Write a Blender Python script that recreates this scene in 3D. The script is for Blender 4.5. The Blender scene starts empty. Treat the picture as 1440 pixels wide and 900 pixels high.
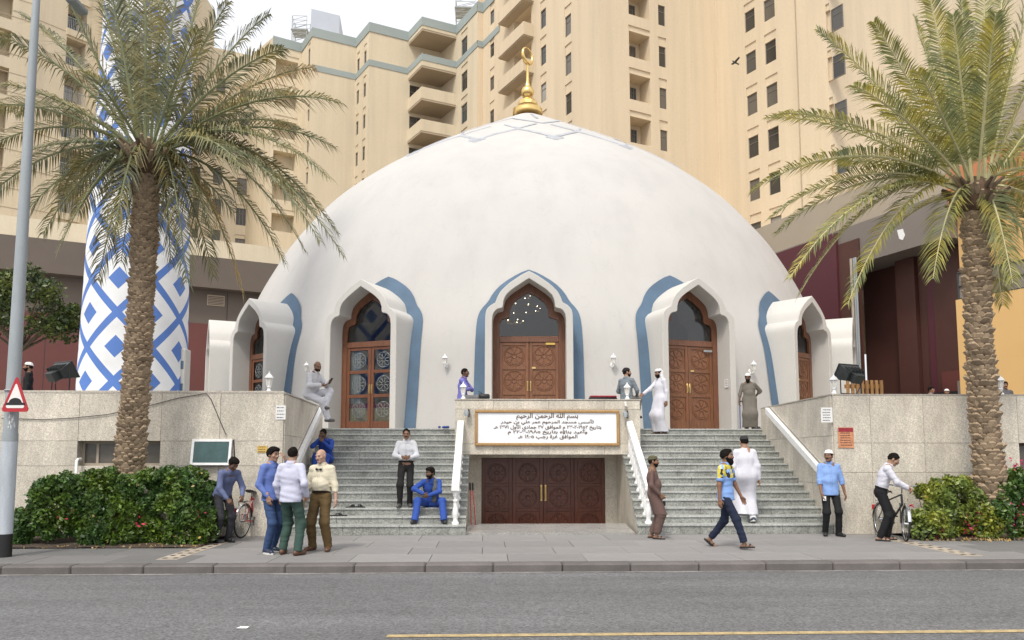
import bpy, bmesh, math, random
import numpy as np
from mathutils import Vector, Matrix
random.seed(7)
rng = np.random.default_rng(7)
SC = bpy.context.scene
COL = SC.collection
R = math.radians

# ------------------------------------------------------------------ camera
F, PY, YAW, PIT = 1082.0, 540.0, R(2.0), math.atan(100 / 1082)
EYE = np.array([0, 0, 1.6])
FW = np.array([math.sin(YAW) * math.cos(PIT), math.cos(YAW) * math.cos(PIT), math.sin(PIT)])
RT = np.array([math.cos(YAW), -math.sin(YAW), 0.0])
UP = np.cross(RT, FW)
cd = bpy.data.cameras.new('camera')
cam = bpy.data.objects.new('camera', cd)
COL.objects.link(cam)
cam.matrix_world = Matrix(((RT[0], UP[0], -FW[0], 0), (RT[1], UP[1], -FW[1], 0), (RT[2], UP[2], -FW[2], 1.6), (0, 0, 0, 1)))
cd.sensor_width = 36
cd.lens = F / 1440 * 36
cd.shift_y = 90 / 1440
cd.clip_end = 2000
SC.camera = cam


def at(px, py, Y):
    """point at depth Y seen at a photo pixel"""
    r = FW + RT * (px - 720) / F + UP * (PY - py) / F
    p = EYE + r * (Y / r[1])
    return float(p[0]), float(p[1]), float(p[2])


def atz(px, py, z):
    r = FW + RT * (px - 720) / F + UP * (PY - py) / F
    p = EYE + r * ((z - 1.6) / r[2])
    return float(p[0]), float(p[1]), float(p[2])


# ------------------------------------------------------------------ world, sun, exposure
SUN_AZ, SUN_EL = R(-156), R(55)
w = bpy.data.worlds.new('World')
SC.world = w
w.use_nodes = True
nt = w.node_tree
sky = nt.nodes.new('ShaderNodeTexSky')
sky.sky_type = 'NISHITA'
sky.sun_disc = False
sky.sun_elevation = SUN_EL
sky.sun_rotation = SUN_AZ
sky.air_density = 1.0
sky.dust_density = 10.0
sky.ozone_density = 1.0
bg = nt.nodes['Background']
bg.inputs[1].default_value = 0.15
hs_ = nt.nodes.new('ShaderNodeHueSaturation')
hs_.inputs['Saturation'].default_value = .25
nt.links.new(sky.outputs[0], hs_.inputs['Color'])
# thin bright overcast: the clear sky seen through an even white veil
veil = nt.nodes.new('ShaderNodeMix')
veil.data_type = 'RGBA'
veil.inputs['Factor'].default_value = .72
veil.inputs['B'].default_value = (5.9, 6.0, 6.3, 1)
nt.links.new(hs_.outputs[0], veil.inputs['A'])
nt.links.new(veil.outputs['Result'], bg.inputs[0])
sl = bpy.data.lights.new('sun', 'SUN')
sl.energy = 1.45
sl.angle = R(10)
sl.color = (1.0, 0.93, 0.81)
sun = bpy.data.objects.new('sun', sl)
COL.objects.link(sun)
sd = Vector((math.sin(SUN_AZ) * math.cos(SUN_EL), math.cos(SUN_AZ) * math.cos(SUN_EL), math.sin(SUN_EL)))
sun.rotation_euler = sd.to_track_quat('Z', 'Y').to_euler()
SC.view_settings.view_transform = 'Standard'
SC.view_settings.look = 'None'
SC.view_settings.exposure = .52
SC.view_settings.gamma = 1
SC.cycles.use_denoising = True
SC.cycles.max_bounces = 6


# ------------------------------------------------------------------ materials
def _new(name):
    m = bpy.data.materials.new(name)
    m.use_nodes = True
    t = m.node_tree
    return m, t, t.nodes['Principled BSDF'], t.links


def nd(t, k, **kw):
    n = t.nodes.new(k)
    for a, b in kw.items():
        if a.startswith('i_'):
            n.inputs[a[2:].replace('_', ' ')].default_value = b
        else:
            setattr(n, a, b)
    return n


def scale3(c, k):
    return (min(c[0] * k, 1), min(c[1] * k, 1), min(c[2] * k, 1), 1)


def pm(name, base, rough=.7, var=.12, scale=3.0, bump=0.0, bscale=60, metal=0.0, stretch=None, perobj=0.0, island=0.0, fine=0.0, spec=.5, coat=0, streak=0.0):
    """painted / plain surface: large soft mottling, fine grain, relief"""
    m, t, b, L = _new(name)
    tc = nd(t, 'ShaderNodeTexCoord')
    src = tc.outputs['Object']
    if stretch:
        mp = nd(t, 'ShaderNodeMapping')
        mp.inputs['Scale'].default_value = stretch
        L.new(src, mp.inputs[0])
        src2 = mp.outputs[0]
    else:
        src2 = src
    n = nd(t, 'ShaderNodeTexNoise', i_Scale=scale, i_Detail=6.0, i_Roughness=.6)
    L.new(src2, n.inputs['Vector'])
    cr = nd(t, 'ShaderNodeMapRange', i_From_Min=.3, i_From_Max=.7, i_To_Min=1 - var, i_To_Max=1 + var)
    L.new(n.outputs[0], cr.inputs[0])
    val = cr.outputs[0]
    if fine:
        n2 = nd(t, 'ShaderNodeTexNoise', i_Scale=bscale, i_Detail=3.0)
        L.new(src, n2.inputs['Vector'])
        c2 = nd(t, 'ShaderNodeMapRange', i_From_Min=.3, i_From_Max=.7, i_To_Min=1 - fine, i_To_Max=1 + fine)
        L.new(n2.outputs[0], c2.inputs[0])
        mm = nd(t, 'ShaderNodeMath', operation='MULTIPLY')
        L.new(val, mm.inputs[0]); L.new(c2.outputs[0], mm.inputs[1])
        val = mm.outputs[0]
    if streak:
        mp2 = nd(t, 'ShaderNodeMapping')
        mp2.inputs['Scale'].default_value = (1, 1, .045)
        L.new(src, mp2.inputs[0])
        n4 = nd(t, 'ShaderNodeTexNoise', i_Scale=1.1, i_Detail=7.0, i_Roughness=.65)
        L.new(mp2.outputs[0], n4.inputs['Vector'])
        c4_ = nd(t, 'ShaderNodeMapRange', i_From_Min=.42, i_From_Max=.72, i_To_Min=1 + streak * .3, i_To_Max=1 - streak)
        L.new(n4.outputs[0], c4_.inputs[0])
        mm = nd(t, 'ShaderNodeMath', operation='MULTIPLY')
        L.new(val, mm.inputs[0]); L.new(c4_.outputs[0], mm.inputs[1])
        val = mm.outputs[0]
    for k, node, sock in ((perobj, 'ShaderNodeObjectInfo', 'Random'), (island, 'ShaderNodeNewGeometry', 'Random Per Island')):
        if k:
            oi = nd(t, node)
            c3 = nd(t, 'ShaderNodeMapRange', i_To_Min=1 - k, i_To_Max=1 + k)
            L.new(oi.outputs[sock], c3.inputs[0])
            mm = nd(t, 'ShaderNodeMath', operation='MULTIPLY')
            L.new(val, mm.inputs[0]); L.new(c3.outputs[0], mm.inputs[1])
            val = mm.outputs[0]
    mx = nd(t, 'ShaderNodeVectorMath', operation='SCALE')
    mx.inputs[0].default_value = base[:3]
    L.new(val, mx.inputs['Scale'])
    L.new(mx.outputs[0], b.inputs['Base Color'])
    b.inputs['Roughness'].default_value = rough
    b.inputs['Metallic'].default_value = metal
    b.inputs['Specular IOR Level'].default_value = spec
    b.inputs['Coat Weight'].default_value = coat
    if bump:
        nb = nd(t, 'ShaderNodeTexNoise', i_Scale=bscale, i_Detail=4.0)
        L.new(src, nb.inputs['Vector'])
        bp = nd(t, 'ShaderNodeBump', i_Strength=bump, i_Distance=.02)
        L.new(nb.outputs[0], bp.inputs['Height'])
        L.new(bp.outputs[0], b.inputs['Normal'])
    return m


def granite(name, base, rough=.5, spk=.35, sc=42., stain=.15, perobj=.06):
    m, t, b, L = _new(name)
    tc = nd(t, 'ShaderNodeTexCoord')
    src = tc.outputs['Object']
    v = nd(t, 'ShaderNodeTexVoronoi', i_Scale=sc)
    L.new(src, v.inputs['Vector'])
    sp = nd(t, 'ShaderNodeSeparateColor')
    L.new(v.outputs['Color'], sp.inputs[0])
    c1 = nd(t, 'ShaderNodeMapRange', i_To_Min=1 - spk, i_To_Max=1 + spk * .6)
    L.new(sp.outputs[0], c1.inputs[0])
    n = nd(t, 'ShaderNodeTexNoise', i_Scale=sc * 2.3, i_Detail=2.0)
    L.new(src, n.inputs['Vector'])
    c2 = nd(t, 'ShaderNodeMapRange', i_From_Min=.35, i_From_Max=.65, i_To_Min=.75, i_To_Max=1.2)
    L.new(n.outputs[0], c2.inputs[0])
    mp = nd(t, 'ShaderNodeMapping')
    mp.inputs['Scale'].default_value = (1.4, 1.4, .55)
    L.new(src, mp.inputs[0])
    n3 = nd(t, 'ShaderNodeTexNoise', i_Scale=1.3, i_Detail=8.0, i_Roughness=.65)
    L.new(mp.outputs[0], n3.inputs['Vector'])
    c3 = nd(t, 'ShaderNodeMapRange', i_From_Min=.35, i_From_Max=.65, i_To_Min=1 - stain, i_To_Max=1 + stain * .6)
    L.new(n3.outputs[0], c3.inputs[0])
    oi = nd(t, 'ShaderNodeObjectInfo')
    c4 = nd(t, 'ShaderNodeMapRange', i_To_Min=1 - perobj, i_To_Max=1 + perobj)
    L.new(oi.outputs['Random'], c4.inputs[0])
    val = c1.outputs[0]
    for o in (c2, c3, c4):
        mm = nd(t, 'ShaderNodeMath', operation='MULTIPLY')
        L.new(val, mm.inputs[0]); L.new(o.outputs[0], mm.inputs[1])
        val = mm.outputs[0]
    mx = nd(t, 'ShaderNodeVectorMath', operation='SCALE')
    mx.inputs[0].default_value = base[:3]
    L.new(val, mx.inputs['Scale'])
    L.new(mx.outputs[0], b.inputs['Base Color'])
    b.inputs['Roughness'].default_value = rough
    bp = nd(t, 'ShaderNodeBump', i_Strength=.15, i_Distance=.004)
    L.new(c2.outputs[0], bp.inputs['Height'])
    L.new(bp.outputs[0], b.inputs['Normal'])
    return m


def wood(name, base, rough=.4, k=.3):
    m, t, b, L = _new(name)
    tc = nd(t, 'ShaderNodeTexCoord')
    mp = nd(t, 'ShaderNodeMapping')
    mp.inputs['Scale'].default_value = (9, 9, .8)
    L.new(tc.outputs['Object'], mp.inputs[0])
    n = nd(t, 'ShaderNodeTexNoise', i_Scale=3., i_Detail=6., i_Distortion=1.2)
    L.new(mp.outputs[0], n.inputs['Vector'])
    c = nd(t, 'ShaderNodeMapRange', i_From_Min=.3, i_From_Max=.7, i_To_Min=1 - k, i_To_Max=1 + k)
    L.new(n.outputs[0], c.inputs[0])
    oi = nd(t, 'ShaderNodeObjectInfo')
    c4 = nd(t, 'ShaderNodeMapRange', i_To_Min=.9, i_To_Max=1.1)
    L.new(oi.outputs['Random'], c4.inputs[0])
    mm = nd(t, 'ShaderNodeMath', operation='MULTIPLY')
    L.new(c.outputs[0], mm.inputs[0]); L.new(c4.outputs[0], mm.inputs[1])
    mx = nd(t, 'ShaderNodeVectorMath', operation='SCALE')
    mx.inputs[0].default_value = base[:3]
    L.new(mm.outputs[0], mx.inputs['Scale'])
    L.new(mx.outputs[0], b.inputs['Base Color'])
    b.inputs['Roughness'].default_value = rough
    bp = nd(t, 'ShaderNodeBump', i_Strength=.2, i_Distance=.004)
    L.new(n.outputs[0], bp.inputs['Height'])
    L.new(bp.outputs[0], b.inputs['Normal'])
    return m


def glass(name, tint=(.92, .95, .95), refl=.055, rough=.02):
    m, t, b, L = _new(name)
    t.nodes.remove(b)
    out = t.nodes['Material Output']
    tr = nd(t, 'ShaderNodeBsdfTransparent')
    tr.inputs[0].default_value = (*tint, 1)
    gl = nd(t, 'ShaderNodeBsdfGlossy')
    gl.inputs['Roughness'].default_value = rough
    fr = nd(t, 'ShaderNodeFresnel', i_IOR=1.5)
    ad = nd(t, 'ShaderNodeMath', operation='ADD')
    ad.inputs[1].default_value = refl
    L.new(fr.outputs[0], ad.inputs[0])
    ad.use_clamp = True
    mx = nd(t, 'ShaderNodeMixShader')
    L.new(ad.outputs[0], mx.inputs[0]); L.new(tr.outputs[0], mx.inputs[1]); L.new(gl.outputs[0], mx.inputs[2])
    L.new(mx.outputs[0], out.inputs['Surface'])
    return m


def leaf_mat(name, base, k=.45, trans=.25, rough=.5, hue=(1.25, 1.1, .7)):
    m, t, b, L = _new(name)
    g = nd(t, 'ShaderNodeNewGeometry')
    mr = nd(t, 'ShaderNodeMapRange', i_To_Min=1 - k, i_To_Max=1 + k)
    L.new(g.outputs['Random Per Island'], mr.inputs[0])
    tc = nd(t, 'ShaderNodeTexCoord')
    n = nd(t, 'ShaderNodeTexNoise', i_Scale=1.7, i_Detail=3.)
    L.new(tc.outputs['Object'], n.inputs['Vector'])
    mixc = nd(t, 'ShaderNodeMix', data_type='RGBA')
    mixc.inputs['A'].default_value = (*base, 1)
    mixc.inputs['B'].default_value = (base[0] * hue[0] * 1.5, base[1] * hue[1] * 1.3, base[2] * hue[2], 1)
    c = nd(t, 'ShaderNodeMapRange', i_From_Min=.4, i_From_Max=.65)
    L.new(n.outputs[0], c.inputs[0]); L.new(c.outputs[0], mixc.inputs['Factor'])
    mx = nd(t, 'ShaderNodeVectorMath', operation='SCALE')
    L.new(mixc.outputs['Result'], mx.inputs[0]); L.new(mr.outputs[0], mx.inputs['Scale'])
    L.new(mx.outputs[0], b.inputs['Base Color'])
    b.inputs['Roughness'].default_value = rough
    tl = nd(t, 'ShaderNodeBsdfTranslucent')
    L.new(mx.outputs[0], tl.inputs[0])
    ms = nd(t, 'ShaderNodeMixShader')
    ms.inputs[0].default_value = trans
    out = t.nodes['Material Output']
    L.new(b.outputs[0], ms.inputs[1]); L.new(tl.outputs[0], ms.inputs[2]); L.new(ms.outputs[0], out.inputs['Surface'])
    return m


def asphalt_mat():
    """worn asphalt: pale and dark chippings, traffic-polished lanes, oil drips, patches and hairline cracks"""
    m, t, b, L = _new('asphalt')
    tc = nd(t, 'ShaderNodeTexCoord')
    src = tc.outputs['Object']

    def mul(a, c):
        mm = nd(t, 'ShaderNodeMath', operation='MULTIPLY')
        L.new(a, mm.inputs[0]); L.new(c, mm.inputs[1])
        return mm.outputs[0]

    def rng_(o, lo, hi, a, c):
        r = nd(t, 'ShaderNodeMapRange', i_From_Min=lo, i_From_Max=hi, i_To_Min=a, i_To_Max=c)
        L.new(o, r.inputs[0])
        return r.outputs[0]

    def noise(scale, det, stretch=None):
        n = nd(t, 'ShaderNodeTexNoise', i_Scale=scale, i_Detail=det, i_Roughness=.6)
        if stretch:
            mp = nd(t, 'ShaderNodeMapping')
            mp.inputs['Scale'].default_value = stretch
            L.new(src, mp.inputs[0]); L.new(mp.outputs[0], n.inputs['Vector'])
        else:
            L.new(src, n.inputs['Vector'])
        return n.outputs[0]
    v = nd(t, 'ShaderNodeTexVoronoi', i_Scale=55.)
    L.new(src, v.inputs['Vector'])
    sp = nd(t, 'ShaderNodeSeparateColor')
    L.new(v.outputs['Color'], sp.inputs[0])
    val = rng_(sp.outputs[0], 0, 1, .62, 1.38)
    val = mul(val, rng_(noise(22., 3.), .3, .7, .8, 1.2))
    val = mul(val, rng_(noise(.35, 5., (.4, 1.6, 1)), .35, .65, .86, 1.12))
    val = mul(val, rng_(noise(1.1, 6., (.12, 1.3, 1)), .4, .68, 1.06, .84))
    val = mul(val, rng_(noise(2.3, 3.), .66, .74, 1., .72))
    ad = nd(t, 'ShaderNodeVectorMath', operation='ADD')
    nz = nd(t, 'ShaderNodeTexNoise', i_Scale=.9, i_Detail=6.)
    L.new(src, nz.inputs['Vector']); L.new(src, ad.inputs[0]); L.new(nz.outputs['Color'], ad.inputs[1])
    c = nd(t, 'ShaderNodeTexVoronoi', feature='DISTANCE_TO_EDGE', i_Scale=.33)
    L.new(ad.outputs[0], c.inputs['Vector'])
    val = mul(val, rng_(c.outputs['Distance'], 0, .004, .8, 1.))
    mx = nd(t, 'ShaderNodeVectorMath', operation='SCALE')
    mx.inputs[0].default_value = (.128, .129, .132)
    L.new(val, mx.inputs['Scale']); L.new(mx.outputs[0], b.inputs['Base Color'])
    b.inputs['Roughness'].default_value = .8
    bp = nd(t, 'ShaderNodeBump', i_Strength=.5, i_Distance=.006)
    L.new(sp.outputs[0], bp.inputs['Height']); L.new(bp.outputs[0], b.inputs['Normal'])
    return m


def plaster_mat():
    """old off-white paint: broad patches, rain streaks down the shell, fine cracks and specks"""
    m, t, b, L = _new('white plaster')
    tc = nd(t, 'ShaderNodeTexCoord')

    def layer(scale, stretch, lo, hi, a, bb, det=6.):
        mp = nd(t, 'ShaderNodeMapping')
        mp.inputs['Scale'].default_value = stretch
        L.new(tc.outputs['Object'], mp.inputs[0])
        n = nd(t, 'ShaderNodeTexNoise', i_Scale=scale, i_Detail=det, i_Roughness=.6)
        L.new(mp.outputs[0], n.inputs['Vector'])
        c = nd(t, 'ShaderNodeMapRange', i_From_Min=lo, i_From_Max=hi, i_To_Min=a, i_To_Max=bb)
        L.new(n.outputs[0], c.inputs[0])
        return c.outputs[0]
    outs = [layer(.22, (1, 1, .6), .35, .65, .955, 1.03), layer(1.3, (1, 1, .14), .45, .72, 1.015, .95), layer(5., (1, 1, .10), .58, .75, 1.0, .955), layer(34., (1, 1, 1), .70, .76, 1.0, .84, 2.)]
    v = nd(t, 'ShaderNodeTexVoronoi', feature='DISTANCE_TO_EDGE', i_Scale=.55)
    nz = nd(t, 'ShaderNodeTexNoise', i_Scale=1.4, i_Detail=5.)
    ad = nd(t, 'ShaderNodeVectorMath', operation='ADD')
    L.new(tc.outputs['Object'], nz.inputs['Vector']); L.new(tc.outputs['Object'], ad.inputs[0]); L.new(nz.outputs['Color'], ad.inputs[1])
    L.new(ad.outputs[0], v.inputs['Vector'])
    ck = nd(t, 'ShaderNodeMapRange', i_From_Min=0., i_From_Max=.006, i_To_Min=.93, i_To_Max=1.)
    L.new(v.outputs['Distance'], ck.inputs[0])
    outs.append(ck.outputs[0])
    val = outs[0]
    for o in outs[1:]:
        mm = nd(t, 'ShaderNodeMath', operation='MULTIPLY')
        L.new(val, mm.inputs[0]); L.new(o, mm.inputs[1])
        val = mm.outputs[0]
    mx = nd(t, 'ShaderNodeVectorMath', operation='SCALE')
    mx.inputs[0].default_value = (.475, .463, .445)
    L.new(val, mx.inputs['Scale'])
    L.new(mx.outputs[0], b.inputs['Base Color'])
    b.inputs['Roughness'].default_value = .85
    b.inputs['Specular IOR Level'].default_value = .3
    n2 = nd(t, 'ShaderNodeTexNoise', i_Scale=2.2, i_Detail=8., i_Roughness=.55)
    L.new(tc.outputs['Object'], n2.inputs['Vector'])
    bp = nd(t, 'ShaderNodeBump', i_Strength=.22, i_Distance=.05)
    L.new(n2.outputs[0], bp.inputs['Height'])
    L.new(bp.outputs[0], b.inputs['Normal'])
    return m


M = dict(
    plaster=plaster_mat(),
    portal=pm('portal plaster', (.53, .515, .485), .8, .05, .6, .15, 18, fine=.02),
    blue=pm('blue paint', (.085, .14, .21), .75, .14, 1.2, .1, 20),
    faintblue=pm('faded blue paint', (.385, .40, .43), .8, .15, 3, .1, 20),
    door=wood('carved wood', (.19, .08, .037), .38),
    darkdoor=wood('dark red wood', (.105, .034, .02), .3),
    frame=wood('frame wood', (.165, .07, .038), .38),
    glazedoor=wood('glazed door wood', (.17, .066, .034), .35),
    glass=glass('window glass'),
    bglass=glass('building glass', (.25, .28, .3), .12),
    gold=pm('gold', (.80, .56, .22), .25, .08, 6, metal=1.0),
    brass=pm('brass', (.72, .52, .22), .3, .1, 20, metal=1.0),
    granite=granite('wall granite', (.60, .55, .465), .55, .24, 62, .22),
    step=granite('step granite', (.315, .325, .30), .35, .4, 45, .3),
    nosing=granite('step nosing granite', (.40, .41, .39), .32, .3, 50),
    floor=granite('polished floor', (.42, .41, .39), .2, .2, 50),
    coping=granite('coping granite', (.44, .40, .345), .5, .25, 50),
    stringer=granite('pale stone', (.55, .51, .45), .5, .15, 50),
    white=pm('white paint', (.78, .78, .77), .45, .05, 5),
    whitemetal=pm('white metal', (.8, .8, .8), .35, .06, 9),
    beige=pm('beige render', (.61, .525, .385), .9, .08, .12, .1, 8, stretch=(1, 1, .35), fine=.03, streak=.10),
    tan=pm('tan render', (.625, .515, .365), .9, .08, .1, .1, 8, stretch=(1, 1, .35), fine=.03, streak=.10),
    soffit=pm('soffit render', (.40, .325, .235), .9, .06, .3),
    teal=pm('grey green band', (.30, .345, .335), .85, .05, .4),
    podbrown=pm('grey brown cladding', (.115, .09, .072), .7, .08, .3),
    podred=pm('dark red cladding', (.115, .031, .026), .6, .08, .3),
    maroon=pm('brown maroon panel', (.075, .028, .021), .55, .12, .4),
    purple=pm('purple maroon panel', (.085, .02, .03), .5, .1, .4),
    fascia=pm('grey fascia', (.19, .165, .145), .7, .06, .3),
    palefascia=pm('pale fascia', (.36, .305, .235), .8, .06, .3),
    ochre=pm('ochre wall', (.60, .38, .155), .8, .05, .3),
    terra=pm('terracotta wall', (.5, .19, .085), .8, .06, .3),
    asphalt=asphalt_mat(),
    yellow=pm('yellow road paint', (.38, .29, .15), .8, .35, 9, fine=.3, bscale=70),
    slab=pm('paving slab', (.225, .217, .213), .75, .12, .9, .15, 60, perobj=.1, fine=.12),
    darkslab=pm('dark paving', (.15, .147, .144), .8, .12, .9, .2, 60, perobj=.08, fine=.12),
    kerb=pm('kerb concrete', (.125, .113, .108), .8, .2, 2.5, .2, 50, perobj=.12, fine=.12),
    dust=pm('dusty gutter', (.22, .21, .2), .95, .35, 6),
    tile=pm('beige paver', (.36, .31, .25), .8, .15, 3, .1, 50, perobj=.1),
    black=pm('black', (.012, .012, .013), .5, .1, 9),
    blackmetal=pm('grey black metal', (.03, .035, .035), .45, .15, 12),
    dark=pm('dark interior', (.02, .019, .018), .8, .1, 2),
    soil=pm('soil', (.06, .042, .03), .95, .3, 6, .5, 30),
    ground=pm('ground', (.14, .12, .10), .95, .2, .3),
    galv=pm('galvanised pole', (.30, .33, .35), .5, .12, 3, stretch=(1, 1, .3), fine=.06),
    polepaint=pm('pole paint', (.42, .46, .5), .6, .18, 2.2, stretch=(3, 3, .5), fine=.08),
    red=pm('sign red', (.42, .02, .03), .45, .08, 5),
    signwhite=pm('sign white', (.75, .73, .7), .5, .05, 8),
    paper=pm('paper', (.75, .75, .74), .8, .04, 9),
    ink=pm('ink', (.1, .09, .09), .8, .1, 9),
    brownink=pm('brown lettering', (.14, .09, .05), .6, .1, 9),
    frameGold=wood('gilt frame', (.36, .215, .085), .4, .2),
    signboard=pm('sign board', (.80, .82, .86), .35, .03, 2),
    trunk=pm('palm trunk', (.19, .145, .10), .95, .3, 6, .6, 40),
    boot=pm('leaf base', (.30, .225, .15), .95, .3, 9, .4, 50, perobj=.25),
    fibre=pm('crown fibre', (.10, .06, .035), .95, .4, 9, .6, 40),
    rachisL=pm('frond stalk', (.22, .24, .12), .6, .2, 4),
    rachisR=pm('pale frond stalk', (.50, .46, .25), .6, .2, 4),
    frondL=leaf_mat('grey green frond', (.185, .20, .12), .4, .3, .5, (1.1, 1.0, .8)),
    frondR=leaf_mat('bright frond', (.235, .265, .115), .4, .35, .45),
    frondDry=leaf_mat('dry frond', (.33, .27, .15), .3, .25, .7),
    leaf=leaf_mat('hedge leaf', (.058, .122, .03), .6, .25, .4),
    leafR=leaf_mat('light hedge leaf', (.15, .21, .05), .6, .3, .4),
    leafT=leaf_mat('tree leaf', (.05, .08, .022), .6, .25, .4),
    flower=leaf_mat('magenta flower', (.42, .02, .10), .4, .3, .6, (1, 1, 1)),
    twig=pm('twig', (.12, .085, .055), .9, .3, 9),
    cloth=pm('gold cloth', (.50, .40, .22), .9, .1, 9),
    redcloth=pm('red rug', (.28, .03, .045), .9, .3, 14),
    curtain=pm('white curtain', (.6, .62, .62), .9, .08, 9),
    rubber=pm('rubber', (.02, .02, .02), .7, .1, 9),
    chrome=pm('chrome', (.55, .56, .58), .25, .05, 9, metal=1.0),
    bikered=pm('red bicycle paint', (.36, .03, .035), .35, .1, 9),
    bikeblack=pm('black bicycle paint', (.02, .02, .022), .35, .1, 9),
    plum=pm('roof plant', (.50, .55, .64), .6, .05, .4),
    ceil=pm('lamp glass', (.7, .68, .62), .4, .05, 9),
    orangepaper=pm('faded orange notice', (.55, .25, .13), .8, .3, 12),
    goldplate=pm('yellow plate', (.62, .42, .10), .45, .1, 9),
    slatwood=wood('orange slat wood', (.50, .27, .10), .6),
    cable=pm('cable', (.05, .05, .05), .7, .1, 9),
)


# ------------------------------------------------------------------ mesh helpers
def thing(name, label, cat, loc=(0, 0, 0), group=None, rotz=0, kind=None):
    o = bpy.data.objects.new(name, None)
    COL.objects.link(o)
    o.empty_display_size = .2
    o.location = loc
    o.rotation_euler = (0, 0, rotz)
    if label:
        o['label'] = label
    if cat:
        o['category'] = cat
    if group:
        o['group'] = group
    if kind:
        o['kind'] = kind
    return o


def tag(o, label=None, cat=None, group=None, kind=None):
    for k, v in (('label', label), ('category', cat), ('group', group), ('kind', kind)):
        if v:
            o[k] = v
    return o


def rootloc(p):
    while p.parent:
        p = p.parent
    return Vector(p.location)


def link(name, me, parent=None):
    o = bpy.data.objects.new(name, me)
    COL.objects.link(o)
    if parent:
        o.parent = parent
    return o


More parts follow.
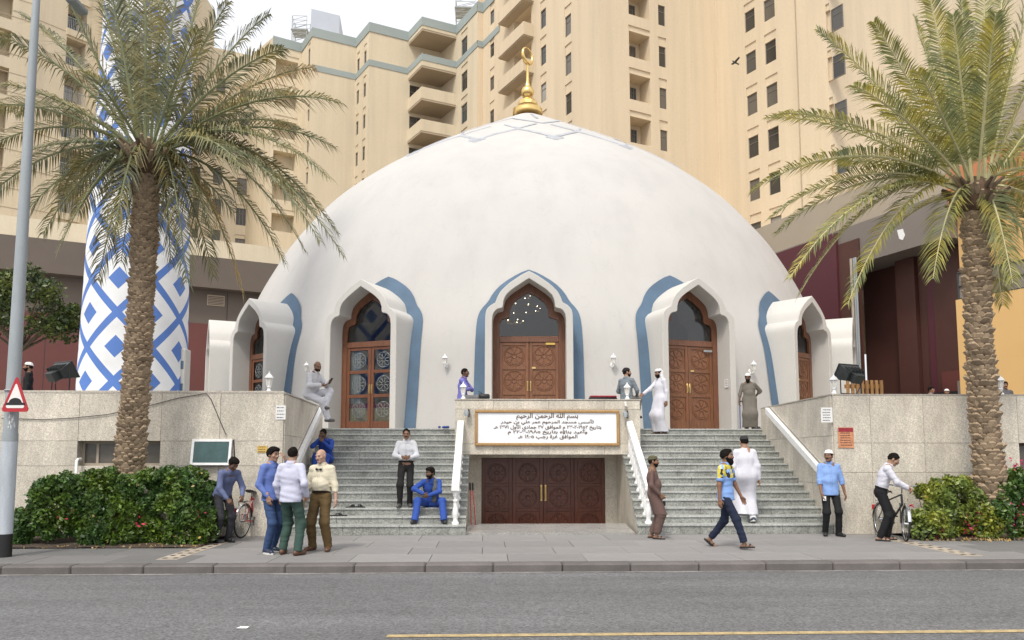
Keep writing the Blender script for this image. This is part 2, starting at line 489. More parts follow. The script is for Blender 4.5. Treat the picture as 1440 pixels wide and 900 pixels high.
class MB:
    def __init__(s):
        s.v, s.f, s.m = [], [], []

    def add(s, vs, fs, mi=0):
        b = len(s.v)
        s.v += [tuple(map(float, p)) for p in vs]
        s.f += [tuple(b + i for i in f) for f in fs]
        s.m += [mi] * len(fs)
        return s

    def box(s, x0, x1, y0, y1, z0, z1, mi=0):
        vs = [(x, y, z) for z in (z0, z1) for y in (y0, y1) for x in (x0, x1)]
        return s.add(vs, [(0, 2, 3, 1), (4, 5, 7, 6), (0, 1, 5, 4), (2, 6, 7, 3), (0, 4, 6, 2), (1, 3, 7, 5)], mi)

    def cbox(s, x0, x1, y0, y1, z0, z1, c=.01, mi=0):
        """box with chamfered edges along all sides"""
        vs, idx = [], {}
        X, Y, Z = (x0, x1), (y0, y1), (z0, z1)
        for i in (0, 1):
            for j in (0, 1):
                for k in (0, 1):
                    sx, sy, sz = (1 - 2 * i) * c, (1 - 2 * j) * c, (1 - 2 * k) * c
                    for a, p in enumerate(((X[i], Y[j] + sy, Z[k] + sz), (X[i] + sx, Y[j], Z[k] + sz), (X[i] + sx, Y[j] + sy, Z[k]))):
                        idx[i, j, k, a] = len(vs)
                        vs.append(p)
        g = lambda *a: idx[a]
        fs = []
        for i in (0, 1):
            q = [g(i, 0, 0, 0), g(i, 1, 0, 0), g(i, 1, 1, 0), g(i, 0, 1, 0)]
            fs.append(q if i else q[::-1])
            q = [g(0, i, 0, 1), g(1, i, 0, 1), g(1, i, 1, 1), g(0, i, 1, 1)]
            fs.append(q[::-1] if i else q)
            q = [g(0, 0, i, 2), g(1, 0, i, 2), g(1, 1, i, 2), g(0, 1, i, 2)]
            fs.append(q if i else q[::-1])
        for i in (0, 1):
            for j in (0, 1):
                q = [g(i, j, 0, 0), g(i, j, 1, 0), g(i, j, 1, 1), g(i, j, 0, 1)]
                fs.append(q if (i ^ j) else q[::-1])
                q = [g(i, 0, j, 0), g(i, 1, j, 0), g(i, 1, j, 2), g(i, 0, j, 2)]
                fs.append(q[::-1] if (i ^ j) else q)
                q = [g(0, i, j, 1), g(1, i, j, 1), g(1, i, j, 2), g(0, i, j, 2)]
                fs.append(q if (i ^ j) else q[::-1])
                for k in (0, 1):
                    q = [g(i, j, k, 0), g(i, j, k, 1), g(i, j, k, 2)]
                    fs.append(q if (i ^ j ^ k) else q[::-1])
        return s.add(vs, fs, mi)

    def hexa(s, bot, top, mi=0):
        """8-corner solid from two quads (each listed counter-clockwise from above)"""
        return s.add(list(bot) + list(top), [(3, 2, 1, 0), (4, 5, 6, 7), (0, 1, 5, 4), (1, 2, 6, 5), (2, 3, 7, 6), (3, 0, 4, 7)], mi)

    def prism(s, poly, z0, z1, mi=0):
        n = len(poly)
        vs = [(x, y, z0) for x, y in poly] + [(x, y, z1) for x, y in poly]
        fs = [tuple(range(n))[::-1], tuple(range(n, 2 * n))] + [(i, (i + 1) % n, n + (i + 1) % n, n + i) for i in range(n)]
        return s.add(vs, fs, mi)

    def fprism(s, poly, y0, y1, mi=0):
        """polygon in x,z (counter-clockwise seen from -y) extruded from y0 (front) to y1"""
        n = len(poly)
        vs = [(x, y0, z) for x, z in poly] + [(x, y1, z) for x, z in poly]
        fs = [tuple(range(n)), tuple(range(n, 2 * n))[::-1]] + [(i, n + i, n + (i + 1) % n, (i + 1) % n) for i in range(n)]
        return s.add(vs, fs, mi)

    def tube(s, pts, rad, n=8, mi=0, cap=True):
        pts = [Vector(p) for p in pts]
        if not hasattr(rad, '__len__'):
            rad = [rad] * len(pts)
        rings = []
        ref = None
        for i, p in enumerate(pts):
            d = (pts[min(i + 1, len(pts) - 1)] - pts[max(i - 1, 0)]).normalized()
            if ref is None:
                ref = d.orthogonal().normalized()
            ref = (ref - d * ref.dot(d))
            ref = ref.normalized() if ref.length > 1e-6 else d.orthogonal().normalized()
            b = d.cross(ref)
            rings.append([p + (ref * math.cos(2 * math.pi * k / n) + b * math.sin(2 * math.pi * k / n)) * rad[i] for k in range(n)])
        vs = [v for r in rings for v in r]
        fs = [(i * n + k, i * n + (k + 1) % n, (i + 1) * n + (k + 1) % n, (i + 1) * n + k) for i in range(len(pts) - 1) for k in range(n)]
        if cap:
            fs += [tuple(range(n))[::-1], tuple((len(pts) - 1) * n + k for k in range(n))]
        return s.add(vs, fs, mi)

    def lathe(s, prof, c=(0, 0, 0), n=16, mi=0, cap=True):
        """prof: (r, z) from bottom to top, about a vertical axis through c"""
        vs = [(c[0] + r * math.cos(2 * math.pi * k / n), c[1] + r * math.sin(2 * math.pi * k / n), c[2] + z) for r, z in prof for k in range(n)]
        fs = [(i * n + k, i * n + (k + 1) % n, (i + 1) * n + (k + 1) % n, (i + 1) * n + k) for i in range(len(prof) - 1) for k in range(n)]
        if cap:
            fs += [tuple(range(n))[::-1], tuple((len(prof) - 1) * n + k for k in range(n))]
        return s.add(vs, fs, mi)

    def sphere(s, c, r, n=10, m=7, mi=0):
        rx, ry, rz = (r if hasattr(r, '__len__') else (r, r, r))
        vs = [(c[0], c[1], c[2] - rz)]
        for i in range(1, m):
            a = -math.pi / 2 + math.pi * i / m
            vs += [(c[0] + rx * math.cos(a) * math.cos(2 * math.pi * k / n), c[1] + ry * math.cos(a) * math.sin(2 * math.pi * k / n), c[2] + rz * math.sin(a)) for k in range(n)]
        vs.append((c[0], c[1], c[2] + rz))
        fs = [(0, 1 + (k + 1) % n, 1 + k) for k in range(n)]
        for i in range(m - 2):
            fs += [(1 + i * n + k, 1 + i * n + (k + 1) % n, 1 + (i + 1) * n + (k + 1) % n, 1 + (i + 1) * n + k) for k in range(n)]
        e = len(vs) - 1
        fs += [(e, 1 + (m - 2) * n + k, 1 + (m - 2) * n + (k + 1) % n) for k in range(n)]
        return s.add(vs, fs, mi)

    def torus(s, c, Rr, r, axis='y', n=24, m=6, mi=0, arc=(0, 2 * math.pi)):
        full = abs(arc[1] - arc[0] - 2 * math.pi) < 1e-6
        N = n if full else n + 1
        vs = []
        for i in range(N):
            a = arc[0] + (arc[1] - arc[0]) * i / n
            for j in range(m):
                b = 2 * math.pi * j / m
                q, h = Rr + r * math.cos(b), r * math.sin(b)
                u, v_ = q * math.cos(a), q * math.sin(a)
                p = (u, h, v_) if axis == 'y' else (u, v_, h) if axis == 'z' else (h, u, v_)
                vs.append((c[0] + p[0], c[1] + p[1], c[2] + p[2]))
        fs = [(i * m + j, i * m + (j + 1) % m, ((i + 1) % N) * m + (j + 1) % m, ((i + 1) % N) * m + j) for i in range(n) for j in range(m)]
        return s.add(vs, fs, mi)

    def xf(s, mat):
        s.v = [tuple(mat @ Vector(p)) for p in s.v]
        return s

    def mesh(s, name, mats, off=(0, 0, 0), smooth=False, fix=True):
        me = bpy.data.meshes.new(name)
        me.from_pydata([(x - off[0], y - off[1], z - off[2]) for x, y, z in s.v], [], s.f)
        for m in (mats if isinstance(mats, (list, tuple)) else [mats]):
            me.materials.append(m)
        if any(s.m):
            me.polygons.foreach_set('material_index', s.m)
        if fix:
            bm = bmesh.new()
            bm.from_mesh(me)
            bmesh.ops.recalc_face_normals(bm, faces=bm.faces)
            bm.to_mesh(me)
            bm.free()
        if smooth:
            me.polygons.foreach_set('use_smooth', [True] * len(me.polygons))
            if smooth != 'all':
                me.set_sharp_from_angle(angle=R(smooth if smooth is not True else 40))
        me.update()
        return me

    def build(s, name, mats, parent=None, smooth=False, world=True, label=None, fix=True):
        off = rootloc(parent) if (parent and world) else (0, 0, 0)
        o = link(name, s.mesh(name, mats, off, smooth, fix), parent)
        if label:
            o['label'] = label
        return o


def smoothpoly(pts, it=2):
    """round an open outline a little (Chaikin), ends kept"""
    for _ in range(it):
        q = [pts[0]]
        for a, b in zip(pts[:-1], pts[1:]):
            q.append((a[0] * .75 + b[0] * .25, a[1] * .75 + b[1] * .25))
            q.append((a[0] * .25 + b[0] * .75, a[1] * .25 + b[1] * .75))
        q.append(pts[-1])
        pts = q
    return pts

# ================================================================== SETTING
def sheet(name, x0, x1, y0, y1, z, mat, parent=None, kind='structure'):
    m = MB()
    m.add([(x0, y0, z), (x1, y0, z), (x1, y1, z), (x0, y1, z)], [(0, 1, 2, 3)])
    o = m.build(name, mat, parent, fix=False)
    if kind and not parent:
        o['kind'] = kind
    return o


sheet('ground', -400, 400, -60, 900, -.9, M['ground'])
road = sheet('road', -70, 70, -14, 11.56, -.12, M['asphalt'])
m = MB()
m.add([(-.93, 7.50, -.115), (26, 7.50, -.115), (26, 7.61, -.115), (-.93, 7.61, -.115)], [(0, 1, 2, 3)])
m.build('lane_line', M['yellow'], road, fix=False)
m = MB()
gx = np.arange(-14, 15, .35)
for i in range(len(gx) - 1):
    a, b = (.05 + .05 * abs(math.sin(gx[i] * 1.7) + .5 * math.sin(gx[i] * 4.1)) for i in (i, i + 1))
    m.add([(gx[i], 11.54 - a, -.116), (gx[i + 1], 11.54 - b, -.116), (gx[i + 1], 11.556, -.116), (gx[i], 11.556, -.116)], [(0, 1, 2, 3)])
m.build('gutter_dust', M['dust'], road, fix=False)
m = MB()
m.add([(-2.47, 7.93, -.113), (-2.36, 7.92, -.113), (-2.35, 7.97, -.104), (-2.44, 7.985, -.107)], [(0, 1, 2, 3)])
tag(m.build('paper_scrap', M['paper'], fix=False), 'small white scrap of paper lying on the road', 'litter')

kerb = sheet('kerb', -30, 30, 11.58, 11.86, -.03, M['dark'])
kx = -13.1
kcache = {}
while kx < 14:
    L_ = 1.02 + .03 * math.sin(kx * 3)
    key = round(L_, 2)
    if key not in kcache:
        kcache[key] = MB().cbox(0, key - .008, 0, .3, -.2, 0, .022).mesh('kerb_stone', M['kerb'])
    o = link('kerb_stone', kcache[key], kerb)
    o.location = (kx, 11.55 + .004 * math.sin(kx * 9), .002 * math.sin(kx * 5))
    kx += key

pave = sheet('pavement', -30, 30, 11.86, 15.75, -.03, M['dark'])
pc = {}
for r_, (y0, y1) in enumerate(((11.87, 12.72), (12.73, 13.62), (13.63, 14.62), (14.63, 15.70))):
    x = -10.5 - .4 * (r_ % 2)
    while x < 13:
        wd = 1.2
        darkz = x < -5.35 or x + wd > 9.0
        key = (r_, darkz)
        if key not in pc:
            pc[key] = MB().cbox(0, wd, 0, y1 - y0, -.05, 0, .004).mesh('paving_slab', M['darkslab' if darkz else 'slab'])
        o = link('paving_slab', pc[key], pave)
        o.location = (x, y0, random.uniform(-.0025, .0025))
        x += wd + .007
# strips of beige pavers with dark square insets, running from the kerb to the planters
for (xa, xb) in ((-5.05, -4.72), (7.62, 7.95)):
    y = 12.2
    k = 0
    while y < 14.6:
        m = MB().cbox(xa, xb, y, y + .29, -.03, .006, .004)
        o = m.build('strip_paver', M['tile'], pave)
        m = MB()
        for q in (.25, .75):
            xm = xa + (xb - xa) * q
            m.box(xm - .035, xm + .035, y + .1, y + .18, 0, .0085)
        m.build('dark_inset', M['black'], o)
        y += .3
for nm, x0, x1, y0, y1 in (('planting_bed', -10.5, -4.95, 13.66, 15.6), ('planting_bed', 8.2, 14.5, 14.35, 15.6)):
    m = MB()
    n_ = 26
    vs = []
    for j in range(7):
        for i in range(n_ + 1):
            x, y = x0 + (x1 - x0) * i / n_, y0 + (y1 - y0) * j / 6
            vs.append((x, y, .008 + .05 * math.sin(math.pi * j / 6) + random.uniform(0, .02)))
    m.add(vs, [(j * (n_ + 1) + i, j * (n_ + 1) + i + 1, (j + 1) * (n_ + 1) + i + 1, (j + 1) * (n_ + 1) + i) for j in range(6) for i in range(n_)])
    m.build(nm, M['soil'])['kind'] = 'structure'

# terrace (left, right, centre)
tz = 2.3
m = MB()
m.prism([(-40, 15.92), (-4.2, 15.92), (-4.45, 20.45), (-4.45, 62), (-40, 62)], -.85, tz)
m.prism([(7.35, 15.92), (40, 15.92), (40, 62), (7.5, 62), (7.5, 20.45)], -.85, tz)
m.prism([(-4.45, 20.45), (7.5, 20.45), (7.5, 62), (-4.45, 62)], -.85, tz - .003)
m.build('terrace', M['floor'])['kind'] = 'structure'

# ================================================================== granite walls
pcache = {}


def clad(parent, A, B, z0, cols, rows, skip=(), t=.025, mat='granite', gap=.006):
    """granite slabs laid on a wall face: columns from A towards B, rows upward from z0"""
    A, B = Vector(A), Vector(B)
    d = (B - A).normalized()
    ang = math.atan2(d.y, d.x)
    rl = rootloc(parent)
    u = 0
    for i, cw in enumerate(cols):
        z = z0
        for j, rh in enumerate(rows):
            if (i, j) not in skip:
                key = (round(cw, 3), round(rh, 3), mat)
                if key not in pcache:
                    pcache[key] = MB().cbox(0, cw - gap, -t, 0, 0, rh - gap, .003).mesh('granite_panel', M[mat])
                o = link('granite_panel', pcache[key], parent)
                p = A + d * u
                n = Vector((d.y, -d.x)) * random.uniform(0, .003)
                o.location = (p.x + n.x - rl.x, p.y + n.y - rl.y, z - rl.z)
                o.rotation_euler = (0, 0, ang)
            z += rh
        u += cw


WL0, WL1 = (-4.04, 15.62), (-4.3, 20.4)
WR0, WR1 = (7.16, 15.62), (7.42, 20.4)
ztop = 2.86

# --- left retaining wall with a basement window cell
lw = thing('retaining_wall', 'long granite retaining wall behind the left hedge with basement window', 'wall', (-8, 15.62, 0))
bx0, bx1 = at(110, 630, 15.62)[0], at(226, 630, 15.62)[0]
bz0, bz1 = at(150, 655, 15.62)[2], at(150, 620, 15.62)[2]
m = MB()
xs, zs = [-16, bx0, bx1, WL0[0]], [-.2, bz0, bz1, ztop - .03]
for i in range(3):
    for j in range(3):
        if (i, j) != (1, 1):
            m.box(xs[i], xs[i + 1], 15.62, 15.9, zs[j], zs[j + 1])
m.build('wall_core', M['coping'], lw)
cols = [1.42] * 5 + [0] * 0
cw = [bx0 + 12.5 - 1.42 * 3, 1.42, 1.42, 1.42, bx1 - bx0]
rest = WL0[0] - bx1
cw += [rest * .48, rest * .52]
h3 = [bz0, bz1 - bz0, 1.0, ztop - .03 - bz1 - 1.0]
clad(lw, (-12.5, 15.62), (WL0[0], 15.62), 0, cw, h3, skip={(4, 1)})
# side return up the stairs
m = MB()
m.prism([(WL0[0] - .02, 15.622), WL0, WL1, (WL1[0] - .25, WL1[1]), (WL0[0] - .25, 15.9)], -.2, ztop - .032)
m.build('return_wall', M['coping'], lw)
Lr = math.dist(WL0, WL1)
clad(lw, WL0, WL1, 0, [Lr / 4] * 4, [1.0, 1.0, ztop - 2.03], t=.02)
m = MB()
m.box(-16, WL0[0] + .02, 15.59, 15.93, ztop - .03, ztop)
m.hexa([(WL0[0] - .27, 15.93, ztop - .03), (WL0[0] + .022, 15.93, ztop - .03), (WL1[0] + .022, WL1[1], ztop - .03), (WL1[0] - .27, WL1[1], ztop - .03)],
       [(WL0[0] - .27, 15.93, ztop), (WL0[0] + .022, 15.93, ztop), (WL1[0] + .022, WL1[1], ztop), (WL1[0] - .27, WL1[1], ztop)])
m.build('coping', M['coping'], lw)
# basement window in its recess
m = MB()
yb = 15.78
for x0, x1, z0, z1 in ((bx0, bx0 + .05, bz0, bz1), (bx1 - .05, bx1, bz0, bz1), (bx0 + .05, bx1 - .05, bz0, bz0 + .05), (bx0 + .05, bx1 - .05, bz1 - .05, bz1), (bx0 + .28, bx0 + .33, bz0 + .05, bz1 - .05)):
    m.box(x0, x1, yb, yb + .05, z0, z1)
wf = m.build('window', M['tile'], lw)
pane_mat = pm('dull pane', (.10, .09, .075), .18, .35, 1.4)
MB().box(bx0 + .05, bx1 - .05, yb + .02, yb + .03, bz0 + .05, bz1 - .05).build('pane', pane_mat, wf)

# --- right retaining wall
rw = thing('retaining_wall', 'granite retaining wall right of the stairs with the notices', 'wall', (9, 15.62, 0))
ew0, ew1 = at(1433, 640, 15.62)[0], at(1433, 640, 15.62)[0] + 1.6
ez0, ez1 = at(1433, 664, 15.62)[2], at(1433, 623, 15.62)[2]
m = MB()
xs, zs = [WR0[0], ew0, ew1, 16], [-.2, ez0, ez1, ztop - .03]
for i in range(3):
    for j in range(3):
        if (i, j) != (1, 1):
            m.box(xs[i], xs[i + 1], 15.62, 15.9, zs[j], zs[j + 1])
m.build('wall_core', M['coping'], rw)
h3 = [ez0, ez1 - ez0, ztop - .03 - ez1]
wv = (ew0 - WR0[0]) / 4
clad(rw, WR0, (16, 15.62), 0, [wv * .8, wv * 1.15, wv * 1.15, wv * .9, 1.6, 1.5], h3, skip={(4, 1)})
m = MB()
m.prism([WR0, (WR0[0] + .02, 15.622), (WR0[0] + .25, 15.9), (WR1[0] + .25, WR1[1]), WR1], -.2, ztop - .032)
m.build('return_wall', M['coping'], rw)
clad(rw, WR1, WR0, 0, [Lr / 4] * 4, [1.0, 1.0, ztop - 2.03], t=.02)
m = MB()
m.box(WR0[0] - .02, 16, 15.59, 15.93, ztop - .03, ztop)
m.hexa([(WR0[0] - .022, 15.93, ztop - .03), (WR0[0] + .27, 15.93, ztop - .03), (WR1[0] + .27, WR1[1], ztop - .03), (WR1[0] - .022, WR1[1], ztop - .03)],
       [(WR0[0] - .022, 15.93, ztop), (WR0[0] + .27, 15.93, ztop), (WR1[0] + .27, WR1[1], ztop), (WR1[0] - .022, WR1[1], ztop)])
m.build('coping', M['coping'], rw)
m = MB()
for x0, x1, z0, z1 in ((ew0, ew0 + .06, ez0, ez1), (ew1 - .06, ew1, ez0, ez1), (ew0 + .06, ew1 - .06, ez0, ez0 + .06), (ew0 + .06, ew1 - .06, ez1 - .06, ez1)):
    m.box(x0, x1, 15.7, 15.75, z0, z1)
wf = m.build('window', M['maroon'], rw)
MB().box(ew0 + .06, ew1 - .06, 15.72, 15.73, ez0 + .06, ez1 - .06).build('pane', pane_mat, wf)

# --- balcony wall between the two flights, with the sunken basement entrance
SX0, SX1, SY = -.743, 3.854, 19.0
bw = thing('balcony_wall', 'granite balcony wall over the sunken basement doors between the stairs', 'wall', (1.5, SY, 0))
sz0, sz1 = 1.615, 2.985
dx0, dx1 = at(677, 690, 20.2)[0], at(851, 690, 20.2)[0]
rx0, rx1 = -.36, 3.39
m = MB()
m.box(SX0, SX1, SY + .03, SY + .3, sz0, sz1 - .03)
m.box(SX0, SX0 + .25, SY + .3, 20.5, tz - .2, sz1 - .03)
m.box(SX1 - .25, SX1, SY + .3, 20.5, tz - .2, sz1 - .03)
m.box(SX0 + .25, SX1 - .25, SY + .3, 20.46, tz - .45, tz + .004)
m.box(rx0 - .1, dx0, 20.2, 20.45, -.65, tz - .45)
m.box(dx1, rx1 + .1, 20.2, 20.45, -.65, tz - .45)
m.box(dx0, dx1, 20.2, 20.45, 1.53, tz - .45)
m.build('wall_core', M['granite'], bw)
cwid = (SX1 - SX0) / 4
clad(bw, (SX0, SY + .03), (SX1, SY + .03), sz0, [cwid * .82, cwid * 1.2, cwid * 1.2, cwid * .78], [.26, .86, sz1 - .03 - sz0 - 1.12], t=.03)
MB().cbox(SX0 - .015, SX1 + .015, SY - .02, SY + .33, sz1 - .03, sz1, .006).build('coping', M['coping'], bw)
for k, (xa, xb) in enumerate(((rx0 - .1, dx0), (dx1, rx1 + .1))):
    clad(bw, (xa, 20.2), (xb, 20.2), -.6, [xb - xa], [1.1, 1.0], t=.02)
# floor in front of the basement doors
m = MB()
m.hexa([(-.39, 15.92, -.3), (3.08, 15.92, -.3), (3.26, 18.0, -.3), (-.37, 18.0, -.3)], [(-.39, 15.92, .02), (3.08, 15.92, .02), (3.26, 18.0, .02), (-.37, 18.0, .02)])
m.hexa([(-.37, 18.0, -.85), (3.26, 18.0, -.85), (3.4, 20.3, -.85), (-.36, 20.3, -.85)], [(-.37, 18.0, -.6), (3.26, 18.0, -.6), (3.4, 20.3, -.6), (-.36, 20.3, -.6)])
fl = m.build('entrance_floor', M['floor'])
fl['kind'] = 'structure'

# --- stairs: 15 risers
RISE0, RISE, TREAD, Y0 = .2, .15, .33, 15.72


def wl(y):
    return WL0[0] + (WL1[0] - WL0[0]) * (y - WL0[1]) / (WL1[1] - WL0[1])


def wr(y):
    return WR0[0] + (WR1[0] - WR0[0]) * (y - WR0[1]) / (WR1[1] - WR0[1])


def il(y):
    return -.38


def ir(y):
    return 3.1 + min(y - Y0, 3.4) * .09


def stairs(lab, fa, fb, nslab):
    t = thing('staircase', lab, 'staircase', ((fa(Y0) + fb(Y0)) / 2, Y0, 0))
    core = MB()
    for k in range(15):
        z = RISE0 + RISE * k
        y0 = Y0 + TREAD * k
        y1 = y0 + TREAD if k < 14 else 20.47
        xa, xb, xc, xd = fa(y0), fb(y0), fa(y1), fb(y1)
        zb = z - (RISE0 if k == 0 else RISE)
        e = .03
        core.hexa([(xa + e, y0 + .03, -.7), (xb - e, y0 + .03, -.7), (xd - e, y1 + .03, -.7), (xc + e, y1 + .03, -.7)],
                  [(xa + e, y0 + .03, z - .04), (xb - e, y0 + .03, z - .04), (xd - e, y1 + .03, z - .04), (xc + e, y1 + .03, z - .04)])
        m = MB()
        jj = [0] + sorted(min(max((i + random.uniform(-.22, .22)) / nslab, .12), .9) for i in range(1, nslab)) + [1]
        for a, b in zip(jj[:-1], jj[1:]):
            g = .004
            m.hexa([(xa + (xb - xa) * a + g, y0, zb), (xa + (xb - xa) * b - g, y0, zb), (xa + (xb - xa) * b - g, y0 + .03, zb), (xa + (xb - xa) * a + g, y0 + .03, zb)],
                   [(xa + (xb - xa) * a + g, y0, z - .035), (xa + (xb - xa) * b - g, y0, z - .035), (xa + (xb - xa) * b - g, y0 + .03, z - .035), (xa + (xb - xa) * a + g, y0 + .03, z - .035)])
        st = m.build('step', M['step'], t)
        for a, b in zip(jj[:-1], jj[1:]):
            g = .003
            q = lambda y, f: (fa(y) + (fb(y) - fa(y)) * f)
            m = MB()
            yn = y0 - .025
            m.hexa([(q(y0, a) + g, yn, z - .033), (q(y0, b) - g, yn, z - .033), (q(y1, b) - g, y1 - .001, z - .033), (q(y1, a) + g, y1 - .001, z - .033)],
                   [(q(y0, a) + g, yn + .006, z), (q(y0, b) - g, yn + .006, z), (q(y1, b) - g, y1 - .001, z), (q(y1, a) + g, y1 - .001, z)])
            m.build('tread_slab', M['nosing'], st)
    core.build('stair_core', M['granite'], t)
    return t


stairs('left flight of granite steps below the glazed arched door', wl, il, 3)
stairs('right flight of granite steps below the carved arched door', ir, wr, 3)


# --- handrails
def balustrade(xf, lab):
    t = thing('balustrade', lab, 'balustrade', (xf(16), 16, .2), group='white balustrades on the inner edges of the stairs')
    ya, yb_, za, zb = 15.9, 18.98, .93, 2.40
    w_ = .085
    m = MB()
    pa, pb = xf(ya), xf(yb_)
    m.hexa([(pa - w_, ya - .12, za - .05), (pa + w_, ya - .12, za - .05), (pb + w_, yb_, zb - .05), (pb - w_, yb_, zb - .05)],
           [(pa - w_ + .01, ya - .12, za + .05), (pa + w_ - .01, ya - .12, za + .05), (pb + w_ - .01, yb_, zb + .05), (pb - w_ + .01, yb_, zb + .05)])
    m.build('handrail', M['white'], t)
    prof = [(.075, 0), (.075, .05), (.05, .07), (.045, .12), (.062, .2), (.066, .27), (.05, .38), (.034, .47), (.034, .52), (.05, .545), (.05, .57), (.03, .59), (.04, .66), (.06, .69), (.06, .80)]
    bm_ = MB().lathe(prof, n=10).mesh('baluster', M['white'], smooth=50)
    rl = rootloc(t)
    for k in range(10):
        y = Y0 + TREAD * k + .17
        z = RISE0 + RISE * k
        o = link('baluster', bm_, t)
        zr = za + (zb - za) * (y - ya) / (yb_ - ya) - .045 - z
        o.location = Vector((xf(y), y, z)) - rl
        o.scale = (1, 1, zr / .80)
    return t


balustrade(lambda y: -.60, 'white turned balustrade at the inner edge of the left flight')
balustrade(lambda y: 3.36 + (y - 15.9) * .07, 'white turned balustrade at the inner edge of the right flight')


def wallrail(fx, sgn, lab):
    t = thing('handrail', lab, 'handrail', (fx(18), 18, 1.5))
    ya, yb_, za, zb = 16.15, 19.55, 1.30, 2.74
    m = MB()
    a, b = fx(ya) - sgn * .12, fx(yb_) - sgn * .12
    h, tk = .075, .05
    m.hexa([(a - tk, ya, za - h), (a + tk, ya, za - h), (b + tk, yb_, zb - h), (b - tk, yb_, zb - h)],
           [(a - tk, ya, za + h), (a + tk, ya, za + h), (b + tk, yb_, zb + h), (b - tk, yb_, zb + h)])
    m.build('rail', M['white'], t)
    for f in (.06, .35, .65, .94):
        y, z = ya + (yb_ - ya) * f, za + (zb - za) * f
        MB().tube([(fx(y) - sgn * .12, y, z), (fx(y) + sgn * .03, y, z - .03)], .02, 8).build('bracket', M['white'], t)
    m = MB()
    a, b = fx(ya) - sgn * .03, fx(yb_) - sgn * .03
    m.hexa([(a - .012, ya, za - .1), (a + .02, ya, za - .1), (b + .02, yb_, zb - .1), (b - .012, yb_, zb - .1)],
           [(a - .012, ya, za + .1), (a + .02, ya, za + .1), (b + .02, yb_, zb + .1), (b - .012, yb_, zb + .1)])
    m.build('wall_strip', M['stringer'], t)


wallrail(wl, -1, 'white sloping handrail on the left stair wall')
wallrail(wr, 1, 'white sloping handrail on the right stair wall')

# ================================================================== DOMED MOSQUE
YC = 36.3
XC = at(742.7, 500, YC)[0]
mosque = thing('domed_mosque', 'white domed mosque with blue edged arches and gold finial', 'mosque', (XC, YC, tz))
_h = np.linspace(0, 15.8, 400)
_r = np.interp(_h, [0, 3, 6, 8, 10, 11.5, 12.8, 13.8, 14.6, 15.3, 15.8], [13.73, 13.36, 12.24, 11.15, 9.56, 7.78, 5.75, 4.05, 2.64, 1.45, .5])
for _ in range(2):
    _r = np.convolve(np.r_[2 * _r[0] - _r[12:0:-1], _r, 2 * _r[-1] - _r[-2:-14:-1]], np.ones(25) / 25, 'valid')
_r[-1] = .01



def RH(h):
    return float(np.interp(h, _h, _r))


def HR(r):
    return float(np.interp(r, _r[::-1], _h[::-1]))


TH0 = R(-3.1)
TH = [TH0 + R(21.3) * k for k in (-3, -2, -1, 0, 1, 2, 3)]
RP, RD = 14.2, 13.52
OUT = [(0, 4.68), (.234, 4.56), (.594, 4.31), (.842, 4.07), (.955, 3.84), (.968, 3.75), (1.135, 3.66), (1.248, 3.53), (1.279, 3.37), (1.285, 2.6), (1.285, 0)]
INN = [(0, 4.46), (.19, 4.34), (.505, 4.13), (.685, 3.955), (.752, 3.775), (.761, 3.59), (.955, 3.55), (1.054, 3.41), (1.081, 3.23), (1.081, 2.6), (1.081, 0)]
GLS = [(0, 4.167), (.234, 4.045), (.46, 3.865), (.572, 3.66), (.595, 3.41), (.82, 3.35), (.878, 3.23), (.887, 2.95), (.887, 2.85)]
BLU = [(0, 4.74), (.28, 4.64), (.775, 4.34), (1.045, 4.06), (1.2, 3.78), (1.36, 3.62), (1.495, 3.41), (1.56, 2.92), (1.61, 1.2), (1.62, 0)]

_k = lambda h: 1 + (14.2 - RH(h)) / 22.1
BLU = [(x * _k(h), (h + .7) * _k(h) - .7 if h > 0 else 0) for x, h in BLU]


def resamp(pts, n):
    p = np.array(pts, float)
    d = np.r_[0, np.cumsum(np.hypot(*np.diff(p, axis=0).T))]
    s = np.linspace(0, d[-1], n)
    return list(zip(np.interp(s, d, p[:, 0]), np.interp(s, d, p[:, 1])))


def sharp_round(pts):
    """rounds the lobes of an arch outline but keeps its apex and its cusp"""
    a = [pts[0]]
    for i in range(1, len(pts) - 1):
        p0, p1, p2 = (np.array(pts[j], float) for j in (i - 1, i, i + 1))
        if abs(p1[0] - p0[0]) < .03 and p1[1] - p2[1] < .2 and i in (5,):
            a.append(tuple(p1))
        else:
            a += [tuple(p1 * .7 + p0 * .3), tuple(p1 * .85 + (p0 + p2) * .075), tuple(p1 * .7 + p2 * .3)]
    return a + [pts[-1]]


OUTs, INNs = sharp_round(OUT), sharp_round(INN)


def full(half):
    """half outline apex->foot on +x; returns foot(-x) ... apex ... foot(+x)"""
    return [(-x, h) for x, h in half[::-1]] + [p for p in half[1:]]


# shell, opened behind each of the five doors
n1 = 900
hs = list(np.arange(0, 6, .12)) + list(np.arange(6, 15.4, .2))
rr = [RH(h) for h in hs]
tail = [r for r in np.linspace(rr[-1], 0.02, 8)[1:]]
hs += [HR(r) for r in tail]
rr += tail
hs[0] = -.02
ang = np.linspace(0, 2 * np.pi, n1, endpoint=False)
wob = .012 * np.sin(5 * ang + 1) + .01 * np.sin(11 * ang)
V = np.stack([np.stack([XC + (r + wob * min(1, r / 5) * math.sin(i * .21)) * np.sin(ang), YC - (r + wob * min(1, r / 5) * math.sin(i * .21)) * np.cos(ang), np.full(n1, tz + h)], -1) for i, (r, h) in enumerate(zip(rr, hs))])
innx, innh = [p[0] for p in INN], [p[1] for p in INN]


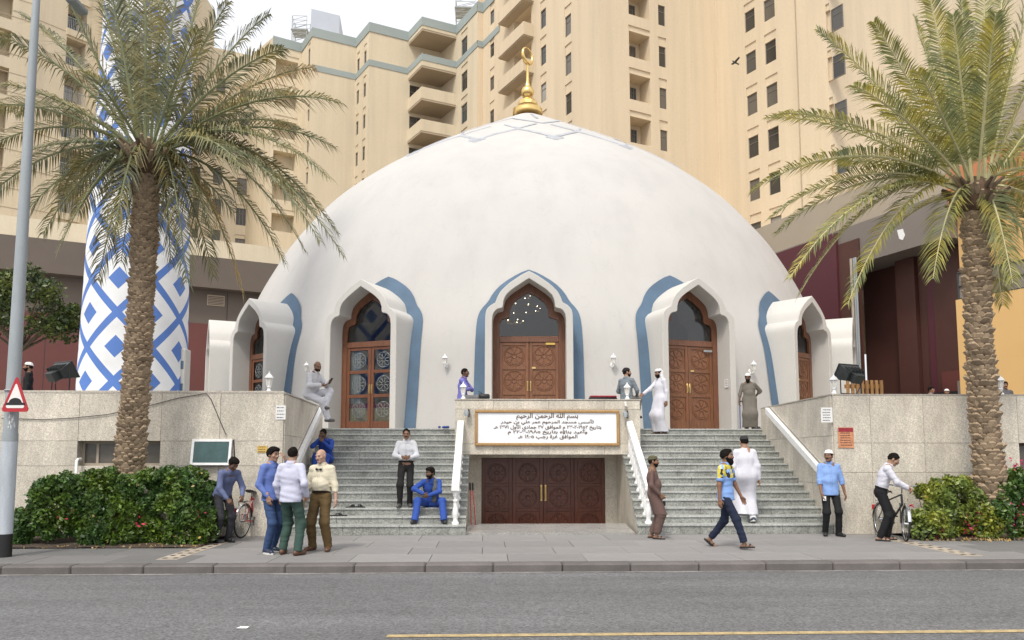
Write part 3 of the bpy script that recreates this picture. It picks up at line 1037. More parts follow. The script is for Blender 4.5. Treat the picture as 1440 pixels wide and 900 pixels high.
def open_h(x):
    return np.interp(np.abs(x), [0, .19, .505, .685, .76, .80, .955, 1.054, 1.10, 1.13], [4.52, 4.40, 4.19, 4.02, 3.85, 3.66, 3.62, 3.50, 3.30, 2.9], right=0)


faces = []
for i in range(len(rr) - 1):
    hm = (hs[i] + hs[i + 1]) / 2
    keep = np.ones(n1, bool)
    am = ang + np.pi / n1
    if hm < 4.6:
        for t in TH[1:6]:
            d = (am - t + np.pi) % (2 * np.pi) - np.pi
            x = RD * np.sin(d)
            keep &= ~((np.abs(d) < .3) & (np.abs(x) < 1.13) & (hm < open_h(x)))
    for k in np.nonzero(keep)[0]:
        k2 = (k + 1) % n1
        faces.append((i * n1 + k, i * n1 + k2, (i + 1) * n1 + k2, (i + 1) * n1 + k))
me = bpy.data.meshes.new('dome')
me.from_pydata([tuple(p) for p in (V.reshape(-1, 3) - np.array([XC, YC, tz]))], [], faces)
me.materials.append(M['plaster'])
me.polygons.foreach_set('use_smooth', [True] * len(me.polygons))
link('dome', me, mosque)


def WM(th, rad):
    return Matrix.Translation((XC, YC, tz)) @ Matrix.Rotation(th, 4, 'Z') @ Matrix.Translation((0, -rad, 0))


def dome_pt(th, x, h, off=.012):
    r = RH(h) + off
    d = math.sqrt(max(r * r - x * x, 0))
    return (XC + d * math.sin(th) + x * math.cos(th), YC - d * math.cos(th) + x * math.sin(th), tz + h)


def place(o, mat):
    """o: child whose top-level thing is unrotated; put at a world matrix"""
    p = o.parent
    while p.parent:
        p = p.parent
    o.matrix_local = Matrix.Translation(-Vector(p.location)) @ mat
    return o


for k, th in enumerate(TH):
    Wm = WM(th, RP)
    # surround: front face, outer flank back into the dome, inner reveal
    m = MB()
    n_ = 72
    o_, i_ = full(resamp(OUTs, n_)), full(resamp(INNs, n_))
    N = len(o_)
    for (prof, ya, yb_) in ((o_, .012, 2.6), (i_, .012, .95)):
        m.add([(x, ya, h) for x, h in prof] + [(x, yb_, h) for x, h in prof], [(j, j + 1, N + j + 1, N + j) for j in range(N - 1)])
    def inset(P, e, s):
        P = np.array(P)
        tn = np.gradient(P, axis=0)
        nn = np.stack([tn[:, 1], -tn[:, 0]], -1)
        nn /= np.linalg.norm(nn, axis=1)[:, None] + 1e-9
        return [tuple(p) for p in (P + nn * e * s)]
    o2, i2 = inset(o_, .012, 1), inset(i_, .012, -1)
    o2 = [(x, max(h, 0)) for x, h in o2]
    m.add([(x, 0, h) for x, h in o2] + [(x, 0, h) for x, h in i2], [(j, j + 1, N + j + 1, N + j) for j in range(N - 1)])
    m.add([(x, .012, h) for x, h in o_] + [(x, 0, h) for x, h in o2], [(j, j + 1, N + j + 1, N + j) for j in range(N - 1)])
    m.add([(x, .012, h) for x, h in i_] + [(x, 0, h) for x, h in i2], [(j, j + 1, N + j + 1, N + j) for j in range(N - 1)])
    m.xf(Wm).build('portal', M['portal'], mosque, smooth=35)
    # painted blue band on the shell
    m = MB()
    b_ = full(resamp(smoothpoly(BLU, 1), n_))
    o3 = [(x * .985, h - .02 if h > .1 else h) for x, h in o_]
    q = 4
    vs = [dome_pt(th, x0 + (x1 - x0) * c / q, max(h0 + (h1 - h0) * c / q, 0), .03) for (x0, h0), (x1, h1) in zip(o3, b_) for c in range(q + 1)]
    m.add(vs, [(j * (q + 1) + c, j * (q + 1) + c + 1, (j + 1) * (q + 1) + c + 1, (j + 1) * (q + 1) + c) for j in range(N - 1) for c in range(q)])
    m.build('painted_band', M['blue'], mosque, smooth='all', fix=False)

# ---- doors
ringp = []
MED = MB()
MED.torus((0, 0, 0), .30, .016, 'y', 28, 6)
MED.torus((0, 0, 0), .26, .008, 'y', 28, 5)
MED.torus((0, 0, 0), .06, .018, 'y', 12, 5)
for j in range(8):
    a = j * math.pi / 4
    ca, sa = math.cos(a), math.sin(a)
    pts = [(.075, 0), (.15, .034), (.245, .062), (.25, .0), (.245, -.062), (.15, -.034)]
    MED.add([(u * ca - v * sa, -.013, u * sa + v * ca) for u, v in pts] + [(u * ca * 1.03 - v * sa * 1.25, .0, u * sa * 1.03 + v * ca * 1.25) for u, v in pts],
            [(0, 1, 2, 3, 4, 5)] + [(i, (i + 1) % 6, 6 + (i + 1) % 6, 6 + i) for i in range(6)])
med_mesh = {k: MED.mesh('medallion', M[k], smooth=40) for k in ('door', 'darkdoor')}
HND = MB()
for s in (-1, 1):
    HND.tube([(s * .055, 0, .17), (s * .055, -.05, .16), (s * .055, -.055, 0), (s * .055, -.05, -.16), (s * .055, 0, -.17)], .012, 8)
    HND.cbox(s * .055 - .025, s * .055 + .025, -.012, 0, -.21, .21, .005)
hnd_mesh = HND.mesh('door_handle', M['brass'], smooth=40)
ROS = MB()
ROS.torus((0, 0, 0), .24, .006, 'y', 28, 4)
for j in range(8):
    a = j * math.pi / 4
    pts = [(.05 + .09 + .09 * math.cos(b) , .05 * math.sin(b)) for b in np.linspace(0, 2 * np.pi, 13)]
    ROS.tube([(u * math.cos(a) - v * math.sin(a), 0, u * math.sin(a) + v * math.cos(a)) for u, v in pts], .0055, 4)
rosmat = pm('frosted pattern', (.33, .36, .38), .6, .05, 8)
ros_mesh = ROS.mesh('rosette', rosmat, smooth='all')


def leaf_frame(m, x0, x1, z0, z1, y, rows, st=.09):
    """stiles and rails of one leaf, standing proud of its panels"""
    m.cbox(x0, x0 + st, y - .03, y, z0, z1, .006)
    m.cbox(x1 - st, x1, y - .03, y, z0, z1, .006)
    for a, b in rows:
        m.cbox(x0 + st, x1 - st, y - .026, y, a, b, .005)


def arched_door(th, kind, lab):
    Wm = WM(th, RD)
    wd = 'door' if kind == 'wood' else 'glazedoor'
    # arched wooden frame with transom
    m = MB()
    n_ = 60
    i_ = full(resamp(INNs, n_))
    g_ = full(resamp(GLS + [(.887, 0)], n_))
    N = len(i_)
    i_ = [(x * 1.02, h + (.02 if h > .2 else 0)) for x, h in i_]
    m.add([(x, -.03, h) for x, h in i_] + [(x, -.05, h) for x, h in g_], [(j, j + 1, N + j + 1, N + j) for j in range(N - 1)])
    m.add([(x, -.05, h) for x, h in g_] + [(x, .06, h) for x, h in g_], [(j, j + 1, N + j + 1, N + j) for j in range(N - 1)])
    m.cbox(-.885, .885, -.06, .05, 2.66, 2.84, .012)
    d = m.xf(Wm).build('door', M['frame'], mosque, smooth=30, label=lab)
    # fanlight
    g2 = full(resamp(GLS, 30))
    m = MB()
    m.add([(x, .01, h) for x, h in g2], [tuple(range(len(g2)))[::-1]])
    m.xf(Wm).build('pane', M['glass'], d, fix=False)
    rows = [(0, .22), (1.09, 1.17), (1.85, 1.93), (2.56, 2.66)]
    for x0, x1 in ((-.885, -.006), (.006, .885)):
        m = MB()
        leaf_frame(m, x0, x1, 0, 2.66, 0, [(0.003, .34), (1.08, 1.18), (1.84, 1.94), (2.57, 2.657)], .1)
        if kind == 'wood':
            m.box(x0 + .05, x1 - .05, 0, .04, .002, 2.655)
        lf = m.xf(Wm).build('leaf', M[wd], d, smooth=30)
        for z in (.71, 1.51, 2.255):
            xm = (x0 + x1) / 2
            if kind == 'wood':
                place(link('medallion', med_mesh['door'], d), Wm @ Matrix.Translation((xm, -.004, z)) @ Matrix.Rotation(random.choice((0, math.pi / 8)), 4, 'Y'))
            else:
                place(link('rosette', ros_mesh, d), Wm @ Matrix.Translation((xm, 0, z)))
        if kind == 'glass':
            MB().box(x0 + .1, x1 - .1, .01, .018, .34, 2.58).xf(Wm).build('pane', M['glass'], d)
    place(link('door_handle', hnd_mesh, d), Wm @ Matrix.Translation((0, -.03, 1.35)) @ Matrix.Diagonal((.8, .8, .7, 1)))
    if kind == 'wood':
        MB().cbox(.08, .2, -.045, -.025, 1.86, 1.92, .004).xf(Wm).build('brass_plate', M['brass'], d)
    else:
        m = MB()
        m.box(-.80, .80, .05, .06, .3, .76)
        m.xf(Wm).build('curtain', M['cloth'], d)
        m = MB()
        m.box(-.80, .80, .045, .065, .76, .9)
        m.xf(Wm).build('curtain_border', M['redcloth'], d)
        m = MB()
        for q in range(9):
            m.tube([(-.80 + q * .042, .09 + .012 * (q % 2), 0.9), (-.80 + q * .042, .09 + .012 * (q % 2), 2.58)], .024, 6)
        m.xf(Wm).build('curtain_folds', M['curtain'], d, smooth='all')
    return d, Wm


arched_door(TH[1], 'glass', 'glazed wooden door in the far left arch')
arched_door(TH[2], 'glass', 'glazed double door with white rosettes left of the balcony')
d, Wm = arched_door(TH[3], 'wood', 'carved double door behind the balcony')
MB().cbox(.5, .78, -.07, -.05, 2.575, 2.64, .004).xf(Wm).build('door_plate', M['goldplate'], d)
d, Wm = arched_door(TH[4], 'wood', 'carved double door at the top of the right stairs')
MB().cbox(.55, .85, -.09, -.05, 2.5, 2.56, .006).xf(Wm).build('door_closer', M['galv'], d)
arched_door(TH[5], 'wood', 'carved orange wood door in the far right arch')

# chandelier behind the central fanlight
ch = thing('chandelier', 'lit crystal chandelier seen through the central fanlight', 'chandelier', (XC - 1.0, 27, tz + 4.0))
m = MB()
m.tube([(XC - 1.0, 27, tz + 3.8), (XC - 1.0, 27, tz + 9.6)], .02, 6)
for rr_, zz in ((.9, 4.45), (.55, 4.9), (.3, 4.0)):
    m.torus((XC - 1.0, 27, tz + zz), rr_, .025, 'z', 20, 5)
m.build('chandelier_ring', M['brass'], ch)
em, t_, b_, L_ = _new('lamp bulb')
b_.inputs['Emission Color'].default_value = (1, .85, .6, 1)
b_.inputs['Emission Strength'].default_value = 6
m = MB()
for rr_, zz, n_ in ((.9, 4.5, 12), (.55, 4.95, 8), (.3, 4.05, 5)):
    for q in range(n_):
        a = 2 * math.pi * q / n_
        m.sphere((XC - 1.0 + rr_ * math.cos(a), 27 + rr_ * math.sin(a), tz + zz), .015, 6, 4)
m.build('bulb', em, ch)

# faded star painted round the crown of the dome
star = MB()


def polar(a, r):
    return (XC + r * math.sin(a), YC - r * math.cos(a), tz + HR(r) + .035)


def strip(a0, r0, a1, r1, w0=.10, n=8):
    p = [polar(a0 + (a1 - a0) * i / n, r0 + (r1 - r0) * i / n) for i in range(n + 1)]
    vs = []
    for i in range(n + 1):
        d = (Vector(p[min(i + 1, n)]) - Vector(p[max(i - 1, 0)])).normalized()
        r_ = Vector((p[i][0] - XC, p[i][1] - YC, 0))
        up_ = Vector((r_.x, r_.y, 4)).normalized()
        s_ = d.cross(up_).normalized() * w0
        vs += [Vector(p[i]) + s_, Vector(p[i]) - s_]
    star.add(vs, [(2 * i, 2 * i + 1, 2 * i + 3, 2 * i + 2) for i in range(n)])


NP = 16
for j in range(NP):
    a = R(4.5) + 2 * math.pi * j / NP
    hstep = math.pi / NP
    strip(a, 7.7, a + hstep, 6.3, .055)
    strip(a, 7.7, a - hstep, 6.3, .055)
    strip(a - .045, 7.76, a + .045, 7.76, .05, 4)
    strip(a - .028, 7.86, a + .028, 7.86, .055, 4)
    strip(a - .012, 7.96, a + .012, 7.96, .05, 4)
    strip(a + hstep, 6.2, a + .06, 5.0, .05)
    strip(a + hstep, 6.2, a + 2 * hstep - .06, 5.0, .05)
    if j % 2 == 0:
        strip(a, 4.8, a + 2 * hstep, 2.8, .05)
        strip(a, 4.8, a - 2 * hstep, 2.8, .05)
        strip(a, 1.4, a, 3.2, .06)
star.build('painted_star', M['faintblue'], mosque, fix=False)

# finial
fz = at(745, 161, YC)[2]
fin = MB().lathe([(.5, -.1), (.72, -.02), (.74, .06), (.70, .16), (.72, .22), (.60, .28), (.5, .34)], (XC, YC, fz), 32).build('finial', M['gold'], mosque, smooth=50)
MB().lathe([(.46, .33), (.50, .42), (.48, .58), (.40, .68), (.22, .76)], (XC, YC, fz), 10).build('finial_bell', M['gold'], fin)
MB().lathe([(.18, .74), (.17, .86), (.26, .92), (.32, 1.08), (.32, 1.18), (.25, 1.34), (.13, 1.42), (.15, 1.5), (.10, 1.56)], (XC, YC, fz), 24).build('finial_ball', M['gold'], fin, smooth='all')
MB().lathe([(.10, 1.55), (.075, 1.7), (.06, 2.55), (.09, 2.62), (.05, 2.68)], (XC, YC, fz), 16).build('finial_stem', M['gold'], fin, smooth=40)
m = MB()
pts, rad = [], []
for i in range(33):
    a = -math.pi / 2 + (i - 16) / 16 * math.pi * .97
    rr_ = .37
    pts.append((rr_ * math.cos(a), 0, rr_ * math.sin(a) * 1.05))
    rad.append(.095 * (1 - abs(i - 16) / 16) ** .8 + .018)
m.tube(pts, rad, 10)
m.xf(Matrix.Translation((XC, YC, fz + 3.02)) @ Matrix.Rotation(R(48), 4, 'Z')).build('crescent', M['gold'], fin, smooth='all')

# ---- basement doors: four leaves, three rows of medallions
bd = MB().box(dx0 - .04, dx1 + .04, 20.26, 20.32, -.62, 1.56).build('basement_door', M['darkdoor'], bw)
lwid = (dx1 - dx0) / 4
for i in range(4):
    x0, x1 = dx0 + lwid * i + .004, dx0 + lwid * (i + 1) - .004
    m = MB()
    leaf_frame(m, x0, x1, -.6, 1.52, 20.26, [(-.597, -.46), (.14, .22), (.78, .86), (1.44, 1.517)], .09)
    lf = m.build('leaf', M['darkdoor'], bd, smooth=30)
    for z in (-.16, .50, 1.14):
        o = place(link('medallion', med_mesh['darkdoor'], bd), Matrix.Translation(((x0 + x1) / 2, 20.255, z)) @ Matrix.Scale(.80, 4))
place(link('door_handle', hnd_mesh, bd), Matrix.Translation(((dx0 + dx1) / 2, 20.225, .62)))

# ================================================================== MINARET
mx, my = at(187, 548, 20.6)[0], 20.6
mn = thing('minaret', 'white minaret shaft painted with blue diamond lattice behind the left palm', 'minaret', (mx, my, tz))
mm, t_, b_, L_ = _new('minaret paint')
tc = nd(t_, 'ShaderNodeTexCoord')
sx = nd(t_, 'ShaderNodeSeparateXYZ')
L_.new(tc.outputs['Object'], sx.inputs[0])


def math_(op, a, b=None):
    n = nd(t_, 'ShaderNodeMath', operation=op)
    for i, v in enumerate((a, b)):
        if v is None:
            continue
        if isinstance(v, (int, float)):
            n.inputs[i].default_value = v
        else:
            L_.new(v, n.inputs[i])
    return n.outputs[0]


ax = math_('ARCTAN2', sx.outputs[0], math_('MULTIPLY', sx.outputs[1], -1))
u = math_('MULTIPLY', ax, 5 / (2 * math.pi))
v = math_('MULTIPLY', sx.outputs[2], 1 / 1.74)
U0, V0 = .4375, .851
u = math_('ADD', u, U0)
v = math_('ADD', v, V0)
p_, q_ = math_('ADD', u, v), math_('SUBTRACT', u, v)
fp = math_('SUBTRACT', math_('FRACT', p_), .5)
fq = math_('SUBTRACT', math_('FRACT', q_), .5)
ap, aq = math_('ABSOLUTE', fp), math_('ABSOLUTE', fq)
band = math_('GREATER_THAN', math_('MAXIMUM', ap, aq), .425)
dia = math_('LESS_THAN', math_('MAXIMUM', ap, aq), .165)
f_ = math_('MAXIMUM', band, dia)
nz = nd(t_, 'ShaderNodeTexNoise', i_Scale=1.5, i_Detail=6.)
L_.new(tc.outputs['Object'], nz.inputs['Vector'])
mixc = nd(t_, 'ShaderNodeMix', data_type='RGBA')
mixc.inputs['A'].default_value = (.76, .77, .78, 1)
mixc.inputs['B'].default_value = (.085, .19, .52, 1)
L_.new(f_, mixc.inputs['Factor'])
hv = nd(t_, 'ShaderNodeMapRange', i_From_Min=.3, i_From_Max=.7, i_To_Min=.9, i_To_Max=1.08)
L_.new(nz.outputs[0], hv.inputs[0])
vs_ = nd(t_, 'ShaderNodeVectorMath', operation='SCALE')
L_.new(mixc.outputs['Result'], vs_.inputs[0]); L_.new(hv.outputs[0], vs_.inputs['Scale'])
L_.new(vs_.outputs[0], b_.inputs['Base Color'])
b_.inputs['Roughness'].default_value = .6
MB().lathe([(1.345 - .019 * z, z) for z in np.arange(-.02, 20, .5)], (mx, my, tz), 96).build('minaret_shaft', mm, mn, smooth='all')
MB().cbox(mx + 1.22, mx + 1.40, my - .2, my + .2, tz, tz + 2.1, .02).build('buttress', M['portal'], mn)
for z in (.35, .95, 1.55):
    MB().box(mx + 1.25, mx + 1.37, my - .206, my - .2, tz + z, tz + z + .22).build('painted_square', M['blue'], mn)

# ================================================================== BUILDINGS BEHIND
bpane, _t, _b, _L = _new('building pane')
_oi = nd(_t, 'ShaderNodeObjectInfo')
_cr = nd(_t, 'ShaderNodeValToRGB')  # curtains, clutter and glass reflections are painted in as different pane tones
_cr.color_ramp.interpolation = 'CONSTANT'
for _p, _c in ((0, (.05, .046, .04)), (.35, (.085, .08, .07)), (.6, (.13, .115, .095)), (.8, (.06, .075, .08)), (.92, (.30, .28, .25))):
    _e = _cr.color_ramp.elements.new(_p) if _p else _cr.color_ramp.elements[0]
    _e.color = (*_c, 1)
_cr.color_ramp.elements[-1].color = (.30, .28, .25, 1)
_L.new(_oi.outputs['Random'], _cr.inputs[0])
_L.new(_cr.outputs[0], _b.inputs['Base Color'])
_b.inputs['Roughness'].default_value = .1
bframe = pm('window frame', (.16, .14, .12), .6, .1, 2)


class Facade:
    """vertical face from A to B (left to right seen from outside)"""

    def __init__(s, A, B):
        s.A, s.B = Vector(A), Vector(B)
        s.L = (s.B - s.A).length
        s.d = (s.B - s.A).normalized()
        s.n = Vector((s.d.y, -s.d.x))
        s.ang = math.atan2(s.d.y, s.d.x)

    def hit(s, px, py):
        r = FW + RT * (px - 720) / F + UP * (PY - py) / F
        k = (s.A.x * s.n.x + s.A.y * s.n.y) / (r[0] * s.n.x + r[1] * s.n.y)
        return (Vector((r[0] * k, r[1] * k)) - s.A).dot(s.d), 1.6 + r[2] * k

    def p(s, u, z, dep=0):
        q = s.A + s.d * u - s.n * dep
        return (q.x, q.y, z)

    def wall(s, m, z0, z1, ops):
        us = sorted({0.0, s.L} | {round(min(max(o[k], .02), s.L - .02), 3) for o in ops for k in (0, 1)})
        zs = sorted({z0, z1} | {round(min(max(o[k], z0 + .02), z1 - .02), 3) for o in ops for k in (2, 3)})
        for i in range(len(us) - 1):
            for j in range(len(zs) - 1):
                uc, zc = (us[i] + us[i + 1]) / 2, (zs[j] + zs[j + 1]) / 2
                hit = [o for o in ops if o[0] < uc < o[1] and o[2] < zc < o[3]]
                if not hit:
                    m.add([s.p(us[i], zs[j]), s.p(us[i + 1], zs[j]), s.p(us[i + 1], zs[j + 1]), s.p(us[i], zs[j + 1])], [(0, 1, 2, 3)])
        for o in ops:
            u0, u1, a, b, dep = o[:5]
            u0, u1 = max(u0, .02), min(u1, s.L - .02)
            c = [s.p(u0, a), s.p(u1, a), s.p(u1, b), s.p(u0, b)] + [s.p(u0, a, dep), s.p(u1, a, dep), s.p(u1, b, dep), s.p(u0, b, dep)]
            m.add(c, [(0, 1, 5, 4), (1, 2, 6, 5), (2, 3, 7, 6), (3, 0, 4, 7), (4, 5, 6, 7)])


wmesh = {}


def window(parent, fc, u0, u1, z0, z1, dep=.14, bars=1):
    w_, h_ = round(u1 - u0, 2), round(z1 - z0, 2)
    key = (w_, h_, bars)
    if key not in wmesh:
        m = MB()
        f = .05
        m.box(0, f, -.04, .02, 0, h_); m.box(w_ - f, w_, -.04, .02, 0, h_)
        m.box(f, w_ - f, -.04, .02, 0, f); m.box(f, w_ - f, -.04, .02, h_ - f, h_)
        for b in range(1, bars + 1):
            x = w_ * b / (bars + 1)
            m.box(x - .025, x + .025, -.03, .01, f, h_ - f)
        m.box(f, w_ - f, -.035, .01, h_ * .68, h_ * .68 + .04)
        m2 = MB().box(f * .5, w_ - f * .5, -.012, .006, f * .5, h_ - f * .5)
        wmesh[key] = (m.mesh('window', bframe), m2.mesh('pane', bpane))
    a, b = wmesh[key]
    o = link('window', a, parent)
    rl = rootloc(parent)
    o.location = Vector(fc.p(u0, z0, dep - .03)) - rl
    o.rotation_euler = (0, 0, fc.ang)
    g = link('pane', b, o)
    return o


def wcol(fc, ops, wins, px, y0, y1, w_, pitch, n0, n1, hdr=.68, bars=0, u=None):
    """a column of windows: one measured at px, y0..y1, the rest one storey pitch apart"""
    uu, zt = fc.hit(px, y0)
    _, zb = fc.hit(px, y1)
    if u is not None:
        uu = u
    for k in range(n0, n1):
        a, b = zb + pitch * k, zt + pitch * k
        ops.append((uu - w_ / 2, uu + w_ / 2, a, b, .16))
        if hdr:
            ops.append((uu - w_ / 2 - .06, uu + w_ / 2 + .06, b + .03, b + hdr, .07))
        wins.append((fc, uu - w_ / 2, uu + w_ / 2, a, b, bars))


def mitre(poly, off):
    out = []
    for i, p in enumerate(poly):
        p = Vector(p)
        ns = []
        if i > 0:
            d = (p - Vector(poly[i - 1])).normalized(); ns.append(Vector((d.y, -d.x)))
        if i < len(poly) - 1:
            d = (Vector(poly[i + 1]) - p).normalized(); ns.append(Vector((d.y, -d.x)))
        n = ns[0] if len(ns) == 1 else (ns[0] + ns[1]) / (1 + ns[0].dot(ns[1]))
        out.append(p + n * off)
    return out


def ribbon(m, poly, z0, z1, off):
    o, i_ = mitre(poly, off), mitre(poly, -.05)
    n = len(poly)
    vs = [(p.x, p.y, z) for z in (z0, z1) for p in o] + [(p.x, p.y, z) for z in (z0, z1) for p in i_]
    for k in range(n - 1):
        m.add([vs[k], vs[k + 1], vs[n + k + 1], vs[n + k], vs[2 * n + k], vs[2 * n + k + 1], vs[3 * n + k + 1], vs[3 * n + k]],
              [(0, 1, 2, 3), (0, 4, 5, 1), (3, 2, 6, 7)])


def shell(m, poly, z0, z1, back):
    """closes a building behind its street faces: sides, back and roof"""
    a, b = poly[0], poly[-1]
    pb = [b, (b[0] + back[1][0], b[1] + back[1][1]), (a[0] + back[0][0], a[1] + back[0][1]), a]
    for p, q in zip(pb[:-1], pb[1:]):
        m.add([(p[0], p[1], z0), (q[0], q[1], z0), (q[0], q[1], z1), (p[0], p[1], z1)], [(0, 1, 2, 3)])
    pl = list(poly) + pb[1:3]
    m.add([(x, y, z1 - .02) for x, y in pl], [tuple(range(len(pl)))])


# ------------------------------------------------------------ middle block with stepped bays
HR_, HB = 42.21, 38.67
Q = [(-33.5, 71.6), (-24.0, 76.0), (-20.79, 72.38), (-18.29, 73.73), (-16.59, 70.79), (-12.73, 72.56), (-11.01, 69.68), (-7.49, 71.28), (-4.45, 72.66), (-2.84, 70.0), (-.78, 66.0)]
bA = thing('apartment_building', 'cream apartment block with stepped bays and grey green roof bands above the dome', 'building', (-12, 74, 0))
m = MB()
wins = []
P_ = 3.1
for i in range(len(Q) - 1):
    fc = Facade(Q[i], Q[i + 1])
    ops = []
    if i == 0:
        wcol(fc, ops, wins, 306.5, 237, 258, .85, P_, -2, 5, .35)
        wcol(fc, ops, wins, 339.5, 293, 317, 1.0, P_, -1, 5, .4, 2)
        wcol(fc, ops, wins, 275, 234, 262, .9, P_, -2, 5, .3)
    if i == 2:
        u, zt = fc.hit(404, 171)
        _, zb = fc.hit(404, 195)
        for k in range(-3, 4):
            ops.append((.35, fc.L - .35, zb + k * P_, zt + k * P_, 1.1))
            ops.append((.28, fc.L - .28, zt + k * P_ + .05, zt + k * P_ + .5, .06))
    if i == 3:
        wcol(fc, ops, wins, 435, 110, 126, .55, P_, -4, 0, .5)
        wcol(fc, ops, wins, 435, 69, 92, .55, P_, 0, 1, .6)
    if i == 5:
        wcol(fc, ops, wins, 0, 126, 146, .62, P_, -4, 1, .75, u=.55)
        wcol(fc, ops, wins, 0, 126, 146, .62, P_, -4, 1, .75, u=2.35)
        wcol(fc, ops, wins, 0, 83, 100, .62, P_, 0, 1, .7, u=.55)
        wcol(fc, ops, wins, 0, 83, 100, .62, P_, 0, 1, .7, u=2.35)
    if i == 7:
        for k in range(0, 5):
            b = HB - 3.1 * k - 1.2 - 1.9
            ops.append((.15, fc.L - .15, b - .6, b + 1.5, .12))
            wins.append((fc, .15, fc.L - .15, b - .6, b + 1.5, 3))
    if i == 9:
        wcol(fc, ops, wins, 653, 101, 127, 1.25, P_, -3, 1, .75, 1)
        wcol(fc, ops, wins, 653, 53, 78, 1.25, P_, 0, 1, .75, 1)
    # hits on px 0 use a nominal z: recompute for the fixed-u columns
    if i == 5:
        z146 = fc.hit(507, 142)[1]
        z100 = fc.hit(507, 97)[1]
        ops, w2 = [], []
        for uu in (.6, 2.35):
            for k in range(-4, 1):
                a = z146 + P_ * k
                ops += [(uu - .3, uu + .3, a, a + 1.35, .16), (uu - .36, uu + .36, a + 1.38, a + 2.1, .07)]
                w2.append((fc, uu - .3, uu + .3, a, a + 1.35, 0))
            a = z100
            ops += [(uu - .3, uu + .3, a, a + 1.3, .16), (uu - .36, uu + .36, a + 1.33, a + 2.0, .07)]
            w2.append((fc, uu - .3, uu + .3, a, a + 1.3, 0))
        wins = [w_ for w_ in wins if w_[0] is not fc] + w2
    ops = [o for o in ops if o[3] < HR_ - .85]
    wins = [w_ for w_ in wins if w_[4] < HR_ - .85]
    fc.wall(m, 13, HR_, ops)
shell(m, Q, 13, HR_, ((-6, 16), (8, 16)))
m.build('wall', M['beige'], bA)
for a in wins:
    window(bA, *a[:5], bars=a[5])
m = MB()
for nm_, q_, z_, h_, o_ in (('roof_band', Q[2:8], HR_ + .12, .9, .07), ('roof_band', Q[9:], HR_ + .12, .9, .07), ('storey_band', Q[4:8], HB, .58, .05), ('storey_band', Q[9:], HB, .58, .05)):
    m = MB()
    ribbon(m, q_, z_ - h_, z_, o_)
    m.build(nm_, M['teal'], bA)
# projecting balconies at the inner corner
B0, B1, B2, B3 = Q[7], (-5.97, 68.63), Q[9], Q[8]
bal_poly = [B0, B1, B2]
for k in range(-1, 5):
    top = HR_ + .1 if k == -1 else HB - 3.1 * k + (.06 if k == 0 else 0)
    mm_ = MB()
    o, i_ = mitre(bal_poly, .03), mitre(bal_poly, -.16)
    zb = top - 1.1
    for a, b in ((0, 1), (1, 2)):
        mm_.hexa([(i_[a].x, i_[a].y, zb), (o[a].x, o[a].y, zb), (o[b].x, o[b].y, zb), (i_[b].x, i_[b].y, zb)],
                 [(i_[a].x, i_[a].y, top), (o[a].x, o[a].y, top), (o[b].x, o[b].y, top), (i_[b].x, i_[b].y, top)])
    b_ = mm_.build('balcony', M['beige'], bA)
    mm_ = MB()
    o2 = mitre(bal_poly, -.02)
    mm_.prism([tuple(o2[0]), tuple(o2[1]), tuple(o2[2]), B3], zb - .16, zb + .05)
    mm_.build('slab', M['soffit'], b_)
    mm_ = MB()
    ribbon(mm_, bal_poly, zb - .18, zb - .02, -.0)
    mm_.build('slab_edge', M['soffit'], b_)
    if k in (-1, 0):
        mm_ = MB()
        ribbon(mm_, bal_poly, top - (.78 if k == -1 else .6), top + .02, .075)
        mm_.build('balcony_band', M['teal'], b_)
# roof plant room, and a lattice walkway beside it
pl = MB()
x0, y0, z0 = at(437, 45, 77)
x1, _, z1 = at(472, 45, 77)
pl.hexa([(x0, 77, HR_ - .5), (x1, 78.5, HR_ - .5), (x1, 82, HR_ - .5), (x0 - 1, 81, HR_ - .5)], [(x0, 77, at(434, 12, 77)[2]), (x1 + .1, 78.5, at(478, 22, 78.5)[2]), (x1, 82, 47), (x0 - 1, 81, 47.6)])
pl.build('plant_room', M['plum'], bA)


def lattice(px, py0, py1, Y, wd, parent):
    mm_ = MB()
    xa, _, z1_ = at(px, py0, Y)
    z0_ = at(px, py1, Y)[2]
    for dx in (0, wd):
        for dy in (0, wd):
            mm_.tube([(xa + dx, Y + dy, z0_), (xa + dx, Y + dy, z1_)], .035, 4)
    nst = 6
    for k in range(nst):
        a, b = z0_ + (z1_ - z0_) * k / nst, z0_ + (z1_ - z0_) * (k + 1) / nst
        mm_.tube([(xa, Y, a), (xa + wd, Y, b)], .025, 4)
        mm_.tube([(xa, Y, b), (xa + wd, Y, b)], .025, 4)
        mm_.tube([(xa, Y + wd, a), (xa + wd, Y + wd, b)], .025, 4)
        mm_.tube([(xa, Y, b), (xa, Y + wd, a)], .025, 4)
    mm_.box(xa - .1, xa + wd + .1, Y - .1, Y + wd + .1, z0_ + (z1_ - z0_) * .45, z0_ + (z1_ - z0_) * .45 + .12)
    mm_.build('roof_lattice', M['galv'], parent)


lattice(411, 22, 58, 76, 1.5, bA)
lattice(641, -12, 30, 72, 1.9, bA)

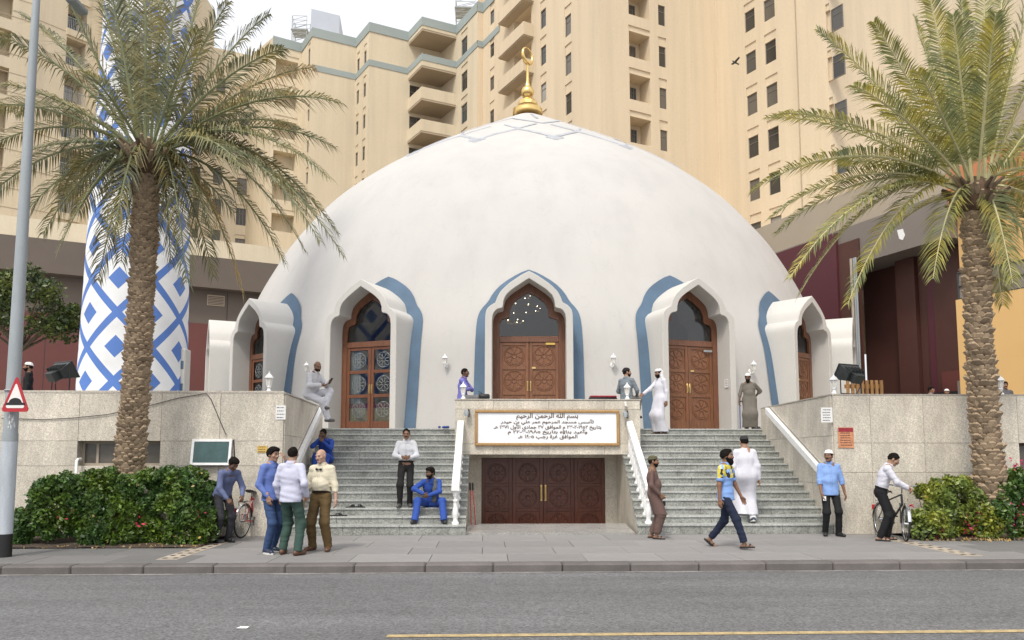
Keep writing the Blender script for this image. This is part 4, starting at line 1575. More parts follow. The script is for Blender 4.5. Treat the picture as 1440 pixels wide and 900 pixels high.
# ------------------------------------------------------------ tall tower on the right
T0, T1, T2, T3, T4, T5 = (-.30, 66.22), (7.78, 50.45), (17.3, 54.85), (21.8, 46.35), (48, 58.6), (48, 90)
bT = thing('apartment_tower', 'tall tan apartment tower with narrow windows rising behind the right of the dome', 'building', (12, 55, 0))
ZT = 58
T = [(-.78, 66.0), T0, T1, T2, T3, T4]
m = MB()
wins = []
for i in range(len(T) - 1):
    fc = Facade(T[i], T[i + 1])
    ops = []
    if i == 1:
        zA = fc.hit(799, 76)[1]
        pz = 3.0
        wcol(fc, ops, wins, 692, 61, 80, .75, 3.05, -4, 6, .8)
        wcol(fc, ops, wins, 764, 65, 91, .8, pz, -6, 7, .8)
        wcol(fc, ops, wins, 799, 76, 105, .8, pz, -6, 7, .8)
        ua, ub = fc.hit(722, 60)[0], fc.hit(748, 60)[0]
        zb = fc.hit(713, 86.6)[1]
        for k in range(-6, 7):
            ops.append((ua + .15, ub - .1, zb - 1.9 + k * pz, zb - .1 + k * pz, .9))
        bal = (fc, ua - 1.0, ub + .3, zb, pz)
    if i == 2:
        wcol(fc, ops, wins, 931.3, 65.5, 94, .62, 3.13, -5, 6, .7)
        u0_, u1_ = fc.hit(884.5, 60)[0], fc.hit(913.5, 60)[0]
        za, zb_ = fc.hit(900, 47.5)[1], fc.hit(900, 83)[1]
        for k in range(-5, 6):
            ops.append((u0_, u1_, zb_ + 3.13 * k, za + 3.13 * k, 1.25))
            ops.append((u0_ - .03, u1_ + .03, za + 3.13 * k + .02, za + 3.13 * k + .45, .08))
            wins.append((fc, u0_ + .93, u0_ + 1.4, zb_ + 3.13 * k + .35, zb_ + 3.13 * k + 1.55, 1, 1.22))
    if i == 3:
        wcol(fc, ops, wins, 1055.5, 73, 102, .92, 3.12, -7, 5, .65)
        wcol(fc, ops, wins, 1083, 57.5, 88, .95, 3.12, -7, 5, .65)
        wcol(fc, ops, wins, 1178, 75, 108, .85, 3.12, -5, 5, .5)
    fc.wall(m, 13, ZT, ops)
shell(m, T, 13, ZT, ((10, 24), (0, 26)))
m.build('wall', M['tan'], bT)
for a in wins:
    window(bT, *a[:5], dep=(a[6] if len(a) > 6 else .14), bars=a[5])
fc, ua, ub, zb, pz = bal
for k in range(-5, 6):
    mm_ = MB()
    a, b = zb + pz * k, zb + pz * k + 1.05
    dep = -.95
    quad = lambda z: [fc.p(ua, z, -.0), fc.p(ua, z, dep), fc.p(ub, z, dep), fc.p(ub, z, 0)]
    mm_.hexa(quad(a), quad(b))
    bb = mm_.build('balcony', M['tan'], bT)
    mm_ = MB()
    quad2 = lambda z: [fc.p(ua + .06, z, 0.0), fc.p(ua + .06, z, dep + .06), fc.p(ub - .06, z, dep + .06), fc.p(ub - .06, z, 0)]
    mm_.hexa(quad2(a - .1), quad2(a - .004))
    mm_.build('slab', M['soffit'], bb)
for q_, z_, h_ in ((3.2, HB, .58), (2.4, HR_ + .12, .9)):
    m = MB()
    ribbon(m, T[:2] + [Facade(T[1], T[2]).p(q_, 0)[:2]], z_ - h_, z_, .06)
    m.build('storey_band', M['teal'], bT)
fc = Facade(T[3], T[4])
u_, _ = fc.hit(1122, 100)
MB().tube([fc.p(u_, 14, -.05), fc.p(u_, 56, -.05)], .03, 6).build('downpipe', M['soffit'], bT)

# ------------------------------------------------------------ left wing
bL = thing('apartment_building', 'cream apartment block with grooved walls and loggias behind the lamp post', 'building', (-36, 62, 0))
Lp = [(at(-170, 300, 55)[0], 55), (at(30, 300, 60.5)[0], 60.5), (at(36, 300, 60)[0], 60), (at(134, 300, 64)[0], 64), (at(150, 300, 62)[0], 62), (at(205, 300, 64)[0], 64)]
m = MB()
wins = []
for i in range(len(Lp) - 1):
    fc = Facade(Lp[i], Lp[i + 1])
    ops = []
    if i == 0:
        u0_, u1_ = fc.hit(-14, 80)[0], fc.hit(14, 80)[0]
        z0_, z1_ = fc.hit(5, 78)[1], fc.hit(5, 40)[1]
        for k in range(-4, 4):
            ops.append((u0_, u1_, z0_ + 3.1 * k, z1_ + 3.1 * k, 1.2))
    if i == 2:
        u0_, u1_ = fc.hit(84, 230)[0], fc.hit(112, 230)[0]
        z0_, z1_ = fc.hit(98, 249)[1], fc.hit(98, 209)[1]
        lo = (fc, u0_, u1_, z0_)
        for k in range(-2, 7):
            ops.append((u0_, u1_, z0_ + 3.1 * k, z1_ + 3.1 * k, 1.2))
            wins.append((fc, u0_ + .35, u0_ + 1.15, z0_ + 3.1 * k + .06, z0_ + 3.1 * k + 1.9, 1, 1.18))
    fc.wall(m, 12, 48, ops)
shell(m, Lp, 12, 48, ((-8, 20), (0, 14)))
m.build('wall', M['beige'], bL)
for a in wins:
    window(bL, *a[:5], dep=(a[6] if len(a) > 6 else .14), bars=a[5])
m = MB()
for k in range(-2, 24):
    z = lo[3] - .3 + 1.55 * k
    ribbon(m, Lp[:2], z, z + .05, .02)
    if k % 2 == 0:
        ribbon(m, [Lp[2], lo[0].p(lo[1] - .1, 0)[:2]], z, z + .05, .02)
m.build('wall_groove', M['soffit'], bL)
fc, u0_, u1_, z0_ = lo
for k in range(-2, 7):
    mm_ = MB()
    z = z0_ + 3.1 * k
    mm_.tube([fc.p(u0_, z + 1.0, -.1), fc.p(u1_ + .1, z + 1.0, -.1)], .035, 5)
    for j in range(13):
        uu = u0_ + (u1_ + .1 - u0_) * j / 12
        mm_.tube([fc.p(uu, z, -.1), fc.p(uu, z + 1.0, -.1)], .015, 4)
    b_ = mm_.build('balcony_rail', M['galv'], bL)
    mm_ = MB()
    q_ = lambda zz: [fc.p(u0_ - .05, zz, .05), fc.p(u0_ - .05, zz, -.18), fc.p(u1_ + .15, zz, -.18), fc.p(u1_ + .15, zz, .05)]
    mm_.hexa(q_(z - .55), q_(z))
    mm_.build('balcony_slab', M['beige'], b_)

# ------------------------------------------------------------ podium, left side
ZP = 14.5
pl0, pl1 = atz(30, 332, ZP), atz(360, 368, ZP)
dd = Vector((pl1[0] - pl0[0], pl1[1] - pl0[1])).normalized()
PA = (pl0[0] - dd.x * 22, pl0[1] - dd.y * 22)
PB = (pl1[0] + dd.x * 12, pl1[1] + dd.y * 12)
pL = thing('podium_building', 'low podium in grey brown and dark red cladding behind the minaret', 'building', ((PA[0] + PB[0]) / 2, (PA[1] + PB[1]) / 2, 0))
fcp = Facade(PA, PB)


def slabwall(par, name, mat, fc, u0, u1, z0, z1, dep, th=.3):
    mm_ = MB()
    q_ = lambda z: [fc.p(u0, z, dep + th), fc.p(u0, z, dep), fc.p(u1, z, dep), fc.p(u1, z, dep + th)]
    mm_.hexa(q_(z0), q_(z1))
    return mm_.build(name, mat, par)


slabwall(pL, 'parapet', M['beige'], fcp, 0, fcp.L, ZP, ZP + 1.15, .05)
slabwall(pL, 'fascia', M['podbrown'], fcp, 0, fcp.L, 12.45, ZP - .004, 0, 5.0)
slabwall(pL, 'upper_wall', M['podbrown'], fcp, 0, fcp.L, 10.2, 12.44, .85)
slabwall(pL, 'lower_wall', M['podred'], fcp, 0, fcp.L, -.8, 10.196, .83)
slabwall(pL, 'roof', M['soffit'], fcp, 0, fcp.L, ZP - .3, ZP - .05, 1, 24)
uv = fcp.hit(300, 425)
gr = slabwall(pL, 'vent_frame', M['soffit'], fcp, fcp.hit(293, 420)[0], fcp.hit(318, 420)[0], fcp.hit(305, 427)[1], fcp.hit(305, 412)[1], .79, .05)
for k in range(6):
    zz = fcp.hit(305, 427)[1] + .06 + k * .1
    slabwall(pL, 'louvre', M['podbrown'], fcp, fcp.hit(293, 420)[0] + .05, fcp.hit(318, 420)[0] - .05, zz, zz + .05, .77, .03).parent = gr
for px in (62, 205, 320):
    u_ = fcp.hit(px, 470)[0]
    slabwall(pL, 'panel_joint', M['black'], fcp, u_, u_ + .03, 0, 12.4, .826, .02)

# ------------------------------------------------------------ podium, right side
pr0, pr1 = atz(1067, 320, ZP), atz(1283, 231, ZP)
dd = Vector((pr1[0] - pr0[0], pr1[1] - pr0[1])).normalized()
PC = (pr0[0] - dd.x * 14, pr0[1] - dd.y * 14)
PD = (pr1[0] + dd.x * 16, pr1[1] + dd.y * 16)
fcr = Facade(PC, PD)
pR = thing('podium_building', 'maroon clad podium with grey fascia behind the right palm', 'building', (*fcr.p(15, 0)[:2], 0))
u1320 = fcr.hit(1330, 240)[0]
slabwall(pR, 'upper_fascia', M['palefascia'], fcr, 0, u1320, 12.7, ZP, .08, 4)
slabwall(pR, 'terracotta_fascia', M['terra'], fcr, u1320 + .01, fcr.L, 12.1, ZP - .9, .0, 4)
slabwall(pR, 'upper_wall', M['palefascia'], fcr, u1320 + .01, fcr.L, ZP - .89, ZP + 1.6, .3, 4)
slabwall(pR, 'lower_fascia', M['fascia'], fcr, 0, u1320, 10.75, 12.696, -.05, 5)
slabwall(pR, 'lower_fascia', M['ochre'], fcr, u1320 + .01, fcr.L, 8.4, 12.09, .5, 4)
slabwall(pR, 'roof', M['soffit'], fcr, 0, fcr.L, ZP - .3, ZP - .05, 2, 20)
for k, (pa, pb, mt, dp) in enumerate(((1000, 1156, 'purple', 1.2), (1156, 1212, 'maroon', 1.9), (1212, 1238, 'maroon', 1.25), (1238, 1252, 'maroon', 1.45), (1252, 1262, 'purple', 1.3), (1262, 1330, 'maroon', 1.22), (1330, 1420, 'maroon', 1.3))):
    ua, ub = fcr.hit(pa, 450)[0] + .9, fcr.hit(pb, 450)[0] + .9
    if pa == 1000:
        slabwall(pR, 'cladding_panel', M[mt], fcr, fcr.hit(1085, 400)[0], fcr.hit(1183, 400)[0], -.8, fcr.hit(1140, 342)[1], -.25, .15)
        slabwall(pR, 'cladding_panel', M['maroon'], fcr, fcr.hit(1183, 400)[0] + .02, fcr.hit(1213, 400)[0], -.8, fcr.hit(1190, 342)[1], -.15, .08)
        continue
    slabwall(pR, 'cladding_panel', M[mt], fcr, max(ua, 0), ub - .03, -.8, 10.74, dp, .4)
ua, ub = fcr.hit(1276, 525)[0] + .9, fcr.hit(1345, 525)[0] + .9
slabwall(pR, 'low_panel', M['podred'], fcr, ua, ub, -.8, fcr.hit(1310, 521)[1], 1.0, .3)
sh = slabwall(pR, 'shutter', M['black'], fcr, fcr.hit(1225, 540)[0], fcr.hit(1318, 540)[0] + .5, 2.3, 4.3, .55, .1)
for k in range(9):
    z = 2.5 + k * .2
    slabwall(pR, 'shutter_slat', M['fascia'], fcr, fcr.hit(1225, 540)[0] + .05, fcr.hit(1318, 540)[0] + .45, z, z + .05, .51, .05).parent = sh
slabwall(pR, 'shutter_box', M['fascia'], fcr, fcr.hit(1318, 540)[0] + .55, fcr.hit(1352, 540)[0] + .6, 2.3, fcr.hit(1335, 535)[1], .5, .3)
for px, mt in ((1207, 'tile'), (1211, 'galv'), (1213.5, 'galv')):
    u_ = fcr.hit(px, 450)[0]
    MB().tube([fcr.p(u_, 2.3, -.3), fcr.p(u_, 11, -.3)], .07 if mt == 'tile' else .05, 8).build('pipe', M[mt], pR)
mm_ = MB()
pts = [fcr.hit(*q) for q in ((1263, 324), (1271, 322), (1274, 331), (1271, 338), (1266, 336))]
mm_.add([fcr.p(u_, z, -.07) for u_, z in pts] + [fcr.p(u_, z, -.055) for u_, z in pts], [(0, 1, 2, 3, 4), (9, 8, 7, 6, 5)] + [(i, (i + 1) % 5, 5 + (i + 1) % 5, 5 + i) for i in range(5)])
mm_.build('torn_patch', M['paper'], pR)

# ------------------------------------------------------------ ochre block at the right edge
oa = at(1344, 425, 27)
od = Vector((.469, -.883)).normalized()
fo = Facade((oa[0], 27), (oa[0] + od.x * 9, 27 + od.y * 9))
oc = thing('ochre_building', 'low ochre block with dark railing behind the right palm trunk', 'building', (*fo.p(3, 0)[:2], 0))
zt = fo.hit(1344, 422)[1]
slabwall(oc, 'wall', M['ochre'], fo, 0, fo.L, -.8, zt, 0, 3.5)
zr = fo.hit(1344, 384)[1]
mm_ = MB()
for k in range(7):
    u_ = .05 + k * (fo.L - .1) / 6
    mm_.tube([fo.p(u_, zt, .12), fo.p(u_, zr, .12)], .035, 6)
for f in (0.03, .5, 1):
    mm_.tube([fo.p(.05, zt + (zr - zt) * f, .12), fo.p(fo.L - .05, zt + (zr - zt) * f, .12)], .035, 6)
rb = mm_.build('railing', M['blackmetal'], oc)
slabwall(oc, 'railing_panel', M['fascia'], fo, .08, fo.L - .08, zt + .05, zr - .03, .14, .02).parent = rb
slabwall(oc, 'upper_wall', M['ochre'], fo, 1.2, fo.L, zt, 10.5, 2.2, 2)

# ================================================================== SMALL THINGS
# ---- founding plaque on the balcony wall
px0, _, pz1 = at(668, 576.5, 18.98)
px1, _, pz0 = at(871, 627, 18.98)
pq = thing('plaque', 'white Arabic plaque in a gilt frame on the balcony wall', 'plaque', ((px0 + px1) / 2, 18.98, pz0))
FWD = .07
m = MB()
for x0, x1, z0, z1 in ((px0, px1, pz1 - FWD, pz1), (px0, px1, pz0, pz0 + FWD), (px0, px0 + FWD, pz0 + FWD, pz1 - FWD), (px1 - FWD, px1, pz0 + FWD, pz1 - FWD)):
    m.cbox(x0, x1, 18.92, 18.995, z0, z1, .012)
m.build('frame', M['frameGold'], pq, smooth=30)
MB().box(px0 + FWD - .01, px1 - FWD + .01, 18.955, 18.99, pz0 + FWD - .01, pz1 - FWD + .01).build('board', M['signboard'], pq)
AR = {}
for row in ('ا FE8D FE8E', 'أ FE83 FE84', 'ب FE8F FE90 FE91 FE92', 'ة FE93 FE94', 'ت FE95 FE96 FE97 FE98', 'ج FE9D FE9E FE9F FEA0', 'ح FEA1 FEA2 FEA3 FEA4', 'خ FEA5 FEA6 FEA7 FEA8',
            'د FEA9 FEAA', 'ر FEAD FEAE', 'س FEB1 FEB2 FEB3 FEB4', 'ع FEC9 FECA FECB FECC', 'غ FECD FECE FECF FED0', 'ف FED1 FED2 FED3 FED4', 'ق FED5 FED6 FED7 FED8', 'ل FEDD FEDE FEDF FEE0',
            'م FEE1 FEE2 FEE3 FEE4', 'ن FEE5 FEE6 FEE7 FEE8', 'ه FEE9 FEEA FEEB FEEC', 'و FEED FEEE', 'ي FEF1 FEF2 FEF3 FEF4', 'ى FEEF FEF0', 'ؤ FE85 FE86', 'ئ FE89 FE8A FE8B FE8C', 'لا FEFB FEFC'):
    a = row.split()
    AR[a[0]] = [chr(int(h, 16)) for h in a[1:]]


def shape_arabic(s):
    """joined letter forms in visual (left to right) order; digits keep their own order"""
    toks, i = [], 0
    while i < len(s):
        if s[i:i + 2] == 'لا':
            toks.append('لا'); i += 2
        else:
            toks.append(s[i]); i += 1
    out = []
    for i, ch in enumerate(toks):
        if ch not in AR:
            out.append(ch)
            continue
        joins = lambda c: c in AR and len(AR[c]) == 4
        prev = i > 0 and (joins(toks[i - 1]) or toks[i - 1] == 'ـ')
        nxt = i + 1 < len(toks) and (toks[i + 1] in AR or toks[i + 1] == 'ـ') and len(AR[ch]) == 4
        out.append(AR[ch][3 if prev and nxt else 1 if prev else 2 if nxt else 0])
    out = out[::-1]
    res, i = [], 0
    dg = '٠١٢٣٤٥٦٧٨٩-'
    while i < len(out):
        j = i
        while j < len(out) and out[j] in dg:
            j += 1
        if j > i:
            res += out[i:j][::-1]
            i = j
        else:
            res.append(out[i]); i += 1
    return ''.join(res)


def text_mesh(name, body, mat, parent, x0, x1, zc, y, hgt, off=.0):
    c = bpy.data.curves.new('lettering', 'FONT')
    c.body = body
    c.extrude = .002
    c.offset = off
    o = bpy.data.objects.new('lettering_tmp', c)
    COL.objects.link(o)
    bpy.context.view_layer.update()
    me = bpy.data.meshes.new_from_object(o.evaluated_get(bpy.context.evaluated_depsgraph_get()))
    bpy.data.objects.remove(o)
    co = np.empty(len(me.vertices) * 3)
    me.vertices.foreach_get('co', co)
    co = co.reshape(-1, 3)
    mn, mx = co.min(0), co.max(0)
    rl = rootloc(parent)
    k = (x1 - x0) / (mx[0] - mn[0])
    kz = hgt / (mx[1] - mn[1])
    new = np.stack([x0 + (co[:, 0] - mn[0]) * k - rl.x, y - co[:, 2] - rl.y, zc + (co[:, 1] - (mn[1] + mx[1]) / 2) * kz - rl.z], -1)
    me.vertices.foreach_set('co', new.reshape(-1))
    me.materials.clear()
    me.materials.append(mat)
    me.name = name
    me.update()
    return link(name, me, parent)


ROWS = [('بسم الله الرحمن الرحيم', 726, 813, 586, 9.5), ('تأسس مسجد المرحوم عمر علي بن حيدر', 704, 835, 593.5, 7.6), ('بتاريخ ٢٣-٢-١٩٥٢ م الموافق ٢٧ جمادى الأول ١٣٧١ هـ', 694, 845.5, 600.8, 8.2),
        ('وأعيد بناؤه بتاريخ ٢٢-٣-١٩٨٥ م', 714, 826, 607.5, 7.6), ('الموافق غرة رجب ١٤٠٥ هـ', 728, 812, 614.5, 6.6)]
for s_, a, b, yc, hp in ROWS:
    X0, X1 = at(a, yc, 18.95)[0], at(b, yc, 18.95)[0]
    zc = at(760, yc, 18.95)[2]
    text_mesh('lettering', shape_arabic(s_), M['brownink'], pq, X0, X1, zc, 18.948, hp / 55, .02)['kind'] = 'stuff'


# ---- lanterns
def lantern_parts(t, c, s=1.0, post=True):
    x, y, z = c
    if post:
        MB().lathe([(.075 * s, 0), (.075 * s, .04 * s), (.05 * s, .06 * s), (.035 * s, .11 * s), (.06 * s, .15 * s), (.045 * s, .18 * s)], (x, y, z), 10).build('post', M['whitemetal'], t, smooth=40)
        z += .17 * s
    m = MB()
    m.lathe([(.05 * s, 0), (.06 * s, .02 * s)], (x, y, z), 6)
    for k in range(6):
        a = k * math.pi / 3
        m.tube([(x + .058 * s * math.cos(a), y + .058 * s * math.sin(a), z + .015 * s), (x + .088 * s * math.cos(a), y + .088 * s * math.sin(a), z + .20 * s)], .008 * s, 4)
    m.build('cage', M['whitemetal'], t)
    MB().lathe([(.052 * s, .02 * s), (.08 * s, .198 * s)], (x, y, z), 6).build('lamp_glass', M['ceil'], t)
    MB().lathe([(.115 * s, .20 * s), (.10 * s, .225 * s), (.06 * s, .28 * s), (.03 * s, .30 * s), (.03 * s, .315 * s), (.014 * s, .33 * s), (.018 * s, .35 * s), (.004 * s, .37 * s)], (x, y, z), 12).build('cap', M['whitemetal'], t, smooth=35)


for px, Y, zb, lab in ((378, 15.76, ztop, 'white lantern on the left wall near the stair corner'), (651.5, SY + .15, sz1, 'white lantern on the balcony wall beside the man in lilac'),
                       (882, SY + .15, sz1, 'white lantern on the balcony wall beside the man in grey'), (1173, 15.78, ztop, 'white lantern on the right wall near the stair corner'), (1407, 15.78, ztop, 'white lantern on the right wall behind the palm trunk')):
    X = at(px, 550, Y)[0]
    t = thing('lantern', lab, 'lantern', (X, Y, zb), group='white lanterns standing on the walls')
    lantern_parts(t, (X, Y, zb), .82)
for k, nm in ((-2.5, 'far left of the terrace, beyond the leftmost arch'), (-1.5, 'above the man seated on the stair wall'), (-.5, 'left of the central arch'), (.5, 'right of the central arch'), (1.5, 'above the man in the grey robe'), (2.5, 'behind the right floodlight')):
    th = TH0 + R(21.3) * k
    p = dome_pt(th, 0, 2.05, .2)
    q = dome_pt(th, 0, 2.05, -.02)
    t = thing('wall_lamp', 'white lantern lamp on the dome wall ' + nm, 'wall lamp', p, group='white wall lamps between the arches')
    lantern_parts(t, (p[0], p[1], p[2] - .02), .85, False)
    m = MB()
    m.tube([q, (q[0] * .6 + p[0] * .4, q[1] * .6 + p[1] * .4, q[2] - .13), (p[0], p[1], p[2] - .1), (p[0], p[1], p[2])], .018, 6)
    m.sphere((q[0] * .9 + p[0] * .1, q[1] * .9 + p[1] * .1, q[2] - .06), (.05, .05, .085), 8, 6)
    m.build('bracket', M['whitemetal'], t, smooth='all')


# ---- floodlights
def floodlight(px, py, Y, ang, lab, s=1.0):
    X, _, Z = at(px, py, Y)
    t = thing('floodlight', lab, 'floodlight', (X, Y, Z), rotz=ang)
    w_, h_, d_ = .29 * s, .17 * s, .12 * s
    T_ = Matrix.Rotation(R(-30), 4, 'X')
    m = MB()
    m.hexa([(-w_, -d_, -h_), (w_, -d_, -h_), (w_ * .75, d_, -h_ * .55), (-w_ * .75, d_, -h_ * .55)], [(-w_, -d_, h_), (w_, -d_, h_), (w_ * .75, d_, h_ * .55), (-w_ * .75, d_, h_ * .55)])
    for k in range(5):
        m.box(-w_ * .7 + k * w_ * .33, -w_ * .7 + k * w_ * .33 + .012, -d_ * .5, d_ * 1.15, h_ * .5, h_ * .95)
    m.xf(T_).build('housing', M['blackmetal'], t, world=False)
    m = MB()
    m.cbox(-w_ - .015, w_ + .015, -d_ - .03, -d_ - .002, -h_ - .015, h_ + .015, .006)
    m.xf(T_).build('front_rim', M['blackmetal'], t, world=False)
    MB().box(-w_ + .02, w_ - .02, -d_ - .034, -d_ - .028, -h_ + .02, h_ - .02).xf(T_).build('lens', M['glass'], t, world=False)
    MB().cbox(-.13 * s, .13 * s, d_ * .7, d_ * 2.1, -.10 * s, .10 * s, .012).xf(T_).build('gear_box', M['blackmetal'], t, world=False)
    m = MB()
    zb = ztop - Z
    m.tube([(-w_ - .02, 0, 0), (-w_ - .02, 0, zb + .02), (w_ + .02, 0, zb + .02), (w_ + .02, 0, 0)], .014, 6)
    m.tube([(-.08, .12, -.1), (-.1, .16, zb * .6), (-.02, .1, zb)], .01, 5)
    m.build('yoke', M['black'], t, world=False)
    return t


floodlight(86, 524, 15.85, R(148), 'black floodlight on the left wall turned to the minaret')
floodlight(1196, 527, 15.85, R(205), 'black floodlight on the right wall turned to the dome')
for px, py, lab, fl in ((656, 581, 'small grey spotlight left of the plaque', -1), (879, 583, 'small grey spotlight right of the plaque', 1)):
    X, _, Z = at(px, py, 18.9)
    t = thing('spotlight', lab, 'spotlight', (X, 18.9, Z))
    MB().lathe([(.05, -.07), (.06, .02), (.045, .07)], (X, 18.86, Z), 10).build('lamp_head', M['galv'], t, smooth=40)
    MB().cbox(X + .04, X + .075, 18.86, 18.99, Z - .09, Z + .1, .005).build('wall_plate', M['blackmetal'], t)
X, _, Z = at(880, 570.5, 18.9)
tag(MB().sphere((X, 18.88, Z), .035, 10, 7).lathe([(.03, -.005), (.03, .1)], (X, 18.93, Z), 8).build('bulb_lamp', M['ceil'], smooth='all'), 'round bulb lamp above the right spotlight by the plaque', 'lamp')


# ---- notices and plates
def notice(name, px0, py0, px1, py1, Y, lab, cat, mat, lines, ink='ink', head=None):
    X0, _, Z1 = at(px0, py0, Y)
    X1, _, Z0 = at(px1, py1, Y)
    t = thing(name, lab, cat, ((X0 + X1) / 2, Y, Z0))
    MB().box(X0, X1, Y - .006, Y, Z0, Z1).build('sheet', M[mat], t)
    m = MB()
    for k in range(lines):
        z = Z1 - (Z1 - Z0) * (.16 + .7 * k / max(lines - 1, 1))
        a = X0 + (X1 - X0) * random.uniform(.1, .2)
        end = X1 - (X1 - X0) * random.uniform(.1, .25)
        while a < end:
            b = min(a + random.uniform(.015, .05), end)
            m.box(a, b, Y - .0075, Y - .0055, z - .008, z + .008)
            a = b + .008
    m.build('print', M[ink], t)['kind'] = 'stuff'
    if head:
        MB().box(X0 + .01, X1 - .01, Y - .008, Y - .0055, Z1 - (Z1 - Z0) * .22, Z1 - .01).build('heading', M[head], t)
    return t


notice('notice', 1154, 573, 1171, 594, 15.585, 'white paper notice at the end of the right wall', 'notice', 'paper', 5).rotation_euler.z = 0
notice('notice', 1178, 601, 1201, 630, 15.585, 'faded orange notice below the white one on the right wall', 'notice', 'orangepaper', 7, 'maroon', 'redcloth')
notice('plate', 362, 627, 376, 636.5, 15.585, 'small yellow plate on the left wall beside the stairs', 'plate', 'goldplate', 3, 'brownink')
nl = notice('notice', 388, 570, 401.5, 590, 15.585, 'white paper notice at the end of the left wall', 'notice', 'paper', 4)
p = WM(TH[4], RP)
t = thing('notice', 'small white notice inside the right carved door arch', 'notice', tuple(p @ Vector((1.06, .2, 1.5))))
o = MB().box(-.006, 0, -.09, .09, -.13, .13).build('sheet', M['paper'], t, world=False)
o.rotation_euler = (0, 0, TH[4])
m = MB()
for k in range(4):
    m.box(-.0075, -.005, -.07, .06, .08 - k * .05, .092 - k * .05)
o = m.build('print', M['ink'], t, world=False)
o.rotation_euler = (0, 0, TH[4])

# ---- white framed window leaning open on the left wall
X0, _, Z1 = at(270, 618, 15.55)
X1, _, Z0 = at(325, 655, 15.55)
t = thing('awning_window', 'white framed window standing open on the left wall', 'window', ((X0 + X1) / 2, 15.56, Z0))
m = MB()
f = .05
Tw = Matrix.Translation((0, 15.585, Z1)) @ Matrix.Rotation(R(-9), 4, 'X') @ Matrix.Translation((0, -15.585, -Z1))
for a, b, c, d_ in ((X0, X0 + f, Z0, Z1), (X1 - f, X1, Z0, Z1), (X0 + f, X1 - f, Z0, Z0 + f), (X0 + f, X1 - f, Z1 - f, Z1)):
    m.cbox(a, b, 15.55, 15.585, c, d_, .004)
m.xf(Tw).build('frame', M['whitemetal'], t)
tealpane = pm('green glass', (.035, .085, .085), .06, .4, 2.5)
MB().box(X0 + f, X1 - f, 15.56, 15.57, Z0 + f, Z1 - f).xf(Tw).build('pane', tealpane, t)
MB().tube([(X1 + .02, 15.59, Z1), (X1 + .07, 15.59, Z0 - .02)], .012, 5).build('stay', M['black'], t)

# ---- cable sagging along the left wall, and a vent pipe
m = MB()
pts = [at(px, py, 15.57) for px, py in ((2, 588), (30, 589), (60, 590), (100, 588), (150, 583), (200, 573), (250, 560), (290, 553), (297, 562), (306, 584), (318, 612))]
m.tube(pts, .008, 5)
tag(m.build('wall_cable', M['cable']), 'thin black cable sagging across the left granite wall', 'cable')
X, _, Z = at(108, 648, 15.45)
m = MB().tube([(X, 15.45, .3), (X, 15.45, Z), (X, 15.5, Z + .03), (X, 15.6, Z + .03)], .03, 8)
tag(m.build('vent_pipe', M['white'], smooth=50), 'white vent pipe at the corner of the basement window', 'pipe')

# ---- lamp post with sign at the left edge
LX, LY = -7.60, 12.62
t = thing('lamp_post', 'tapered grey street lamp post at the left edge', 'lamp post', (LX, LY, 0))
MB().lathe([(.112, 0), (.105, 1.95), (.09, 4.8), (.066, 8.2), (.055, 9.4)], (LX, LY, 0), 20).build('pole', M['galv'], t, smooth=40)
MB().lathe([(.120, 0), (.117, .36)], (LX, LY, 0), 20).build('pole_base', M['black'], t, smooth=40)
MB().lathe([(.1165, .36), (.1125, 1.82)], (LX, LY, 0), 20).build('painted_sleeve', M['polepaint'], t, smooth=40)
MB().lathe([(.115, 1.82), (.114, 1.95)], (LX, LY, 0), 20).build('collar', M['galv'], t, smooth=40)
zarm = at(40, -22, LY)[2]
MB().tube([(LX, LY, zarm - .25), (LX, LY, zarm), (LX + .15, LY + .15, zarm + .01), (LX + .3, LY + .4, zarm)], [.055, .053, .048, .042], 10).build('arm', M['galv'], t, smooth='all')
MB().cbox(LX + .25, LX + .43, LY + .35, LY + .85, zarm - .05, zarm + .07, .03).build('lamp_head', M['galv'], t)
m = MB()
for k in range(26):
    a = random.uniform(R(-85), R(-20))
    z = random.uniform(2.02, 2.5)
    rr_ = .1075
    c_ = [(a + random.uniform(-.13, .13), z + random.uniform(-.06, .06)) for _ in range(4)]
    c_.sort(key=lambda q: math.atan2(q[1] - z, q[0] - a))
    m.add([(LX + rr_ * math.cos(q), LY + rr_ * math.sin(q), zz) for q, zz in c_], [(0, 1, 2, 3)])
m.build('peeling_sticker', M['paper'], t, fix=False)
t = thing('road_sign', 'red bordered triangular speed hump sign strapped to the lamp post', 'sign', (LX, LY - .2, 2.1))
sY = LY - .19
A_ = at(22, 530, sY); B_ = at(1, 579, sY); C_ = at(41, 579, sY)
cx = (B_[0] + C_[0]) / 2
zb, zt_, hw = B_[2], A_[2] + .03, (C_[0] - B_[0]) / 2


def tri(s, dz=0):
    zc = zb + (zt_ - zb) / 3
    raw = [(cx - hw * s, zc + (zb - zc) * s), (cx + hw * s, zc + (zb - zc) * s), (cx, zc + (zt_ - zc) * s)]
    out = []
    for i in range(3):
        p0, p1, p2 = (np.array(raw[(i + k) % 3]) for k in (-1, 0, 1))
        d0, d1 = (p0 - p1) / np.linalg.norm(p0 - p1), (p2 - p1) / np.linalg.norm(p2 - p1)
        r_ = .05 * s
        out += [tuple(p1 + d0 * r_), tuple(p1 + (d0 + d1) * r_ * .35), tuple(p1 + d1 * r_)]
    return out


